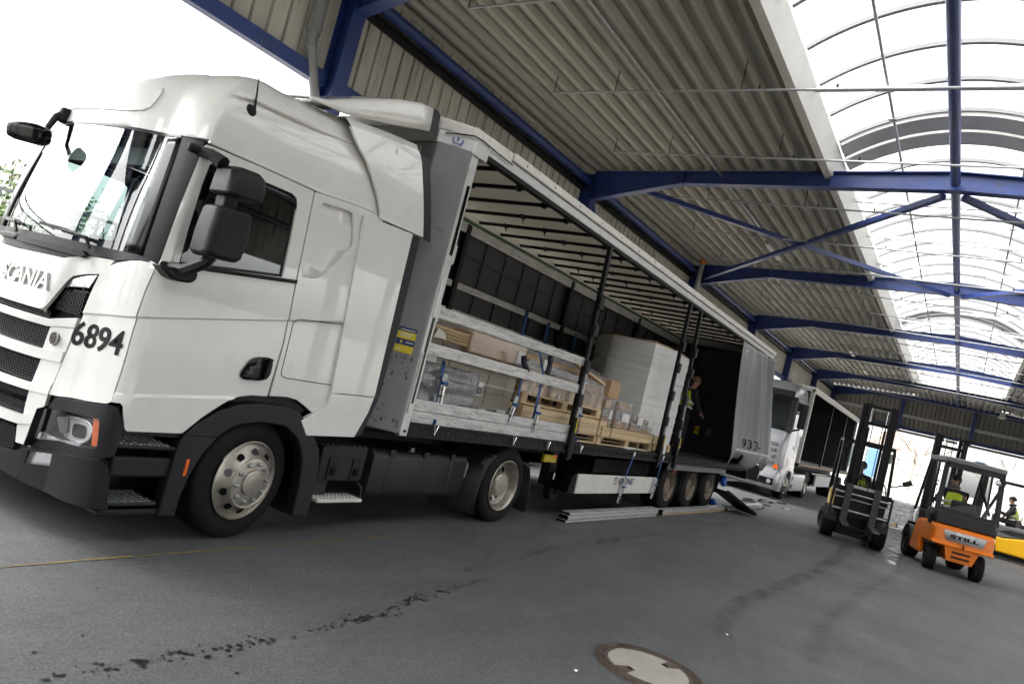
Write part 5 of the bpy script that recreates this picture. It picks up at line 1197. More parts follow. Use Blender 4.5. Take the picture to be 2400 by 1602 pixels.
vs, fs = text2d('933-', 1.0, .01); W_ = max(a for a, b in vs); H_ = max(b for a, b in vs)
mb = MB(); mb.v = [tuple(curt(.24+.40*a/W_, .83-.075*b/H_)) for a, b in vs]; mb.f = fs; mb.build('curtain_number', 'print_black', cu)
mb = MB()
for i in range(22):
    u = .10+i*.04; mb.add([curt(u, .865), curt(u+.03, .865), curt(u+.03, .845), curt(u, .845)], [(0, 1, 2, 3)])
o = mb.build('reflective_strip', 'paper', cu); o['kind'] = 'stuff'
for u in (.25, .55):
    MB().loft([[curt(u, .9+.02*k, .02) for k in range(6)], [curt(u+.05, .9+.02*k, .02) for k in range(6)]]).build('buckle_strap', 'gloss_black', cu)
mb = MB()
for i in range(6):
    mb.add([curt(.955, .33+.012*i, .01), curt(.995, .33+.012*i, .01), curt(.995, .342+.012*i, .01), curt(.955, .342+.012*i, .01)], [(0, 1, 2, 3)])
mb.build('printed_block', 'print_cyan', cu)
MB().add([curt(.955, .41, .01), curt(.995, .41, .01), curt(.995, .45, .01), curt(.955, .45, .01)], [(0, 1, 2, 3)]).build('printed_block', 'print_black', cu)
MB().add([curt(.955, .58, .01), curt(.995, .58, .01), curt(.995, .63, .01), curt(.955, .63, .01)], [(0, 1, 2, 3)]).build('printed_block', 'print_blue', cu)
MB().add([curt(.10, .05), curt(.16, .05), curt(.16, .058), curt(.10, .058)], [(0, 1, 2, 3)]).add([curt(.10, .05), curt(.11, .05), curt(.11, .11), curt(.10, .11)], [(0, 1, 2, 3)]).build('contour_mark', 'paper', cu)
# running gear
for sd in (1, -1):
    for i in range(3): wheel(tl, 9.70+1.31*i, .1, .47, sd, 'rear', rr=.275, wd=.40, rim='rim_dirty')
    Y_ = lambda y: ym(sd, y)
    sg = MB().prism([(5.62, .355), (5.60, .64), (8.73, .645), (8.78, .36)], Y_(.02), Y_(.05), 'y').build('side_guard', 'offwhite_metal', tl, bevel=.01)
    MB().prism([(5.40, .36), (5.60, .355), (5.58, .64), (5.46, .62)], Y_(.04), Y_(.3), 'y').build('guard_end', 'gloss_black', sg)
    if sd > 0:
        T = frame((7.05, .0185, .505), (1, 0, 0), (0, 0, 1)); mk = MB(); textmesh(mk, 'KRONE', T, wd=.62, ht=.105, bold=.025, shear=.25, thick=.0015); mk.build('lettering', 'print_navy', sg)
        cw = MB(); Tc = frame((6.86, .018, .50), (1, 0, 0), (0, 0, 1))
        for a, b, c, d in ((.0, .0, .14, .014), (.0, .03, .02, .11), (.12, .03, .14, .11), (.06, .03, .08, .11), (.02, .10, .06, .118), (.08, .10, .12, .118)):
            cw.add([(a, b, 0), (c, b, 0), (c, d, 0), (a, d, 0)], [(0, 1, 2, 3)], Tc)
        cw.build('crown_emblem', 'print_navy', sg)
    MB().bb(9.25, 13.1, *sorted((Y_(.03), Y_(.08))), .80, .92).build('mudguard_rail', 'grey_worn', tl, bevel=.015)
    for x in (10.35, 11.66, 12.95): MB().bb(x-.012, x+.012, *sorted((Y_(.1), Y_(.5))), .35, .85).build('mud_flap', 'black_plastic', tl)
    ll = MB().bb(5.45, 5.62, *sorted((Y_(.42), Y_(.56))), .35, .95).build('landing_leg', 'dark_steel', tl)
    MB().lathe([(.14, -.06), (.15, -.05), (.15, .05), (.14, .06), (.07, .06), (.05, .03), (.0001, .03)], 24, Matrix.Translation((5.55, Y_(.36), .31)) @ Matrix.Rotation(pi/2*sd, 4, 'X')).build('leg_wheel', 'rubber', ll)
    MB().bb(5.0, 5.35, *sorted((Y_(.3), Y_(.34))), .72, .82).build('marking_plate', 'print_yellow', tl)
    MB().bb(4.72, 4.8, *sorted((Y_(.01), Y_(.02))), .84, .88).build('marker_light', 'amber', tl, bevel=.005)
    MB().bb(9.75, 9.83, *sorted((Y_(.08), Y_(.1))), .74, .78).build('marker_light', 'amber', tl, bevel=.005)
    MB().bb(6.3, 8.6, *sorted((Y_(.15), Y_(.75))), .38, .86).build('pallet_box', 'gloss_black', tl)
for i in range(3): MB().tube([(9.70+1.31*i, .3, .47), (9.70+1.31*i, 2.25, .47)], .07, 10).build('axle', 'dark_steel', tl)
hb = MB().lathe([(.09, -.05), (.11, -.03), (.11, .03), (.09, .05)], 18, Matrix.Translation((13.2, .05, .62)) @ Matrix.Rotation(pi/2, 4, 'X')).build('hose_reel', 'blue_plastic', tl)
# ================================================================ CARGO
def plain(name, mb, mat, label, cat, group=None, bevel=0):
    return tag(mb.build(name, mat, None, bevel), label, cat, group)
def pallet(x0, x1, y0, y1, z, label, mat='pine', h=.14, group=None, nb=5):
    t = thing('pallet', label, 'pallet', ((x0+x1)/2, (y0+y1)/2, z), world=True, group=group)
    w_ = (y1-y0)
    for i in range(nb):
        a = y0+(w_-.1)*i/(nb-1); MB().bb(x0, x1, a, a+.1, z+h-.022, z+h).build('deck_plank', mat, t)
    for yy in (y0, (y0+y1)/2-.05, y1-.1): MB().bb(x0, x1, yy, yy+.1, z, z+.022).build('bottom_plank', mat, t)
    for xx in (x0, (x0+x1)/2-.07, x1-.14):
        for yy in (y0, (y0+y1)/2-.05, y1-.1): MB().bb(xx, xx+.14, yy, yy+.1, z+.022, z+h-.022).build('block', mat, t)
    return t
def plank_bundle(x0, x1, y0, y1, z0, rows_, cols, th, label, mat='pine', seed=1):
    t = thing('plank_bundle', label, 'timber', ((x0+x1)/2, (y0+y1)/2, z0), world=True); rnd = random.Random(seed); cw_ = (y1-y0)/cols
    for j in range(rows_):
        for i in range(cols):
            a, b = x0+rnd.uniform(-.04, .04), x1+rnd.uniform(-.04, .04)
            MB().bb(a, b, y0+i*cw_+.003, y0+(i+1)*cw_-.003, z0+j*th, z0+(j+1)*th-.004).build('plank', mat, t)
    for xx in (x0+(x1-x0)*.12, x1-(x1-x0)*.12): MB().bb(xx-.006, xx+.006, y0-.004, y1+.004, z0-.004, z0+rows_*th+.004).build('steel_band', 'gloss_black', t)
    return t
ZT = ZF+.004
# first pallet by the front wall: grey wrapped block, cartons behind it
def carton_block(x0, x1, y0, y1, z0, nx, nz, dz, mat, label):
    t = thing('carton_stack', label, 'cartons', ((x0+x1)/2, (y0+y1)/2, z0), world=True); rnd = random.Random(int(x0*100))
    w_ = (x1-x0)/nx
    for j in range(nz):
        for i in range(nx):
            MB().bb(x0+i*w_+.003, x0+(i+1)*w_-.003, y0+rnd.uniform(0, .012), y1, z0+j*dz+.002, z0+(j+1)*dz-.002).build('carton', mat, t)
    return t
cb = carton_block(1.85, 3.85, .32, 1.2, ZT+.15, 10, 3, .26, 'carton_grey', 'grey-brown cartons stacked in rows behind the aluminium side boards')
pallet(1.85, 3.8, .34, 1.2, ZT, 'wooden pallet under the grey-brown cartons', 'pine_old')
for z in (1.30, 1.56, 1.82): MB().bb(1.84, 3.86, .316, .319, z, z+.018).build('tape_band', 'ratchet', cb)
for i, (x, z) in enumerate(((2.82, 1.52), (3.06, 1.50), (2.88, 1.24), (3.66, 1.22))):
    l = MB().bb(x-.1, x+.1, .308, .314, z-.07, z+.09).build('shipping_label', 'paper', cb)
    for k in range(4): MB().bb(x-.085+k*.045, x-.05+k*.045, .3055, .3075, z-.055, z+.035).build('label_picture', 'print_dark', l)
MB().bb(2.05, 2.2, .308, .314, 1.66, 1.76).build('shipping_label', 'paper', cb); MB().bb(3.18, 3.33, .308, .314, 1.17, 1.29).build('shipping_label', 'paper', cb)
# grey wrapped block
def wrapped(x0, x1, y0, y1, z0, z1, mat, name, label, inner=None, inmat=None, seed=1, amp=.02):
    rnd = random.Random(seed); t = thing(name, label, 'wrapped pallet', ((x0+x1)/2, (y0+y1)/2, z0), world=True)
    if inner:
        inner(t)
    nz = 16; per = 48; rows = []
    for j in range(nz+1):
        z = z0+(z1-z0)*j/nz; row = []
        pts = rect_r(x0, x1, y0, y1, .05, 3); q = []
        for i in range(per):
            f = i/per*len(pts); a = pts[int(f) % len(pts)]; b = pts[(int(f)+1) % len(pts)]; k = f-int(f); q.append((a[0]+(b[0]-a[0])*k, a[1]+(b[1]-a[1])*k))
        for i, (a, b) in enumerate(q):
            row.append((a+rnd.uniform(-amp, amp), b+rnd.uniform(-amp, amp)*.7, z+rnd.uniform(-.01, .01)))
        rows.append(row)
    top = [((p[0]*.9+(x0+x1)*.05), (p[1]*.9+(y0+y1)*.05), z1+.012) for p in rows[-1]]; rows.append(top)
    o = MB().loft(rows, closed=True).build('film', mat, t, sharp=70)
    MB().add(top, [tuple(range(len(top)))]).build('film_top', mat, t)
    return t
def in1(t): MB().bb(1.80, 2.72, .14, .27, ZT+.06, ZT+.54).build('crate', 'mid_grey', t); MB().bb(1.80, 2.0, .12, .138, ZT+.1, ZT+.5).build('crate_side', 'fork_grey', t)
wrapped(1.76, 2.78, .10, .30, ZT+.02, ZT+.60, 'grey_film', 'wrapped_crate', 'low crate in grey stretch film beside the front wall', in1, amp=.016)
# boards and a long carton on top of the cartons
plank_bundle(1.78, 3.2, .25, 1.2, 1.93, 4, 5, .035, 'thin yellowish boards stacked over the cartons by the front wall', 'board_wood', 3)
plain('paper_sheet', MB().loft([[(1.93, .2, 1.93), (1.97, .2, 2.03)], [(2.05, .19, 1.94), (2.09, .2, 2.0)], [(2.12, .2, 1.93), (2.12, .2, 1.97)]]), 'paper', 'crumpled white paper sheet on the thin boards', 'paper')
lc = thing('long_carton', 'long brown carton wrapped in clear film on top of the cartons', 'carton', (3.1, .4, 1.87), world=True)
MB().bb(2.6, 3.75, .22, .52, 1.875, 2.12).build('carton_body', 'cardboard', lc, bevel=.02)
MB().bb(2.58, 3.77, .205, .535, 1.87, 2.135).build('film', 'wrap_film', lc, bevel=.03)
MB().bb(3.55, 3.72, .2, .204, 1.92, 2.06).build('shipping_label', 'paper', lc)
plain('small_carton', MB().bb(3.3, 3.7, .6, .9, 1.95, 2.2), 'cardboard', 'small brown carton behind the long film-wrapped carton', 'carton', bevel=.008)
wrapped(2.2, 4.0, .95, 1.9, 1.95, 2.32, 'wrap_film', 'wrapped_bundle', 'bundle under clear film behind the thin boards', lambda t: MB().bb(2.25, 3.95, 1.0, 1.85, 1.96, 2.27).build('carton_body', 'carton_grey', t), amp=.02)
# second pallet: timber, film-wrapped grey mouldings
pallet(3.95, 6.35, .22, 1.2, ZT, 'long low pallet under the pale planks, nearest the first stanchion')
plank_bundle(3.93, 6.5, .18, 1.25, ZT+.145, 3, 6, .075, 'pale pine planks banded in a stack on the long pallet', 'pine', 5)
pallet(3.95, 6.3, .25, 1.2, ZT+.38, 'second tier pallet standing on the pale pine planks')
tb = thing('tube_bundle', 'film-wrapped bundle of cartons and grey mouldings above the second tier pallet', 'wrapped pallet', (5.1, .7, 1.585), world=True)
rnd = random.Random(12); x = 4.0
while x < 6.2:
    wd = rnd.uniform(.14, .24); MB().bb(x, x+wd-.02, .3+rnd.uniform(0, .05), 1.15, 1.59, 1.76+rnd.uniform(0, .05)).build('spacer_carton', 'cardboard', tb); x += wd+rnd.uniform(.02, .14)
for j, z in enumerate((1.82, 1.91, 2.0)):
    for i in range(4): MB().bb(3.95, 6.15-.1*j, .32+i*.22, .51+i*.22, z, z+.07).build('moulding', 'plate_grey' if (i+j) % 2 else 'cardboard', tb)
rows = []
for j in range(11):
    z = 1.59+.055*j; rows.append([(3.92+2.36*i/40+.012*sin(i*3.1+j), .27+.012*sin(i*2.3+j*1.7)+(.05*max(0, j-7)), z+.01*sin(i+j)) for i in range(41)])
rows.append([(p[0], 1.15, 2.12) for p in rows[-1]])
MB().loft(rows).build('film', 'wrap_film', tb, sharp=70)
MB().loft([[(6.28, .27+.9*i/8+.01*sin(i*2), 1.59+.5*j/6) for i in range(9)] for j in range(7)]).build('film', 'wrap_film', tb)
MB().bb(4.30, 4.48, .255, .26, 1.92, 2.06).build('shipping_label', 'paper', tb)
plain('loose_plank', MB().bar((4.9, .22, 2.16), (6.2, .30, 1.98), .09, .03), 'pine', 'single loose pine plank leaning over the wrapped mouldings', 'plank')
# end of that pallet: small cartons and clear-wrapped stacks
pallet(6.3, 8.6, .2, 1.2, ZT+.0, 'pallet with thick bottom rollers between the second and third stanchion', 'pine')
plank_bundle(6.32, 8.72, .15, 1.2, ZT+.142, 2, 6, .075, 'pale planks carrying the clear-wrapped cartons', 'pine', 8)
for i, (x0, x1, z1, lab) in enumerate(((6.45, 6.75, 1.78, 'tall clear-wrapped stack of drawers next to the loose plank'), (6.95, 7.45, 1.80, 'clear-wrapped cartons with grey front panel in the middle'), (7.62, 8.05, 1.62, 'low clear-wrapped cartons beside the white octagonal bin'), (8.12, 8.55, 1.58, 'lowest clear-wrapped cartons next to the middle stanchion'))):
    def inn(t, x0=x0, x1=x1, z1=z1):
        for k, c in enumerate(('cardboard', 'plate_grey', 'cardboard')):
            MB().bb(x0+.04, x1-.04, .3, .9, ZT+.3+k*(z1-1.37)/3, ZT+.3+(k+1)*(z1-1.37)/3-.02).build('carton', c, t)
        MB().bb(x0+.1, x1-.1, .215, .22, 1.48, 1.62).build('shipping_label', 'paper', t)
    wrapped(x0, x1, .24, .95, ZT+.295, z1, 'wrap_film', 'wrapped_cartons', lab, inn, seed=20+i, amp=.012)
pc = plain('printed_carton', MB().bb(6.52, 6.9, .3, .7, 1.80, 2.08), 'cardboard', 'brown carton with white printed end on the clear-wrapped stack', 'carton', bevel=.008)
# white wrapped octagonal bin
ob = [(8.2, .42), (8.2, 1.25), (8.75, 1.85), (9.7, 2.1), (10.3, 1.9), (10.3, .5), (9.35, .36), (8.6, .34)]
obt = thing('octagonal_bin', 'tall octagonal bin wrapped in white film in the middle of the trailer', 'bin', (9.2, 1.1, ZT), world=True)
rows = []
rnd = random.Random(31)
for j in range(40):
    z = ZT+.14+1.76*j/39; row = []; jr = rnd.uniform(-.007, .007)
    for i in range(len(ob)):
        a, b = ob[i], ob[(i+1) % len(ob)]
        for k in range(5): row.append((a[0]+(b[0]-a[0])*k/5+rnd.uniform(-.006, .006)+jr, a[1]+(b[1]-a[1])*k/5+rnd.uniform(-.006, .006)+jr, z+.012*sin(i*2.1+k*.7+j)))
    rows.append(row)
MB().loft(rows, closed=True).build('film', 'white_film', obt, sharp=70)
MB().prism(ob, ZT+1.88, ZT+1.905, 'z').build('lid', 'cardboard', obt)
MB().add([(8.178, .95, 1.95), (8.178, .75, 1.95), (8.178, .75, 2.22), (8.178, .95, 2.22)], [(0, 1, 2, 3)]).build('shipping_label', 'paper', obt)
for xx in (8.4, 9.2, 10.0): MB().bb(xx, xx+.12, .4, 1.9, ZT, ZT+.138).build('skid', 'pine', obt)
plain('paper_sheet', MB().loft([[(8.62, .08, 1.075), (8.66, .08, 1.3), (8.68, .09, 1.45)], [(8.95, .06, 1.075), (8.98, .08, 1.25), (9.0, .1, 1.42)]]), 'paper', 'torn white sheet by the foot of the middle stanchion', 'paper')
plain('packing_film', MB().loft([[(7.2, .05, 1.075), (7.6, .07, 1.085), (8.1, .05, 1.076)], [(7.2, .2, 1.08), (7.6, .22, 1.10), (8.1, .2, 1.08)]]), 'paper', 'strip of white packing film lying on the trailer floor edge', 'film')
# ---------------------------------------------------------------- lashing straps
def strap(pts, wd, label, mat='strap_blue', ratchet=None, hook=None, group='lashing straps'):
    t = thing('lashing_strap', label, 'strap', pts[0], world=True, group=group)
    L, R = [], []
    for i, p in enumerate(pts):
        L.append((p[0]-wd/2, p[1], p[2])); R.append((p[0]+wd/2, p[1], p[2]))
    o = MB().loft([L, R]).build('webbing', mat, t); m = o.modifiers.new('s', 'SOLIDIFY'); m.thickness = .004
    if ratchet:
        x, y, z, ht, ln = ratchet
        r = MB().bar((x, y, z), (x+ln, y, z+ht), .02, .075, up=(1, 0, 0)).build('ratchet', 'ratchet', t, bevel=.008)
        MB().tube([(x+ln*.7-.045, y-.02, z+ht*.7), (x+ln*.7+.045, y-.02, z+ht*.7)], .018, 8).build('spool', mat, r)
        MB().bar((x+.01, y-.018, z+.02), (x+ln*.6, y-.022, z+ht*.6), .008, .03, up=(1, 0, 0)).build('lever', 'chrome', r)
        MB().tube([(x+ln*.3-.04, y-.016, z+ht*.3), (x+ln*.3+.04, y-.016, z+ht*.3)], .009, 6).build('pin', 'dark_steel', r)
    if hook:
        x, y, z = hook; MB().tube([(x-.03, y, z+.11), (x, y, z), (x+.035, y, z+.1)], .007, 6).build('hook', 'chrome', t)
    return t
strap([(2.06, .10, 1.72), (2.07, .07, 1.5), (2.07, .055, 1.3), (2.07, .02, 1.07)], .05, 'blue strap and ratchet on the grey-wrapped crate by the front wall', ratchet=(2.09, .045, 1.27, .33, -.02), hook=(2.07, -.01, .97))
strap([(3.6, .17, 1.9), (3.58, .10, 1.8), (3.55, .045, 1.5), (3.52, .045, 1.3)], .045, 'blue strap over the long carton, ratchet down at the board', ratchet=(3.42, .03, 1.19, .34, .07), hook=(3.6, -.01, .955))
strap([(4.05, .22, 2.15), (4.03, .14, 2.0), (4.02, .06, 1.86), (4.0, .045, 1.5), (4.0, .045, 1.2)], .05, 'blue strap with dark corner guard left of the first stanchion', ratchet=(4.03, .025, 1.13, .36, .0), hook=(4.45, -.01, .95))
strap([(5.22, .2, 2.02), (5.23, .12, 1.8), (5.26, .12, 1.5), (5.32, .12, 1.2), (5.36, .03, 1.0)], .04, 'blue strap just right of the first stanchion', ratchet=(5.36, .10, 1.2, .36, -.04), hook=(5.4, -.01, .95))
for p, lab in (([(3.45, .05, 2.0), (3.5, .06, 1.93), (3.6, .05, 1.85)], 'dark corner guard under the strap on the long carton'), ([(4.02, .03, 2.1), (4.06, .03, 2.0), (4.03, .02, 1.88)], 'dark corner guard on the wrapped mouldings')):
    tag(MB().tube(p, .035, 8).build('corner_guard', 'strap_dark'), lab, 'corner guard')
for x, z1 in ((6.9, 2.95), (7.72, 2.9), (8.85, 2.88)):
    strap([(x, 2.37, z1), (x-.02, 2.36, 2.6), (x-.03, 2.3, 2.3), (x-.05, 2.1, 2.0)], .09, {6.9: 'blue strap hanging on the far boards behind the thin boards', 7.72: 'middle one of the blue straps hanging on the far boards', 8.85: 'rearmost of the blue straps hanging on the far boards'}[x])
strap([(7.33, -.012, 1.0), (7.30, -.015, .9), (7.22, -.02, .72), (7.18, -.03, .62)], .04, 'blue strap hanging over the side guard, left of two', ratchet=(7.1, -.03, .22, .38, .09), hook=(7.34, -.01, .95))
strap([(8.68, -.012, 1.0), (8.67, -.015, .85), (8.62, -.02, .66)], .04, 'blue strap hanging in front of the trailer wheels, right of two', ratchet=(8.52, -.03, .28, .36, .09), hook=(8.7, -.01, .95))
# crumpled blue strap webbing on the floor edge
rnd = random.Random(6)
for (xa, xb, y, z, lab) in ((2.55, 4.6, .1, 1.075, 'crumpled blue strap webbing under the lowest aluminium board'), (5.05, 5.4, .08, 1.08, 'bunched blue strap end at the foot of the first stanchion')):
    n = 26; mb = MB(); rows = [[(xa+(xb-xa)*i/n, y+.04*sin(i*1.1)+rnd.uniform(-.02, .02), z+.012+abs(.05*sin(i*.9+1))*rnd.uniform(.3, 1)) for i in range(n+1)]]; rows.append([(p[0]+.01, p[1]+.06, p[2]+.02) for p in rows[0]])
    tag(mb.loft(rows).build('strap_heap', 'strap_blue', None, sharp=80), lab, 'strap')
# ---------------------------------------------------------------- boards taken off the trailer, lying along it
bd = None; rnd = random.Random(14)
for (xa, xb, n, place) in ((5.25, 8.72, 4, 'nearest stack'), (9.0, 13.1, 3, 'middle stack'), (13.25, 16.7, 3, 'farthest stack')):
    for k in range(n):
        w_ = ('lowest', 'second', 'third', 'top')[k] if n == 4 else ('lowest', 'middle', 'top')[k]
        dx = rnd.uniform(-.06, .06); dy = rnd.uniform(-.015, .015); z = .006+k*.034
        mt = 'pine_old' if (xa > 8.9 and xa < 9.1 and k == 0) else 'aluminium'
        t = thing('side_board', f'{w_} removed side board in the {place} lying beside the trailer', 'board', ((xa+xb)/2, -.08, z), group='side boards on the ground', world=True)
        MB().bb(xa+dx, xb+dx, -.15+dy, -.015+dy, z, z+.006).bb(xa+dx, xb+dx, -.15+dy, -.015+dy, z+.022, z+.028).bb(xa+dx, xb+dx, -.135+dy, -.128+dy, z+.006, z+.022).bb(xa+dx, xb+dx, -.04+dy, -.033+dy, z+.006, z+.022).build('profile', mt, t)
        MB().bb(xa+dx, xb+dx, -.1525+dy, -.150+dy, z, z+.028).build('edge', 'aluminium_clean' if mt == 'aluminium' else mt, t)
        MB().bb(xa+dx-.012, xa+dx, -.15+dy, -.015+dy, z+.001, z+.027).build('end_cap', 'gloss_black', t)
# black panel leaning between boards and trailer
pn = thing('black_panel', 'black ribbed panel leaning on the boards behind the trailer wheels', 'panel', (13.4, -.2, 0), world=True)
A, B = Vector((14.0, -.42, .03)), Vector((12.75, .02, .46))
MB().bar(A, B, .52, .03).build('sheet', 'black_plastic', pn, bevel=.01)
d = (B-A).normalized(); s = d.cross(Vector((0, 0, 1))).normalized()
for k in (-1, 1): MB().bar(A+s*.25*k+Vector((0, 0, .03)), B+s*.25*k+Vector((0, 0, .03)), .04, .03).build('rim', 'charcoal_plastic', pn)
MB().bar(A+Vector((0, 0, .03))-s*.25, A+Vector((0, 0, .03))+s*.25, .04, .03).build('rim', 'charcoal_plastic', pn)
MB().bar(A+d*.45-s*.2+Vector((0, 0, .024)), A+d*.45+s*.2+Vector((0, 0, .024)), .03, .02).build('rib', 'charcoal_plastic', pn)
tag(MB().ball((13.35, .25, .09), (.14, .1, .08), 10, 6).build('bag', 'blue_plastic'), 'small blue plastic bag lying behind the leaning black panel', 'bag')
# ================================================================ SECOND TRUCK (silver) AND ITS TRAILER
def t2_cab():
    t = thing('semi_truck', 'silver tractor unit parked behind the grey trailer', 'truck', (22.5, 1.7, 0), world=True)
    YA, YB = .46, 2.94
    def ring(z, xf, xb=23.35, ins=0.0, r=.22):
        return [(a, b, z) for a, b in rect_r(xf, xb, YA+ins, YB-ins, r, 6)]
    low = [ring(1.0, 21.16), ring(1.2, 21.12), ring(1.6, 21.10), ring(1.95, 21.12), ring(2.2, 21.17), ring(2.26, 21.2)]
    MB().loft(low, closed=True).build('cab_body', 'silver_paint', t, sharp=50)
    upr = [ring(3.42, 21.42, ins=.04), ring(3.5, 21.44, ins=.05), ring(3.62, 21.5, ins=.06), ring(3.75, 21.62, ins=.09, r=.25), ring(3.88, 21.85, ins=.14, r=.3), ring(3.97, 22.2, ins=.24, r=.35), ring(4.0, 22.6, ins=.4, r=.35)]
    MB().loft(upr, closed=True, cap=True).build('cab_roof', 'silver_paint', t, sharp=50)
    gl = [ring(2.26, 21.205, ins=.012, r=.2), ring(3.42, 21.425, ins=.045, r=.2)]
    # glass on front and doors only
    n = len(gl[0]); a = MB(); q = [[p for p in row if p[0] < 21.45+.25] for row in gl]
    fr = [[(21.215, y, 2.27) for y in (.62, 1.2, 1.7, 2.2, 2.78)], [(21.43, y, 3.41) for y in (.66, 1.2, 1.7, 2.2, 2.74)]]
    MB().loft([[(21.2+.0*k, y, 2.27) for k, y in enumerate((.62, 1.2, 1.7, 2.2, 2.78))], [(21.42, y, 3.41) for y in (.66, 1.2, 1.7, 2.2, 2.74)]]).build('windscreen', 'cab_glass', t)
    for yy, y2 in ((YA+.01, YA+.045), (YB-.01, YB-.045)):
        MB().loft([[(21.62, yy, 2.45), (22.45, yy, 2.45)], [(21.66, y2, 3.33), (22.5, y2, 3.33)]]).build('door_window', 'cab_glass', t)
        sg = 1 if yy < 1 else -1
        MB().bar((21.25, yy+.06*sg, 2.26), (21.47, y2+.06*sg, 3.42), .16, .26, up=(1, 0, 0)).build('pillar_trim', 'black_plastic', t)
        MB().loft([[(22.45, yy-.006*sg, 2.26), (23.35, yy-.006*sg, 2.26)], [(22.5, y2-.006*sg, 3.42), (23.35, y2-.006*sg, 3.42)]]).build('cab_side', 'silver_paint', t)
        MB().loft([[(21.3, yy-.006*sg, 2.26), (22.45, yy-.006*sg, 2.26)], [(21.62, yy-.006*sg, 2.45), (22.46, yy-.006*sg, 2.45)]]).build('door_top', 'silver_paint', t)
        MB().loft([[(21.66, y2-.006*sg, 3.33), (22.5, y2-.006*sg, 3.33)], [(21.5, y2-.006*sg, 3.43), (22.5, y2-.006*sg, 3.43)]]).build('window_header', 'silver_paint', t)
        MB().bb(22.45, 22.5, min(yy-.01*sg, yy), max(yy-.01*sg, yy), 1.45, 3.3).build('door_gap', 'gloss_black', t)
        MB().bb(22.15, 22.38, min(yy-.012*sg, yy), max(yy-.012*sg, yy), 1.75, 1.85).build('door_handle', 'gloss_black', t, bevel=.004)
        m = MB().bb(21.45, 21.68, *sorted((yy-.34*sg, yy-.10*sg)), 2.45, 3.28).build('mirror', 'black_plastic', t, bevel=.05)
        MB().bar((21.55, yy-.2*sg, 2.43), (21.45, yy, 2.33), .06, .06).build('mirror_arm', 'black_plastic', m)
        # skirt behind the front wheel, steps
        MB().bb(23.2, 25.75, *sorted((yy, yy+.5*sg)), .28, .92).build('side_skirt', 'silver_paint', t, bevel=.04)
        for x in (23.45, 23.52): pass
        for z in (.4, .68): MB().bb(23.3, 23.6, *sorted((yy-.006*sg, yy+.1*sg)), z, z+.13).build('skirt_opening', 'gloss_black', t)
        MB().bb(24.9, 25.05, *sorted((yy-.004*sg, yy+.01*sg)), .6, .66).build('marker_light', 'amber', t)
        # arch
        A = [(22.5+.62*cos(radians(a)), .5+.62*sin(radians(a))) for a in range(-5, 186, 12)]; B = [(22.5+.53*cos(radians(a)), .5+.53*sin(radians(a))) for a in range(-5, 186, 12)]
        MB().prism(A+B[::-1], yy-.015*sg, yy+.1*sg, 'y').build('wheel_arch', 'silver_paint', t, bevel=.01)
        MB().prism([(23.1, .5), (23.12, .95), (22.95, 1.02), (23.35, 1.02), (23.35, .35)], yy, yy+.1*sg, 'y').build('cab_step_panel', 'silver_paint', t)
        MB().prism([(21.3, .42), (21.9, .42), (21.93, .75), (22.05, 1.02), (21.2, 1.02)], yy+.003*sg, yy+.1*sg, 'y').build('bumper_side', 'silver_paint', t)
        A = [(26.4+.56*cos(radians(a)), .5+.56*sin(radians(a))) for a in range(20, 175, 12)]
        MB().loft([[(p, yy, q_) for p, q_ in A], [(p, yy+.6*sg, q_) for p, q_ in A]]).build('mudguard', 'silver_paint', t)
        wheel_at(t, 22.5, yy+.03*sg, .5, sg, 'front'); wheel_at(t, 26.4, yy+.03*sg, .5, sg, 'rear')
        MB().tube([(22.55, y2+.03*sg, 3.6), (22.57, y2+.02*sg, 3.75), (22.6, y2+.1*sg, 4.2)], [.03, .008, .004], 6).build('antenna', 'gloss_black', t)
    bp_ = [ring(.28, 21.22, 21.9, r=.15), ring(.36, 21.12, 21.9, r=.18), ring(.6, 21.06, 21.9), ring(.9, 21.1, 21.9), ring(1.02, 21.16, 21.9)]
    MB().loft(bp_, closed=True, cap=True).build('bumper', 'silver_paint', t, sharp=50)
    for y in (.62, 2.32):
        h = MB().bb(21.045, 21.1, y, y+.46, .44, .66).build('headlamp', 'gloss_black', t, bevel=.01)
        MB().lathe([(.07, 0), (.06, -.02), (.0001, -.03)], 14, frame((21.04, y+.33 if y > 1 else y+.13, .55), (0, -1, 0), (0, 0, 1))).build('reflector', 'lamp_silver', h)
        MB().bb(21.09, 21.13, y-.05, y+.1, 1.0, 1.12).build('indicator', 'amber', h)
    MB().bb(21.06, 21.1, 1.1, 2.3, .42, .95).build('lower_grille', 'gloss_black', t)
    MB().bb(21.045, 21.06, 1.45, 1.95, .48, .6).build('number_plate', 'paper', t)
    for k in range(4): MB().bb(21.05, 21.1, .75, 2.65, 1.15+.2*k, 1.24+.2*k).build('grille_bar', 'mid_grey', t, bevel=.01)
    MB().bb(21.3, 21.42, .6, 2.8, 3.40, 3.62).build('sun_visor', 'black_plastic', t, bevel=.03)
    MB().bb(21.3, 23.3, .55, 2.85, 1.05, 1.1).build('cab_floor', 'dash_grey', t); MB().bb(21.35, 21.7, .6, 2.8, 1.7, 2.25).build('dashboard', 'dash_grey', t, bevel=.06)
    MB().bb(23.25, 23.32, .5, 2.9, 1.1, 3.9).build('back_wall', 'dash_grey', t)
    MB().bb(22.3, 22.5, .8, 1.25, 1.5, 2.6).build('seat', 'seat_cloth', t, bevel=.06)
    MB().bb(21.4, 27.2, 1.2, 1.3, .6, .9).bb(21.4, 27.2, 2.1, 2.2, .6, .9).build('chassis_rail', 'dark_steel', t)
    return t
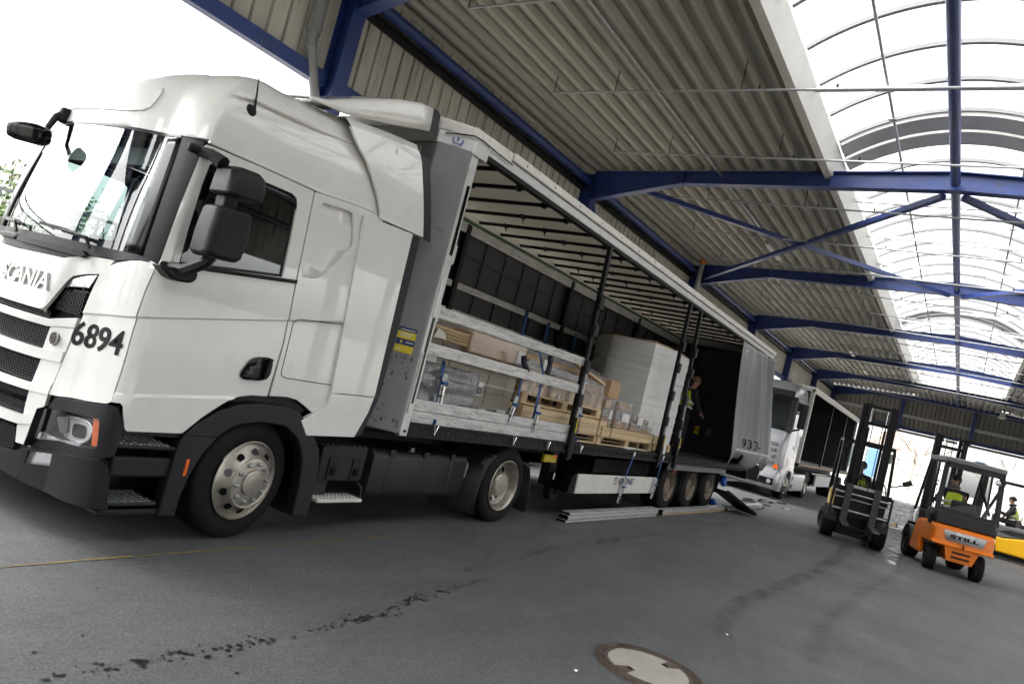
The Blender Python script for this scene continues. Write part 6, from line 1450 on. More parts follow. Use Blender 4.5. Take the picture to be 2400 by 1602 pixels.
def wheel_at(t, x, y, R, sg, kind):
    """like wheel(), for any y"""
    w_ = wheel(t, x, y if sg > 0 else 2.55-y, R, sg, kind, rr=.30, wd=.32 if kind == 'front' else .58); return w_
t2_cab()
def t2_trailer():
    t = thing('curtain_trailer', 'white-roofed open trailer behind the silver tractor unit', 'trailer', (30, 1.7, 0), world=True)
    a, b, y0, y1 = 23.6, 36.9, .42, 2.97
    MB().bb(a, a+.08, y0+.1, y1-.1, 1.2, 4.003).build('front_wall', 'aluminium_clean', t)
    MB().bb(a, a+.14, y0, y0+.1, 1.2, 4.0).build('corner_post', 'trailer_white', t); MB().bb(a, a+.14, y1-.1, y1, 1.2, 4.0).build('corner_post', 'trailer_white', t)
    MB().bb(a-.02, b, y0, y1, 1.2, 1.32).build('floor', 'dark_steel', t); MB().bb(a+.2, b, y0-.01, y0, 1.24, 1.32).build('floor_edge', 'pine_old', t)
    MB().bb(a+.15, b-.1, y0+.1, y1-.1, 1.322, 1.33).build('floor_boards', 'plate_grey', t)
    for y in (y0, y1-.08): MB().bb(a, b, y, y+.08, 3.9, 4.0).build('roof_rail', 'trailer_white', t)
    MB().bb(a-.03, b, y0-.02, y1+.02, 4.003, 4.1).build('roof_tarp', 'trailer_white', t, bevel=.02)
    for i in range(18): MB().bb(a+.5+.7*i, a+.56+.7*i, y0+.1, y1-.1, 3.9, 3.96).build('roof_bow', 'dark_steel', t)
    MB().bb(a+.1, b, y1-.06, y1-.03, 1.32, 4.0).build('far_curtain', 'curtain_dark', t)
    MB().bb(b-.06, b, y0+.1, y1-.06, 1.32, 4.0).build('rear_door', 'door_dark', t)
    MB().bb(a+.09, a+.13, y0+.1, y1-.1, 1.32, 4.0).build('inner_lining', 'curtain_dark', t)
    for x in (28.5, 32.8, 36.7): MB().bb(x-.05, x+.05, y0+.02, y0+.1, 1.25, 3.9).build('stanchion', 'galvanised' if x > 36 else 'mast_black', t)
    MB().bb(28.2, 33, y0+.05, y0+.12, .5, .95).build('side_guard', 'plate_grey', t); MB().bb(28.0, 33.5, y0+.2, y0+.9, .45, 1.0).build('pallet_box', 'gloss_black', t)
    for i in range(3):
        wheel_at(t, 33.0+1.31*i, y0+.06, .5, 1, 'rear')
    MB().bb(a+.3, b, 1.2, 1.3, .95, 1.2).bb(a+.3, b, 2.1, 2.2, .95, 1.2).build('chassis_beam', 'dark_steel', t)
    return t
t2_trailer()
rnd = random.Random(3); mb = MB(); rows = []
for j in range(7):
    r = .34*sin(pi*(j+.35)/7.2); rows.append([(26.3+1.7*r*cos(2*pi*i/14)*rnd.uniform(.85, 1.15), 1.3+r*sin(2*pi*i/14)*rnd.uniform(.85, 1.15), 1.335+.42*(j/6)) for i in range(14)])
tag(mb.loft(rows[::1], closed=True, cap=True).build('tarpaulin', 'blue_plastic', None, sharp=60), 'crumpled blue tarpaulin lying on the floor of the second trailer', 'tarpaulin')
# ================================================================ PEOPLE
def skinmesh(name, verts, edges, rad, sub=2):
    me = bpy.data.meshes.new(name); me.from_pydata(verts, edges, [])
    o = bpy.data.objects.new(name, me); COL.objects.link(o)
    m = o.modifiers.new('skin', 'SKIN'); m.use_smooth_shade = True
    for i, r in enumerate(rad):
        r = r if isinstance(r, tuple) else (r, r); me.skin_vertices[0].data[i].radius = r
        me.skin_vertices[0].data[i].use_root = (i == 0)
    s = o.modifiers.new('sub', 'SUBSURF'); s.levels = sub; s.render_levels = sub
    dg = bpy.context.evaluated_depsgraph_get(); out = bpy.data.meshes.new_from_object(o.evaluated_get(dg))
    bpy.data.objects.remove(o); bpy.data.meshes.remove(me); out.name = name
    out.polygons.foreach_set('use_smooth', [True]*len(out.polygons)); return out
def person(loc, rz, J, label, hair='hair_dark', top='dark_cloth', legs='dark_cloth', hood=None, cap=False, vest=True, pitch=0):
    """J: joints in local metres (x forward, y left, z up)"""
    t = thing('person', label, 'person', loc, rz)
    pel, che, nk, hd = [Vector(J[k]) for k in ('pelvis', 'chest', 'neck', 'head')]
    up = (hd-nk).normalized(); fw = Vector(J.get('face', (1, 0, 0))).normalized(); lf = up.cross(fw).normalized(); fw = lf.cross(up)
    V = [pel, (pel+che)/2, che, nk, nk+up*.06+fw*.012, hd, hd+up*.07-fw*.01, hd+up*.115-fw*.015, hd-up*.06+fw*.045, hd-up*.005+fw*.105]
    E = [(0, 1), (1, 2), (2, 3), (3, 4), (4, 5), (5, 6), (6, 7), (5, 8), (5, 9)]
    Rd = [(.13, .16), (.125, .15), (.13, .17), .062, .062, (.088, .08), (.09, .082), .05, (.05, .045), .016]
    for s, k in ((1, 'L'), (-1, 'R')):
        def P(n): return Vector(J[n+k]) if n+k in J else Vector((J[n][0], s*J[n][1], J[n][2]))
        sh, el, ha = P('shoulder'), P('elbow'), P('hand'); i = len(V); d = (ha-el).normalized()
        V += [sh, el, ha, ha+d*.08]; E += [(2, i), (i, i+1), (i+1, i+2), (i+2, i+3)]; Rd += [.062, .046, .033, (.035, .02)]
        side = d.cross(Vector((0, 0, 1))); side = side.normalized() if side.length > .1 else Vector((0, 1, 0))
        for q, (off, ln) in enumerate(((-.03, .065), (-.01, .08), (.01, .078), (.03, .06))):
            f0 = len(V); tip = ha+d*(.09+ln*.55)+side*off; V += [tip, tip+d*ln*.35-Vector((0, 0, .025))]; E += [(i+3, f0), (f0, f0+1)]; Rd += [.009, .008]
        f0 = len(V); V += [ha+d*.05+side*(.05*s), ha+d*.1+side*(.06*s)]; E += [(i+2, f0), (f0, f0+1)]; Rd += [.011, .009]
        hp, kn, an, ft = P('hip'), P('knee'), P('ankle'), P('foot'); i = len(V)
        V += [hp, kn, an, ft]; E += [(0, i), (i, i+1), (i+1, i+2), (i+2, i+3)]; Rd += [.088, .062, .042, .035]
        J['_'+k] = (sh, el, ha, hp, kn, an, ft)
    me = skinmesh('body', V, E, Rd); b = link('body', me, 'skin', t)
    # head details
    for s in (1, -1):
        MB().ball(tuple(hd+lf*s*.082-up*.01), (.012, .02, .03), 8, 6).build('ear', 'skin', b)
        MB().ball(tuple(hd+fw*.082+lf*s*.032+up*.022), .011, 8, 6).build('eye', 'gloss_black', b)
    MB().box(hd+fw*.088-up*.06, (.012, .045, .01), Matrix((fw, lf, up)).transposed()).build('mouth', 'red_trim', b)
    hm_ = MB()
    T = Matrix((fw, lf, up)).transposed().to_4x4(); T.translation = hd+up*.035-fw*.018
    vs, fs = [], []
    for i in range(8):
        th = pi*.62*i/7
        for j in range(16): a = 2*pi*j/16; cut = 1.0 if cos(a) < .3 else .72; vs.append((.112*sin(th*cut)*cos(a), .102*sin(th*cut)*sin(a), .118*cos(th*cut)))
    for i in range(7):
        for j in range(16): fs.append((i*16+j, (i+1)*16+j, (i+1)*16+(j+1) % 16, i*16+(j+1) % 16))
    hm_.add(vs, fs, T).build('cap' if cap else 'hair', hair, t)
    if cap: MB().box(hd+fw*.14+up*.055, (.1, .14, .012), Matrix((fw, lf, up)).transposed()).build('cap_peak', hair, t, bevel=.005)
    # clothes
    V = [pel, (pel+che)/2, che, nk-up*.03]; E = [(0, 1), (1, 2), (2, 3)]; Rd = [(.15, .175), (.145, .17), (.15, .185), .085]
    for k in 'LR':
        sh, el, ha = J['_'+k][:3]; i = len(V); V += [sh, el, el+(ha-el)*.92]; E += [(2, i), (i, i+1), (i+1, i+2)]; Rd += [.082, .064, .048]
    link('jacket', skinmesh('jacket', V, E, Rd), top, t)
    V = [pel]; E = []; Rd = [(.145, .17)]
    for k in 'LR':
        hp, kn, an, ft = J['_'+k][3:]; i = len(V); V += [hp, kn, an]; E += [(0, i), (i, i+1), (i+1, i+2)]; Rd += [.105, .082, .07]
    link('trousers', skinmesh('trousers', V, E, Rd), legs, t)
    for k in 'LR':
        an, ft = J['_'+k][5:]; link('shoe', skinmesh('shoe', [an, (an+ft)/2-Vector((0, 0, .01)), ft], [(0, 1), (1, 2)], [.055, .05, .042]), 'gloss_black', t)
    if vest:
        shL, shR = J['_L'][0], J['_R'][0]
        ax = (che-pel).normalized(); low = pel+ax*.04
        V = [low, (pel+che)/2, che, (che+nk)/2+up*.02, che+(shL-che)*.72+up*.03, che+(shR-che)*.72+up*.03]
        v = link('safety_vest', skinmesh('safety_vest', V, [(0, 1), (1, 2), (2, 3), (2, 4), (2, 5)], [(.165, .19), (.16, .19), (.165, .20), .10, .075, .075]), 'hi_vis', t)
        for f in (.22, .5):
            c = pel+(che-pel)*f; yv = Vector((0, 1, 0)); xv = yv.cross(ax)
            MB().loft([[c+ax*h+xv*.172*cos(2*pi*i/24)+yv*.215*sin(2*pi*i/24) for i in range(24)] for h in (-.022, .022)], closed=True).build('reflective_band', 'reflective', v)
    if hood: MB().tube([nk+up*.02+(fw*cos(a)*.075+lf*sin(a)*.095) for a in [2*pi*i/14 for i in range(14)]], .04, 8, closed=True).build('hood', hood, t)
    return t
def seated(h=.95, lean=0.0, hand=(.46, .16, .24), face=(1, 0, 0)):
    return dict(pelvis=(0, 0, h), chest=(.03+lean, 0, h+.40), neck=(.05+lean, 0, h+.52), head=(.09+lean, 0, h+.67), face=face, shoulder=(.02+lean, .2, h+.43), elbow=(.16+lean, .27, h+.18), hand=(hand[0], hand[1], h+hand[2]),
                hip=(.04, .1, h-.02), knee=(.46, .12, h-.02), ankle=(.5, .12, h-.42), foot=(.64, .13, h-.46))
person((12.55, 1.12, ZF), -.6, dict(pelvis=(-.05, 0, .93), chest=(.02, 0, 1.33), neck=(.07, 0, 1.47), head=(.13, 0, 1.62), face=(1, -.1, -.15), shoulder=(.03, .2, 1.38), elbow=(.06, .25, 1.1), handL=(.22, .22, .86), handR=(.3, -.2, .95), elbowL=(.0, .27, 1.1), elbowR=(.1, -.26, 1.1), hip=(-.05, .1, .9), knee=(.0, .12, .48), ankle=(-.02, .12, .09), foot=(.16, .14, .035)), 'worker in yellow vest standing inside the grey trailer near its rear', hair='hair_fair')
person((22.25, 1.0, .62), pi, seated(.95, -.02), 'driver in yellow vest seated in the silver truck cab', cap=False)
# ================================================================ FORKLIFTS
def ftyre(t, x, y, R, wd, name='wheel', rim='dark_steel', steer=0.0):
    sg = 1 if y > 0 else -1
    prof = [(R*.55, 0), (R*.62, .01), (R*.9, .008), (R*.97, -.01), (R, -.03)]
    prof += [(R, -wd*.4), (R-.012, -wd*.41), (R-.012, -wd*.45), (R, -wd*.46), (R, -wd*.6), (R-.012, -wd*.61), (R-.012, -wd*.65), (R, -wd*.66), (R, -wd+.03), (R*.95, -wd+.01), (R*.55, -wd)]
    T = Matrix.Rotation(radians(-90*sg), 4, 'X'); w_ = link(name, MB().lathe(prof, 36, T, closed=True).mesh('tyre', sharp=28), 'rubber', t); w_.location = (x, y, R); w_.rotation_euler = (0, 0, steer)
    link('rim', MB().lathe([(R*.58, .0), (R*.54, .006), (R*.5, -.03), (R*.3, -.04), (R*.28, -.01), (.0001, -.005)], 24, T, cap=False).mesh('rim'), rim, w_)
    lm = MB()
    for i in range(28):
        a = 2*pi*i/28; lm.add([], [])
    return w_
def overhead_guard(t, x0, x1, yw, z0, z1, mat, rake=.18, bars=5, tw=.06, rear_rake=.05):
    for s in (1, -1):
        MB().tube([(x1+rake, s*yw, z0), (x1, s*(yw-.02), z1-.06), (x1-.05, s*(yw-.03), z1)], tw/2, 8).build('guard_post', mat, t)
        MB().bar((x0-rear_rake, s*yw, z0), (x0, s*(yw-.03), z1-.02), tw*1.1, tw*1.3, up=(1, 0, 0)).build('guard_post', mat, t)
        MB().bar((x0, s*(yw-.03), z1), (x1-.03, s*(yw-.03), z1), tw, tw).build('guard_rail', mat, t)
    for x in (x0, x1-.04): MB().bb(x-tw*.6, x+tw*.6, -yw+.06, yw-.06, z1-.04, z1+.03).build('guard_cross', mat, t)
    for i in range(bars):
        y = -yw+.15+(2*yw-.3)*i/(bars-1); MB().bb(x0+.04, x1-.08, y-.012, y+.012, z1-.02, z1+.018).build('guard_bar', mat, t)
def mast(t, x, w2, z0, z1, cross=(), mat='mast_black'):
    for s in (1, -1):
        MB().bb(x-.09, x+.02, s*(w2+.03)-.05, s*(w2+.03)+.05, z0, z1-.02).build('outer_channel', mat, t, bevel=.008)
        MB().bb(x+.03, x+.12, s*(w2-.06)-.042, s*(w2-.06)+.042, z0+.1, z1).build('inner_channel', mat, t, bevel=.006)
        MB().tube([(x-.03, s*(w2-.13), z0+.1), (x-.03, s*(w2-.13), z1-.55)], .028, 8).build('lift_cylinder', mat, t)
        MB().tube([(x-.03, s*(w2-.13), z1-.55), (x-.03, s*(w2-.13), z1-.1)], .016, 8).build('lift_rod', 'chrome', t)
    for z in cross: MB().bb(x-.06, x+.06, -w2, w2, z-.035, z+.035).build('mast_cross', mat, t, bevel=.006)
    for s in (1, -1): MB().tube([(x+.06, s*(w2-.2), z0+.3), (x+.06, s*(w2-.2), z1-.15)], .01, 5).build('lift_chain', 'dark_steel', t)
def seat_unit(t, x, h, mat='seat_cloth', bh=.42):
    s = MB().bb(x-.2, x+.28, -.24, .24, h-.16, h-.04).build('seat', mat, t, bevel=.04); MB().bar((x-.22, 0, h-.08), (x-.32, 0, h+bh), .46, .12, up=(1, 0, 0)).build('backrest', mat, s, bevel=.05)
# --- yellow and black forklift facing the camera
f1 = thing('forklift', 'black and dull yellow forklift facing the camera with empty forks raised', 'forklift', (15.65, -2.42, 0), pi+.2)
MB().prism([(-.95, .25), (-1.05, .6), (-1.0, 1.0), (-.75, 1.12), (-.3, 1.12), (-.25, .3)], -.54, .54, 'y').build('counterweight', 'fork_tan', f1, bevel=.07, seg=3)
for s in (1, -1):
    MB().prism([(-.28, .3), (-.28, 1.08), (-.05, 1.05), (.1, .75), (.3, .55), (.52, .5), (.52, .3)], s*.40, s*.58, 'y').build('side_panel', 'fork_yellow', f1, bevel=.04, seg=3)
    MB().prism([(-.3, .28), (-.3, .6), (-.1, .62), (.1, .4), (.5, .36), (.5, .25)], s*.5, s*.592, 'y').build('lower_panel', 'fork_tan', f1, bevel=.02)
    A = [(.75+.40*cos(radians(a)), .34+.40*sin(radians(a))) for a in range(10, 185, 14)]
    MB().loft([[(p, s*.40, q_) for p, q_ in A], [(p, s*.66, q_) for p, q_ in A]]).build('fender', 'fork_grey', f1)
    ftyre(f1, .75, s*.66, .345, .27); ftyre(f1, -.72, s*.60, .28, .2, steer=.25)
MB().bb(-.25, .75, -.40, .40, .3, .5).build('floor', 'fork_grey', f1); MB().bb(.5, 1.0, -.40, .40, .14, .62).build('front_axle', 'mast_black', f1, bevel=.04); MB().bb(.85, .95, -.52, .52, .5, 1.12).build('front_panel', 'mast_black', f1, bevel=.03); MB().bb(.55, .72, -.42, .42, .5, 1.05).build('cowl', 'fork_grey', f1, bevel=.03); MB().bb(-.28, .12, -.4, .4, .5, .92).build('engine_hood', 'fork_grey', f1, bevel=.03)
overhead_guard(f1, -.55, .45, .56, .95, 2.3, 'mast_black', .35, 5, .07)
MB().loft([[(.62, -.5, 1.1), (.62, .5, 1.1)], [(.44, -.5, 2.2), (.44, .5, 2.2)]]).build('front_screen', 'cab_glass', f1)
mast(f1, 1.12, .30, .18, 3.2, (.35, 1.25, 2.3, 2.75, 3.14))
cr = MB().bb(1.26, 1.30, -.58, .58, 1.14, 1.24).build('carriage', 'mast_black', f1, bevel=.006)
MB().bb(1.26, 1.30, -.58, .58, .66, .76).build('carriage_bar', 'mast_black', cr, bevel=.006)
for s in (1, -1): MB().bb(1.25, 1.31, s*.6-.02, s*.6+.02, .55, 1.2).build('carriage_side', 'mast_black', cr)
for z, r in ((1.10, .02), (.72, .022), (.98, .012)): MB().tube([(1.34, -.57, z), (1.34, .57, z)], r, 10).build('shift_rod', 'galvanised', cr)
MB().bb(1.22, 1.25, -.5, .5, .6, 1.15).build('carriage_plate', 'mast_black', cr)
for s in (.28, -.30):
    fk = MB().prism([(1.36, 1.32), (1.36, .50), (1.38, .475), (2.45, .462), (2.46, .472), (2.45, .478), (1.44, .52), (1.41, .54), (1.41, 1.32)], s-.07, s+.07, 'y').build('fork', 'fork_steel', cr, bevel=.006)
for s in (.18, -.18):
    MB().tube([(1.2, s, 1.15), (1.24, s+.02, 1.45), (1.26, s+.14, 1.52), (1.27, s+.24, 1.4), (1.28, s+.26, 1.18)], .014, 6).build('hydraulic_hose', 'gloss_black', cr)
MB().bb(1.2, 1.28, -.25, .25, 1.2, 1.3).build('valve_block', 'ratchet', cr, bevel=.01)
MB().ball((.42, .3, 2.12), .05, 10, 8).build('work_lamp', 'lamp_white', f1); MB().ball((.42, -.3, 2.12), .05, 10, 8).build('work_lamp', 'lamp_white', f1)
MB().tube([(.5, .56, 1.45), (.6, .72, 1.5), (.62, .86, 1.58)], .02, 6).build('mirror_arm', 'mast_black', f1); MB().box((.62, .9, 1.62), (.02, .2, .12), Matrix.Rotation(.5, 3, 'X')).build('mirror', 'gloss_black', f1, bevel=.01)
seat_unit(f1, -.2, 1.08)
T = frame((.35, 0, 1.32), (0, 1, 0), (-.6, 0, .8)); sw = MB().tube([T @ Vector((.16*cos(2*pi*i/20), .16*sin(2*pi*i/20), 0)) for i in range(20)], .014, 6, closed=True).tube([T @ Vector((0, 0, 0)), (.6, 0, .95)], .025, 6).build('steering_wheel', 'seat_cloth', f1)
R1 = Matrix.Rotation(pi+.2, 3, 'Z')
p = Vector((15.65, -2.42, 0))+R1 @ Vector((-.16, -.02, 0))
person(tuple(p), pi+.2, seated(1.07, .06, face=(.8, -.6, 0)), 'driver with dark cap in the black and dull yellow forklift', cap=True)
# --- orange forklift seen from behind
F2 = (14.62, -4.58, 0); RZ2 = .27
f2 = thing('forklift', 'orange and dark grey forklift seen from behind', 'forklift', F2, RZ2)
rows = []
for x, w2, zb, zt_ in ((-.42, .46, .42, .92), (-.40, .54, .36, .98), (-.3, .58, .34, 1.0), (.2, .585, .34, 1.01), (.5, .58, .4, 1.0)):
    P = rect_r(-w2, w2, zb, zt_, .07, 4); rows.append([(x, a, b) for a, b in P])
# counterweight with wheel cut-outs: upper block and centre wedge
up2 = [[(x, a, max(b, .60)) for a, b in [(p_[1], p_[2]) for p_ in r]] for r, x in zip(rows, (-.42, -.40, -.3, .2, .5))]
MB().loft(up2, closed=True, cap=True).build('counterweight', 'fork_orange', f2, bevel=.015)
wd_ = [[(-.40, -.50, .60), (-.40, -.32, .58), (-.37, -.24, .30), (-.37, .24, .30), (-.40, .32, .58), (-.40, .50, .60)], [(.3, -.50, .60), (.3, -.32, .58), (.3, -.24, .30), (.3, .24, .30), (.3, .32, .58), (.3, .50, .60)]]
lw = MB().loft(wd_, closed=True, cap=True).build('lower_counterweight', 'fork_orange', f2, bevel=.02)
lip = MB().prism([(-.44, .60), (-.42, .66), (-.3, .68), (-.3, .60)], -.57, .57, 'y').build('bumper_lip', 'fork_orange', f2, bevel=.015)
for z in (.40, .50): MB().bb(-.402, -.36, -.17, .17, z-.018, z+.018).build('vent_slot', 'gloss_black', f2)
pl = MB().add([(-.432, .40, .915), (-.432, -.40, .915), (-.432, -.34, .72), (-.432, .34, .72)], [(0, 1, 2, 3), ]).build('name_plate', 'plate_grey', f2); m = pl.modifiers.new('s', 'SOLIDIFY'); m.thickness = .006
Tt = frame((-.440, .27, .775), (0, -1, 0), (0, 0, 1)); mk = MB(); textmesh(mk, 'STILL', Tt, wd=.54, ht=.075, bold=.05, thick=.003); mk.build('lettering', 'print_black', pl)
for y, z in ((.2, .885), (-.2, .885)): MB().tube([(-.445, y, z), (-.43, y, z)], .022, 10).build('plate_bolt', 'galvanised', pl)
MB().tube([(-.42, 0, .68), (-.47, 0, .66), (-.47, 0, .60)], .015, 6).build('tow_pin', 'gloss_black', f2)
MB().bb(-.30, .55, -.56, .56, 1.01, 1.28).build('rear_cowl', 'fork_grey', f2, bevel=.03)
for s in (1, -1):
    ftyre(f2, .0, s*.54, .27, .2, steer=-.12); ftyre(f2, 1.55, s*.60, .34, .26)
    MB().prism([(.5, .25), (.5, 1.0), (1.0, .95), (1.2, .55), (1.2, .25)], s*.45, s*.585, 'y').build('side_panel', 'fork_tan' if False else 'fork_orange', f2, bevel=.04)
    A = [(1.55+.40*cos(radians(a)), .34+.40*sin(radians(a))) for a in range(10, 185, 14)]; MB().loft([[(p_, s*.36, q_) for p_, q_ in A], [(p_, s*.61, q_) for p_, q_ in A]]).build('fender', 'fork_grey', f2)
MB().bb(.4, 1.6, -.45, .45, .3, .5).build('floor', 'fork_grey', f2); MB().bb(1.45, 1.6, -.45, .45, .5, 1.15).build('cowl', 'fork_grey', f2, bevel=.03)
# cabin: posts, roof and panels
for s in (1, -1):
    MB().bar((-.22, s*.555, 1.2), (-.12, s*.52, 2.32), .085, .11, up=(1, 0, 0)).build('guard_post', 'fork_grey', f2, bevel=.01)
    MB().tube([(1.5, s*.55, 1.1), (1.1, s*.53, 2.3)], .032, 8).build('guard_post', 'fork_grey', f2)
    MB().tube([(.45, s*.56, 1.2), (.55, s*.54, 2.32)], .022, 8).build('guard_post', 'fork_grey', f2)
    MB().tube([(-.05, s*.59, 1.35), (-.04, s*.62, 1.45), (-.02, s*.62, 1.75), (-.02, s*.58, 1.82)], .012, 6).build('grab_handle', 'mast_black', f2)
    MB().bb(-.12, -.02, s*.6-.03, s*.6+.03, .95, 1.15).build('door_hinge', 'mast_black', f2)
rf2 = MB().bb(-.24, 1.15, -.56, .56, 2.30, 2.42).build('cab_roof', 'mid_grey', f2, bevel=.03)
MB().bb(-.245, -.2, -.50, .50, 2.2, 2.30).build('roof_edge', 'fork_grey', rf2)
MB().bb(-.28, -.22, -.52, .52, 1.2, 1.34).build('rear_panel', 'fork_grey', f2, bevel=.01)
for i in range(5): MB().bb(-.285, -.28, -.48, .48, 1.215+.022*i, 1.222+.022*i).build('panel_rib', 'gloss_black', f2)
MB().loft([[(-.235, -.49, 1.35), (-.235, .49, 1.35)], [(-.15, -.48, 2.2), (-.15, .48, 2.2)]]).build('rear_window', 'clear_pane', f2)
MB().tube([(-.17, -.44, 2.14), (-.22, -.44, 2.08)], .05, 10).build('rear_lamp', 'lamp_white', f2)
MB().bar((-.16, -.42, 1.4), (.1, -.2, 2.05), .02, .05).build('wiper', 'mast_black', f2)
mast(f2, 1.98, .27, .15, 3.0, (.4, 1.2, 2.7))
for s in (1, -1): MB().bb(1.85, 2.1, s*.30-.10, s*.30+.10, 2.93, 2.99).build('mast_head', 'mast_black', f2, bevel=.01)
MB().lathe([(.05, 0), (.05, .02), (.14, .03), (.14, .05), (.02, .06), (.0001, .06)], 14, Matrix.Translation((.8, -.35, 2.42))).build('beacon_base', 'mast_black', f2)
MB().bb(.85, 1.0, -.45, -.3, 2.48, 2.5).build('blue_spot', 'print_cyan', f2)
MB().bb(2.08, 2.12, -.5, .5, .3, .38).bb(2.08, 2.12, -.5, .5, .7, .78).build('carriage', 'mast_black', f2)
for s in (.25, -.25): MB().bb(2.14, 2.18, s-.06, s+.06, .12, .85).bb(2.18, 3.2, s-.06, s+.06, .12, .16).build('fork', 'fork_steel', f2)
seat_unit(f2, .42, 1.28, bh=.27); 
p = Vector(F2)+Matrix.Rotation(RZ2, 3, 'Z') @ Vector((.36, .14, 0))
person(tuple(p), RZ2, seated(1.27, .04, hand=(.5, .2, .2), face=(.7, .7, 0)), 'driver in yellow vest with grey hood in the orange forklift', hood='grey_cloth')
# --- bright yellow truck in side view at the right edge
F3 = (25.3, -6.35, 0)
f3 = thing('forklift', 'bright yellow and grey forklift in side view at the right edge', 'forklift', F3, pi/2)
MB().prism([(-1.15, .2), (-1.25, .6), (-1.15, .86), (-.2, .82), (.55, .66), (1.0, .7), (1.0, .2)], -.56, .56, 'y').build('body', 'bright_yellow', f3, bevel=.05, seg=3)
MB().prism([(-1.2, .865), (-1.05, 1.12), (-.3, 1.12), (.5, 1.05), (.98, 1.08), (1.0, .705), (.55, .665), (-.2, .825)], -.55, .55, 'y').build('battery_cover', 'mid_grey', f3, bevel=.04)
MB().prism([(-.5, .9), (-.3, .98), (.4, .95), (.7, .85), (.3, .8)], .552, .562, 'y').build('cover_recess', 'fork_grey', f3)
MB().bb(-1.0, 1.1, -.5, .5, .06, .2).build('chassis', 'gloss_black', f3)
for s in (1, -1): ftyre(f3, .95, s*.58, .3, .24); ftyre(f3, -.8, s*.5, .26, .2)
overhead_guard(f3, -.75, .75, .5, 1.1, 2.42, 'mast_black', .4, 5, .06)
MB().bb(-.8, .78, -.5, .5, 2.43, 2.47).build('roof_panel', 'mid_grey', f3, bevel=.01)
MB().bb(.7, .9, -.45, .45, 1.08, 1.35).build('dash', 'fork_grey', f3, bevel=.04)
mast(f3, 1.3, .3, .15, 2.6, (.4, 1.2, 2.5)); seat_unit(f3, -.15, 1.25)
T = frame((.45, 0, 1.5), (0, 1, 0), (-.6, 0, .8)); MB().tube([T @ Vector((.16*cos(2*pi*i/20), .16*sin(2*pi*i/20), 0)) for i in range(20)], .014, 6, closed=True).tube([T @ Vector((0, 0, 0)), (.7, 0, 1.2)], .025, 6).build('steering_wheel', 'seat_cloth', f3)
person((F3[0], F3[1]+.32, 0), pi/2, seated(1.22, .04), 'driver with black beanie and yellow vest in the bright yellow forklift', hood='dark_cloth')
# ================================================================ GOODS AT THE END OF THE HALL
def film_pallet(x, y, lab, seed, h=.92, wd=1.15, ln=.95):
    def inn(t): MB().bb(x-wd/2+.06, x+wd/2-.06, y-ln/2+.06, y+ln/2-.06, .15, h-.06).build('load', 'outside_white', t)
    t = wrapped(x-wd/2, x+wd/2, y-ln/2, y+ln/2, .13, h, 'white_wrap', 'film_pallet', lab, inn, seed=seed, amp=.03); t['group'] = 'film-wrapped pallets'
    for k in range(3): MB().bb(x-wd/2, x+wd/2, y-ln/2+.03+k*(ln-.16)/2, y-ln/2+.13+k*(ln-.16)/2, .0, .125).build('pallet_bearer', 'pine', t)
film_pallet(26.2, -2.75, 'film-wrapped pallet left of two behind the yellow and black forklift', 41); film_pallet(26.3, -3.8, 'film-wrapped pallet right of two behind the yellow and black forklift', 42)
k = 0
for ci, (y, nm) in enumerate(((1.05, 'left'), (-.55, 'middle'), (-1.95, 'right'))):
    for lv in range(4):
        z = lv*1.18; lab = f'{("lowest", "second", "third", "top")[lv]} white pallet load in the {nm} stack outside the hall'
        t = thing('pallet_load', lab, 'pallet', (88+.6*ci, y, z), world=True, group='white pallet loads in the yard'); x = 88+.6*ci
        MB().bb(x-.6, x+.6, y-.64, y+.64, z+.14, z+1.175).build('load', 'outside_white', t, bevel=.02)
        for b_ in (-.55, 0, .55): MB().bb(x-.6, x+.6, y+b_-.07, y+b_+.07, z+.02, z+.14).build('pallet_bearer', 'pine', t)
        MB().bb(x-.6, x+.6, y-.62, y+.62, z, z+.02).build('pallet_base', 'pine', t)
for (x, y, lab) in ((.72, -2.62, 'tiny white paper scrap on the asphalt left of the manhole'), (3.0, -2.98, 'tiny white paper scrap on the asphalt beyond the manhole'), (9.2, -1.75, 'tiny pale scrap on the asphalt before the yellow and black forklift')):
    tag(MB().loft([[(x, y, .004), (x+.012, y+.01, .012), (x+.03, y+.005, .006)], [(x+.004, y-.016, .004), (x+.016, y-.014, .014), (x+.034, y-.012, .005)]]).build('paper_scrap', 'paper'), lab, 'scrap')
# low debris by the film pallets
rnd = random.Random(17)
for i, lab in enumerate(('leftmost wooden scrap before the film-wrapped pallets', 'leftmost white scrap before the film-wrapped pallets', 'middle wooden scrap before the film-wrapped pallets', 'rightmost white scrap before the film-wrapped pallets')):
    x, y = 23.9+rnd.uniform(0, .8), -2.35-.38*i
    tag(MB().bar((x, y, .03), (x+rnd.uniform(-.3, .3), y-rnd.uniform(.25, .4), .05), .1, .03).build('loose_plank' if i % 2 == 0 else 'paper_scrap', ('pine_old', 'paper')[i % 2]), lab, 'scrap', 'scraps before the pallets')
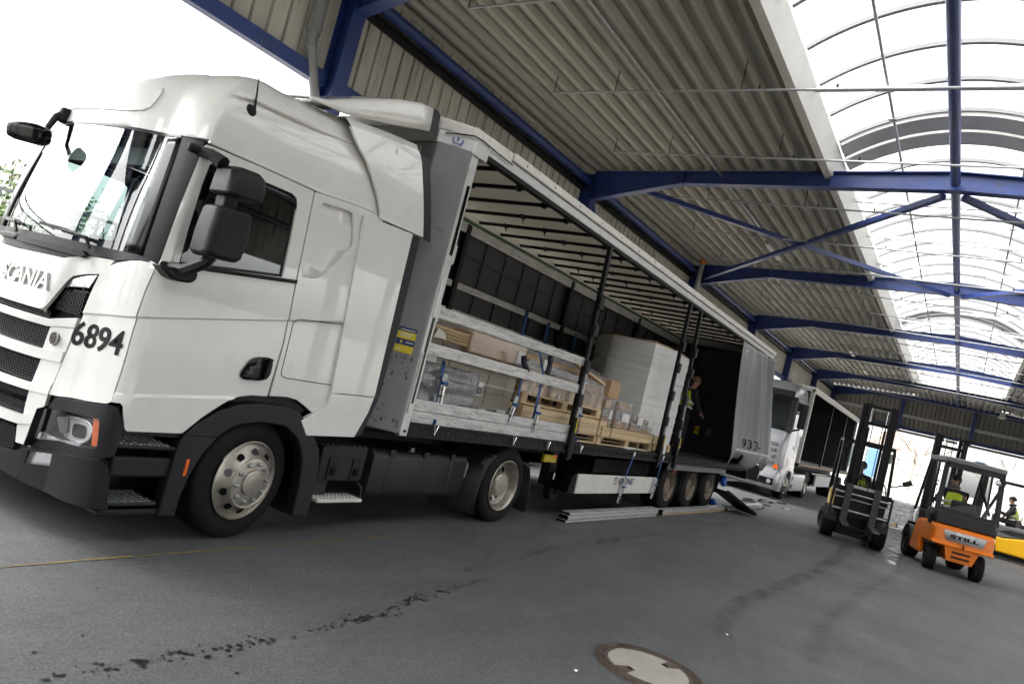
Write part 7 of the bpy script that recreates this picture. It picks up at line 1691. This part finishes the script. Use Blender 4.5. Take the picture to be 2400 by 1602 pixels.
# ================================================================ OUTSIDE
def yard():
    z = .004; xi0, xi1, yi0, yi1 = -9, 48.5, -11, 4.6; R = 600
    mb = MB().add([(-R, -R, z), (R, -R, z), (R, R, z), (-R, R, z), (xi0, yi0, z), (xi1, yi0, z), (xi1, yi1, z), (xi0, yi1, z)], [(0, 1, 5, 4), (1, 2, 6, 5), (2, 3, 7, 6), (3, 0, 4, 7)])
    tag(mb.build('yard_paving', 'concrete'), 'pale paving of the yard around the hall', None, kind='structure')
yard()
hs_ = thing('house', 'brick house with reddish roof far beyond the hall opening', 'house', (140, 4.5, 0), world=True)
MB().bb(136, 146, 3, 10.2, 0, 6.6).build('wall', 'house_wall', hs_)
MB().prism([(2.4, 6.4), (6.6, 9.6), (10.8, 6.4)], 135.6, 146.4, 'x').build('roof', 'house_roof_hazy', hs_)
for y in (4, 6, 8): MB().bb(135.9, 136, y, y+1.1, 3.6, 5.2).build('window', 'dark_glass', hs_)
ct = thing('box_trailer', 'pale grey ribbed box trailer parked outside on the right', 'trailer', (62, -12, 0), world=True)
MB().bb(60, 62.5, -19, -6.4, 1.1, 4.25).build('box', 'container_grey', ct)
for i in range(24): MB().bb(59.95, 60, -6.9-.5*i, -6.7-.5*i, 1.2, 4.15).build('rib', 'container_grey', ct)
for y in (-8, -9.3, -10.6): MB().lathe([(.3, 0), (.48, .02), (.5, .1), (.5, .3)], 20, frame((60.05, y, .5), (0, -1, 0), (0, 0, 1))).build('wheel', 'rubber', ct)
bt = thing('box_truck', 'small white and blue box truck standing in the yard', 'truck', (70, 4, 0), world=True)
MB().bb(68, 74, 1.9, 4.1, 1.0, 4.0).build('box', 'outside_white', bt, bevel=.04); MB().bb(67.96, 68.0, 2.0, 2.9, 1.2, 3.8).build('side_stripe', 'far_blue_hazy', bt)
MB().bb(74.05, 75.8, 2.0, 4.0, .6, 2.9).build('cab', 'outside_white', bt, bevel=.1)
for x in (69.5, 75): MB().lathe([(.25, 0), (.46, .02), (.48, .1), (.48, .28)], 20, frame((x, 1.95, .48), (1, 0, 0), (0, 0, 1))).build('wheel', 'rubber', bt)
# yard fence far away
fe = thing('yard_fence', 'thin metal fence far away beside the white pallet stacks', 'fence', (92, 6, 0), world=True)
for i in range(40): MB().bb(92, 92.06, 2.2+i*.3, 2.24+i*.3, 0, 2.2).build('fence_bar', 'fence_metal', fe)
for z in (.4, 1.9): MB().bb(91.97, 92.0, 2, 14.4, z, z+.06).build('fence_rail', 'fence_metal', fe)
def bare_tree(x, y, h, seed, label):
    rnd = random.Random(seed); t = thing('bare_tree', label, 'tree', (x, y, 0), world=True, group='bare trees beyond the yard')
    tr_, tw = MB(), MB()
    def grow(p, d, L, r, lv):
        q = p+d*L; mid = p+d*L*.5+Vector((rnd.uniform(-.1, .1), rnd.uniform(-.1, .1), 0))*L
        (tr_ if lv < 1 else tw).tube([p, mid, q], [r, r*.85, r*.7], 5, cap=False)
        if lv >= 5: return
        for k in range(2 if lv else 4):
            a = rnd.uniform(0, 2*pi); tilt = rnd.uniform(.3, .75); o = d.orthogonal().normalized(); o = Matrix.Rotation(a, 3, d) @ o
            grow(p+d*L*rnd.uniform(.55, 1) if k else q, (d*cos(tilt)+o*sin(tilt)).normalized(), L*rnd.uniform(.6, .8), r*.62, lv+1)
    grow(Vector((x, y, 0)), Vector((0, 0, 1)), h*.34, h*.018, 0)
    tr_.build('trunk', 'bark', t); tw.build('crown', 'bark', t)
for x, y, h, sd_, lab in ((112, .9, 12, 1, 'tall bare tree behind the white pallet stacks'), (105, -9.5, 9.5, 2, 'bare tree right of the orange forklift mast'), (118, -12, 10, 3, 'smaller bare tree at the right edge beyond the yard'), (125, 10, 10, 4, 'bare tree left of the house')): bare_tree(x, y, h, sd_, lab)
# embankment side: fence, railing and shrubs left of the hall
gf = thing('garden_fence', 'grey metal fence in front of the shrubs left of the white truck', 'fence', (0, 8, 0), world=True)
MB().bb(-14, 30, 7.85, 8.15, 0, 1.0).build('plinth', 'concrete', gf)
for i in range(150): MB().bb(-14+i*.29, -13.965+i*.29, 7.98, 8.015, 1.0, 2.55).build('fence_bar', 'fence_metal', gf)
for z in (1.1, 2.55): MB().bb(-14, 30, 7.97, 8.03, z, z+.05).build('fence_rail', 'fence_metal', gf)
hr = thing('handrail', 'slim grey rail above the shrubs left of the white truck', 'railing', (0, 11.5, 0), world=True)
MB().tube([(-10, 11.5, 3.16), (2.35, 11.5, 3.16)], .035, 8).build('rail', 'fence_metal', hr)
for x in (-8, -4, 0, 2.2): MB().tube([(x, 11.5, 0), (x, 11.5, 3.16)], .03, 6).build('rail_post', 'fence_metal', hr)
def shrub(x, y, rx, rz, label, seed, n=1500):
    rnd = random.Random(seed); t = thing('shrub', label, 'shrub', (x, y, 0), world=True, group='shrubs behind the fence'); a, b, c = MB(), MB(), MB()
    for i in range(9):
        d = Vector((rnd.uniform(-.7, .7)*rx, rnd.uniform(-.4, .4), rz*rnd.uniform(.7, 1.25))); c.tube([(x, y, 0), (x+d.x*.4, y+d.y*.4, d.z*.5), (x+d.x, y+d.y, d.z)], [.03, .018, .004], 5, cap=False)
    for i in range(n):
        u = Vector((rnd.gauss(0, 1), rnd.gauss(0, 1), rnd.gauss(0, 1))).normalized()*rnd.random()**.4
        p = Vector((x+u.x*rx*rnd.uniform(.8, 1.1), y+u.y*.8, max(.1, rz*.55+u.z*rz*.55))); s = rnd.uniform(.03, .075)
        e1 = Vector((rnd.gauss(0, 1), rnd.gauss(0, 1), rnd.gauss(0, 1))).normalized()*s; e2 = e1.orthogonal().normalized()*s*.6
        (a if rnd.random() < (.9 if p.z > 1.9 else .45) else b).add([p-e1, p+e2, p+e1, p-e2], [(0, 1, 2, 3)])
    a.build('foliage', 'leaf', t); b.build('dry_foliage', 'leaf_brown', t); c.build('stems', 'bark', t)
for i, (x, lab) in enumerate(((-4.5, 'shrub farthest left behind the fence, hidden past the cab'), (-1.6, 'second shrub behind the fence left of the cab'), (.9, 'green and brown shrub just left of the windscreen'), (3.5, 'shrub behind the fence hidden by the white cab'))):
    shrub(x, 9.2, 1.6, 2.75, lab, 60+i)
shrub(1.3, 8.75, 2.2, 2.9, 'dense leafy climber on the fence at the left picture edge', 77, 4200)
bare_tree(-8, 30, 9, 9, 'bare tree far left behind the fence')
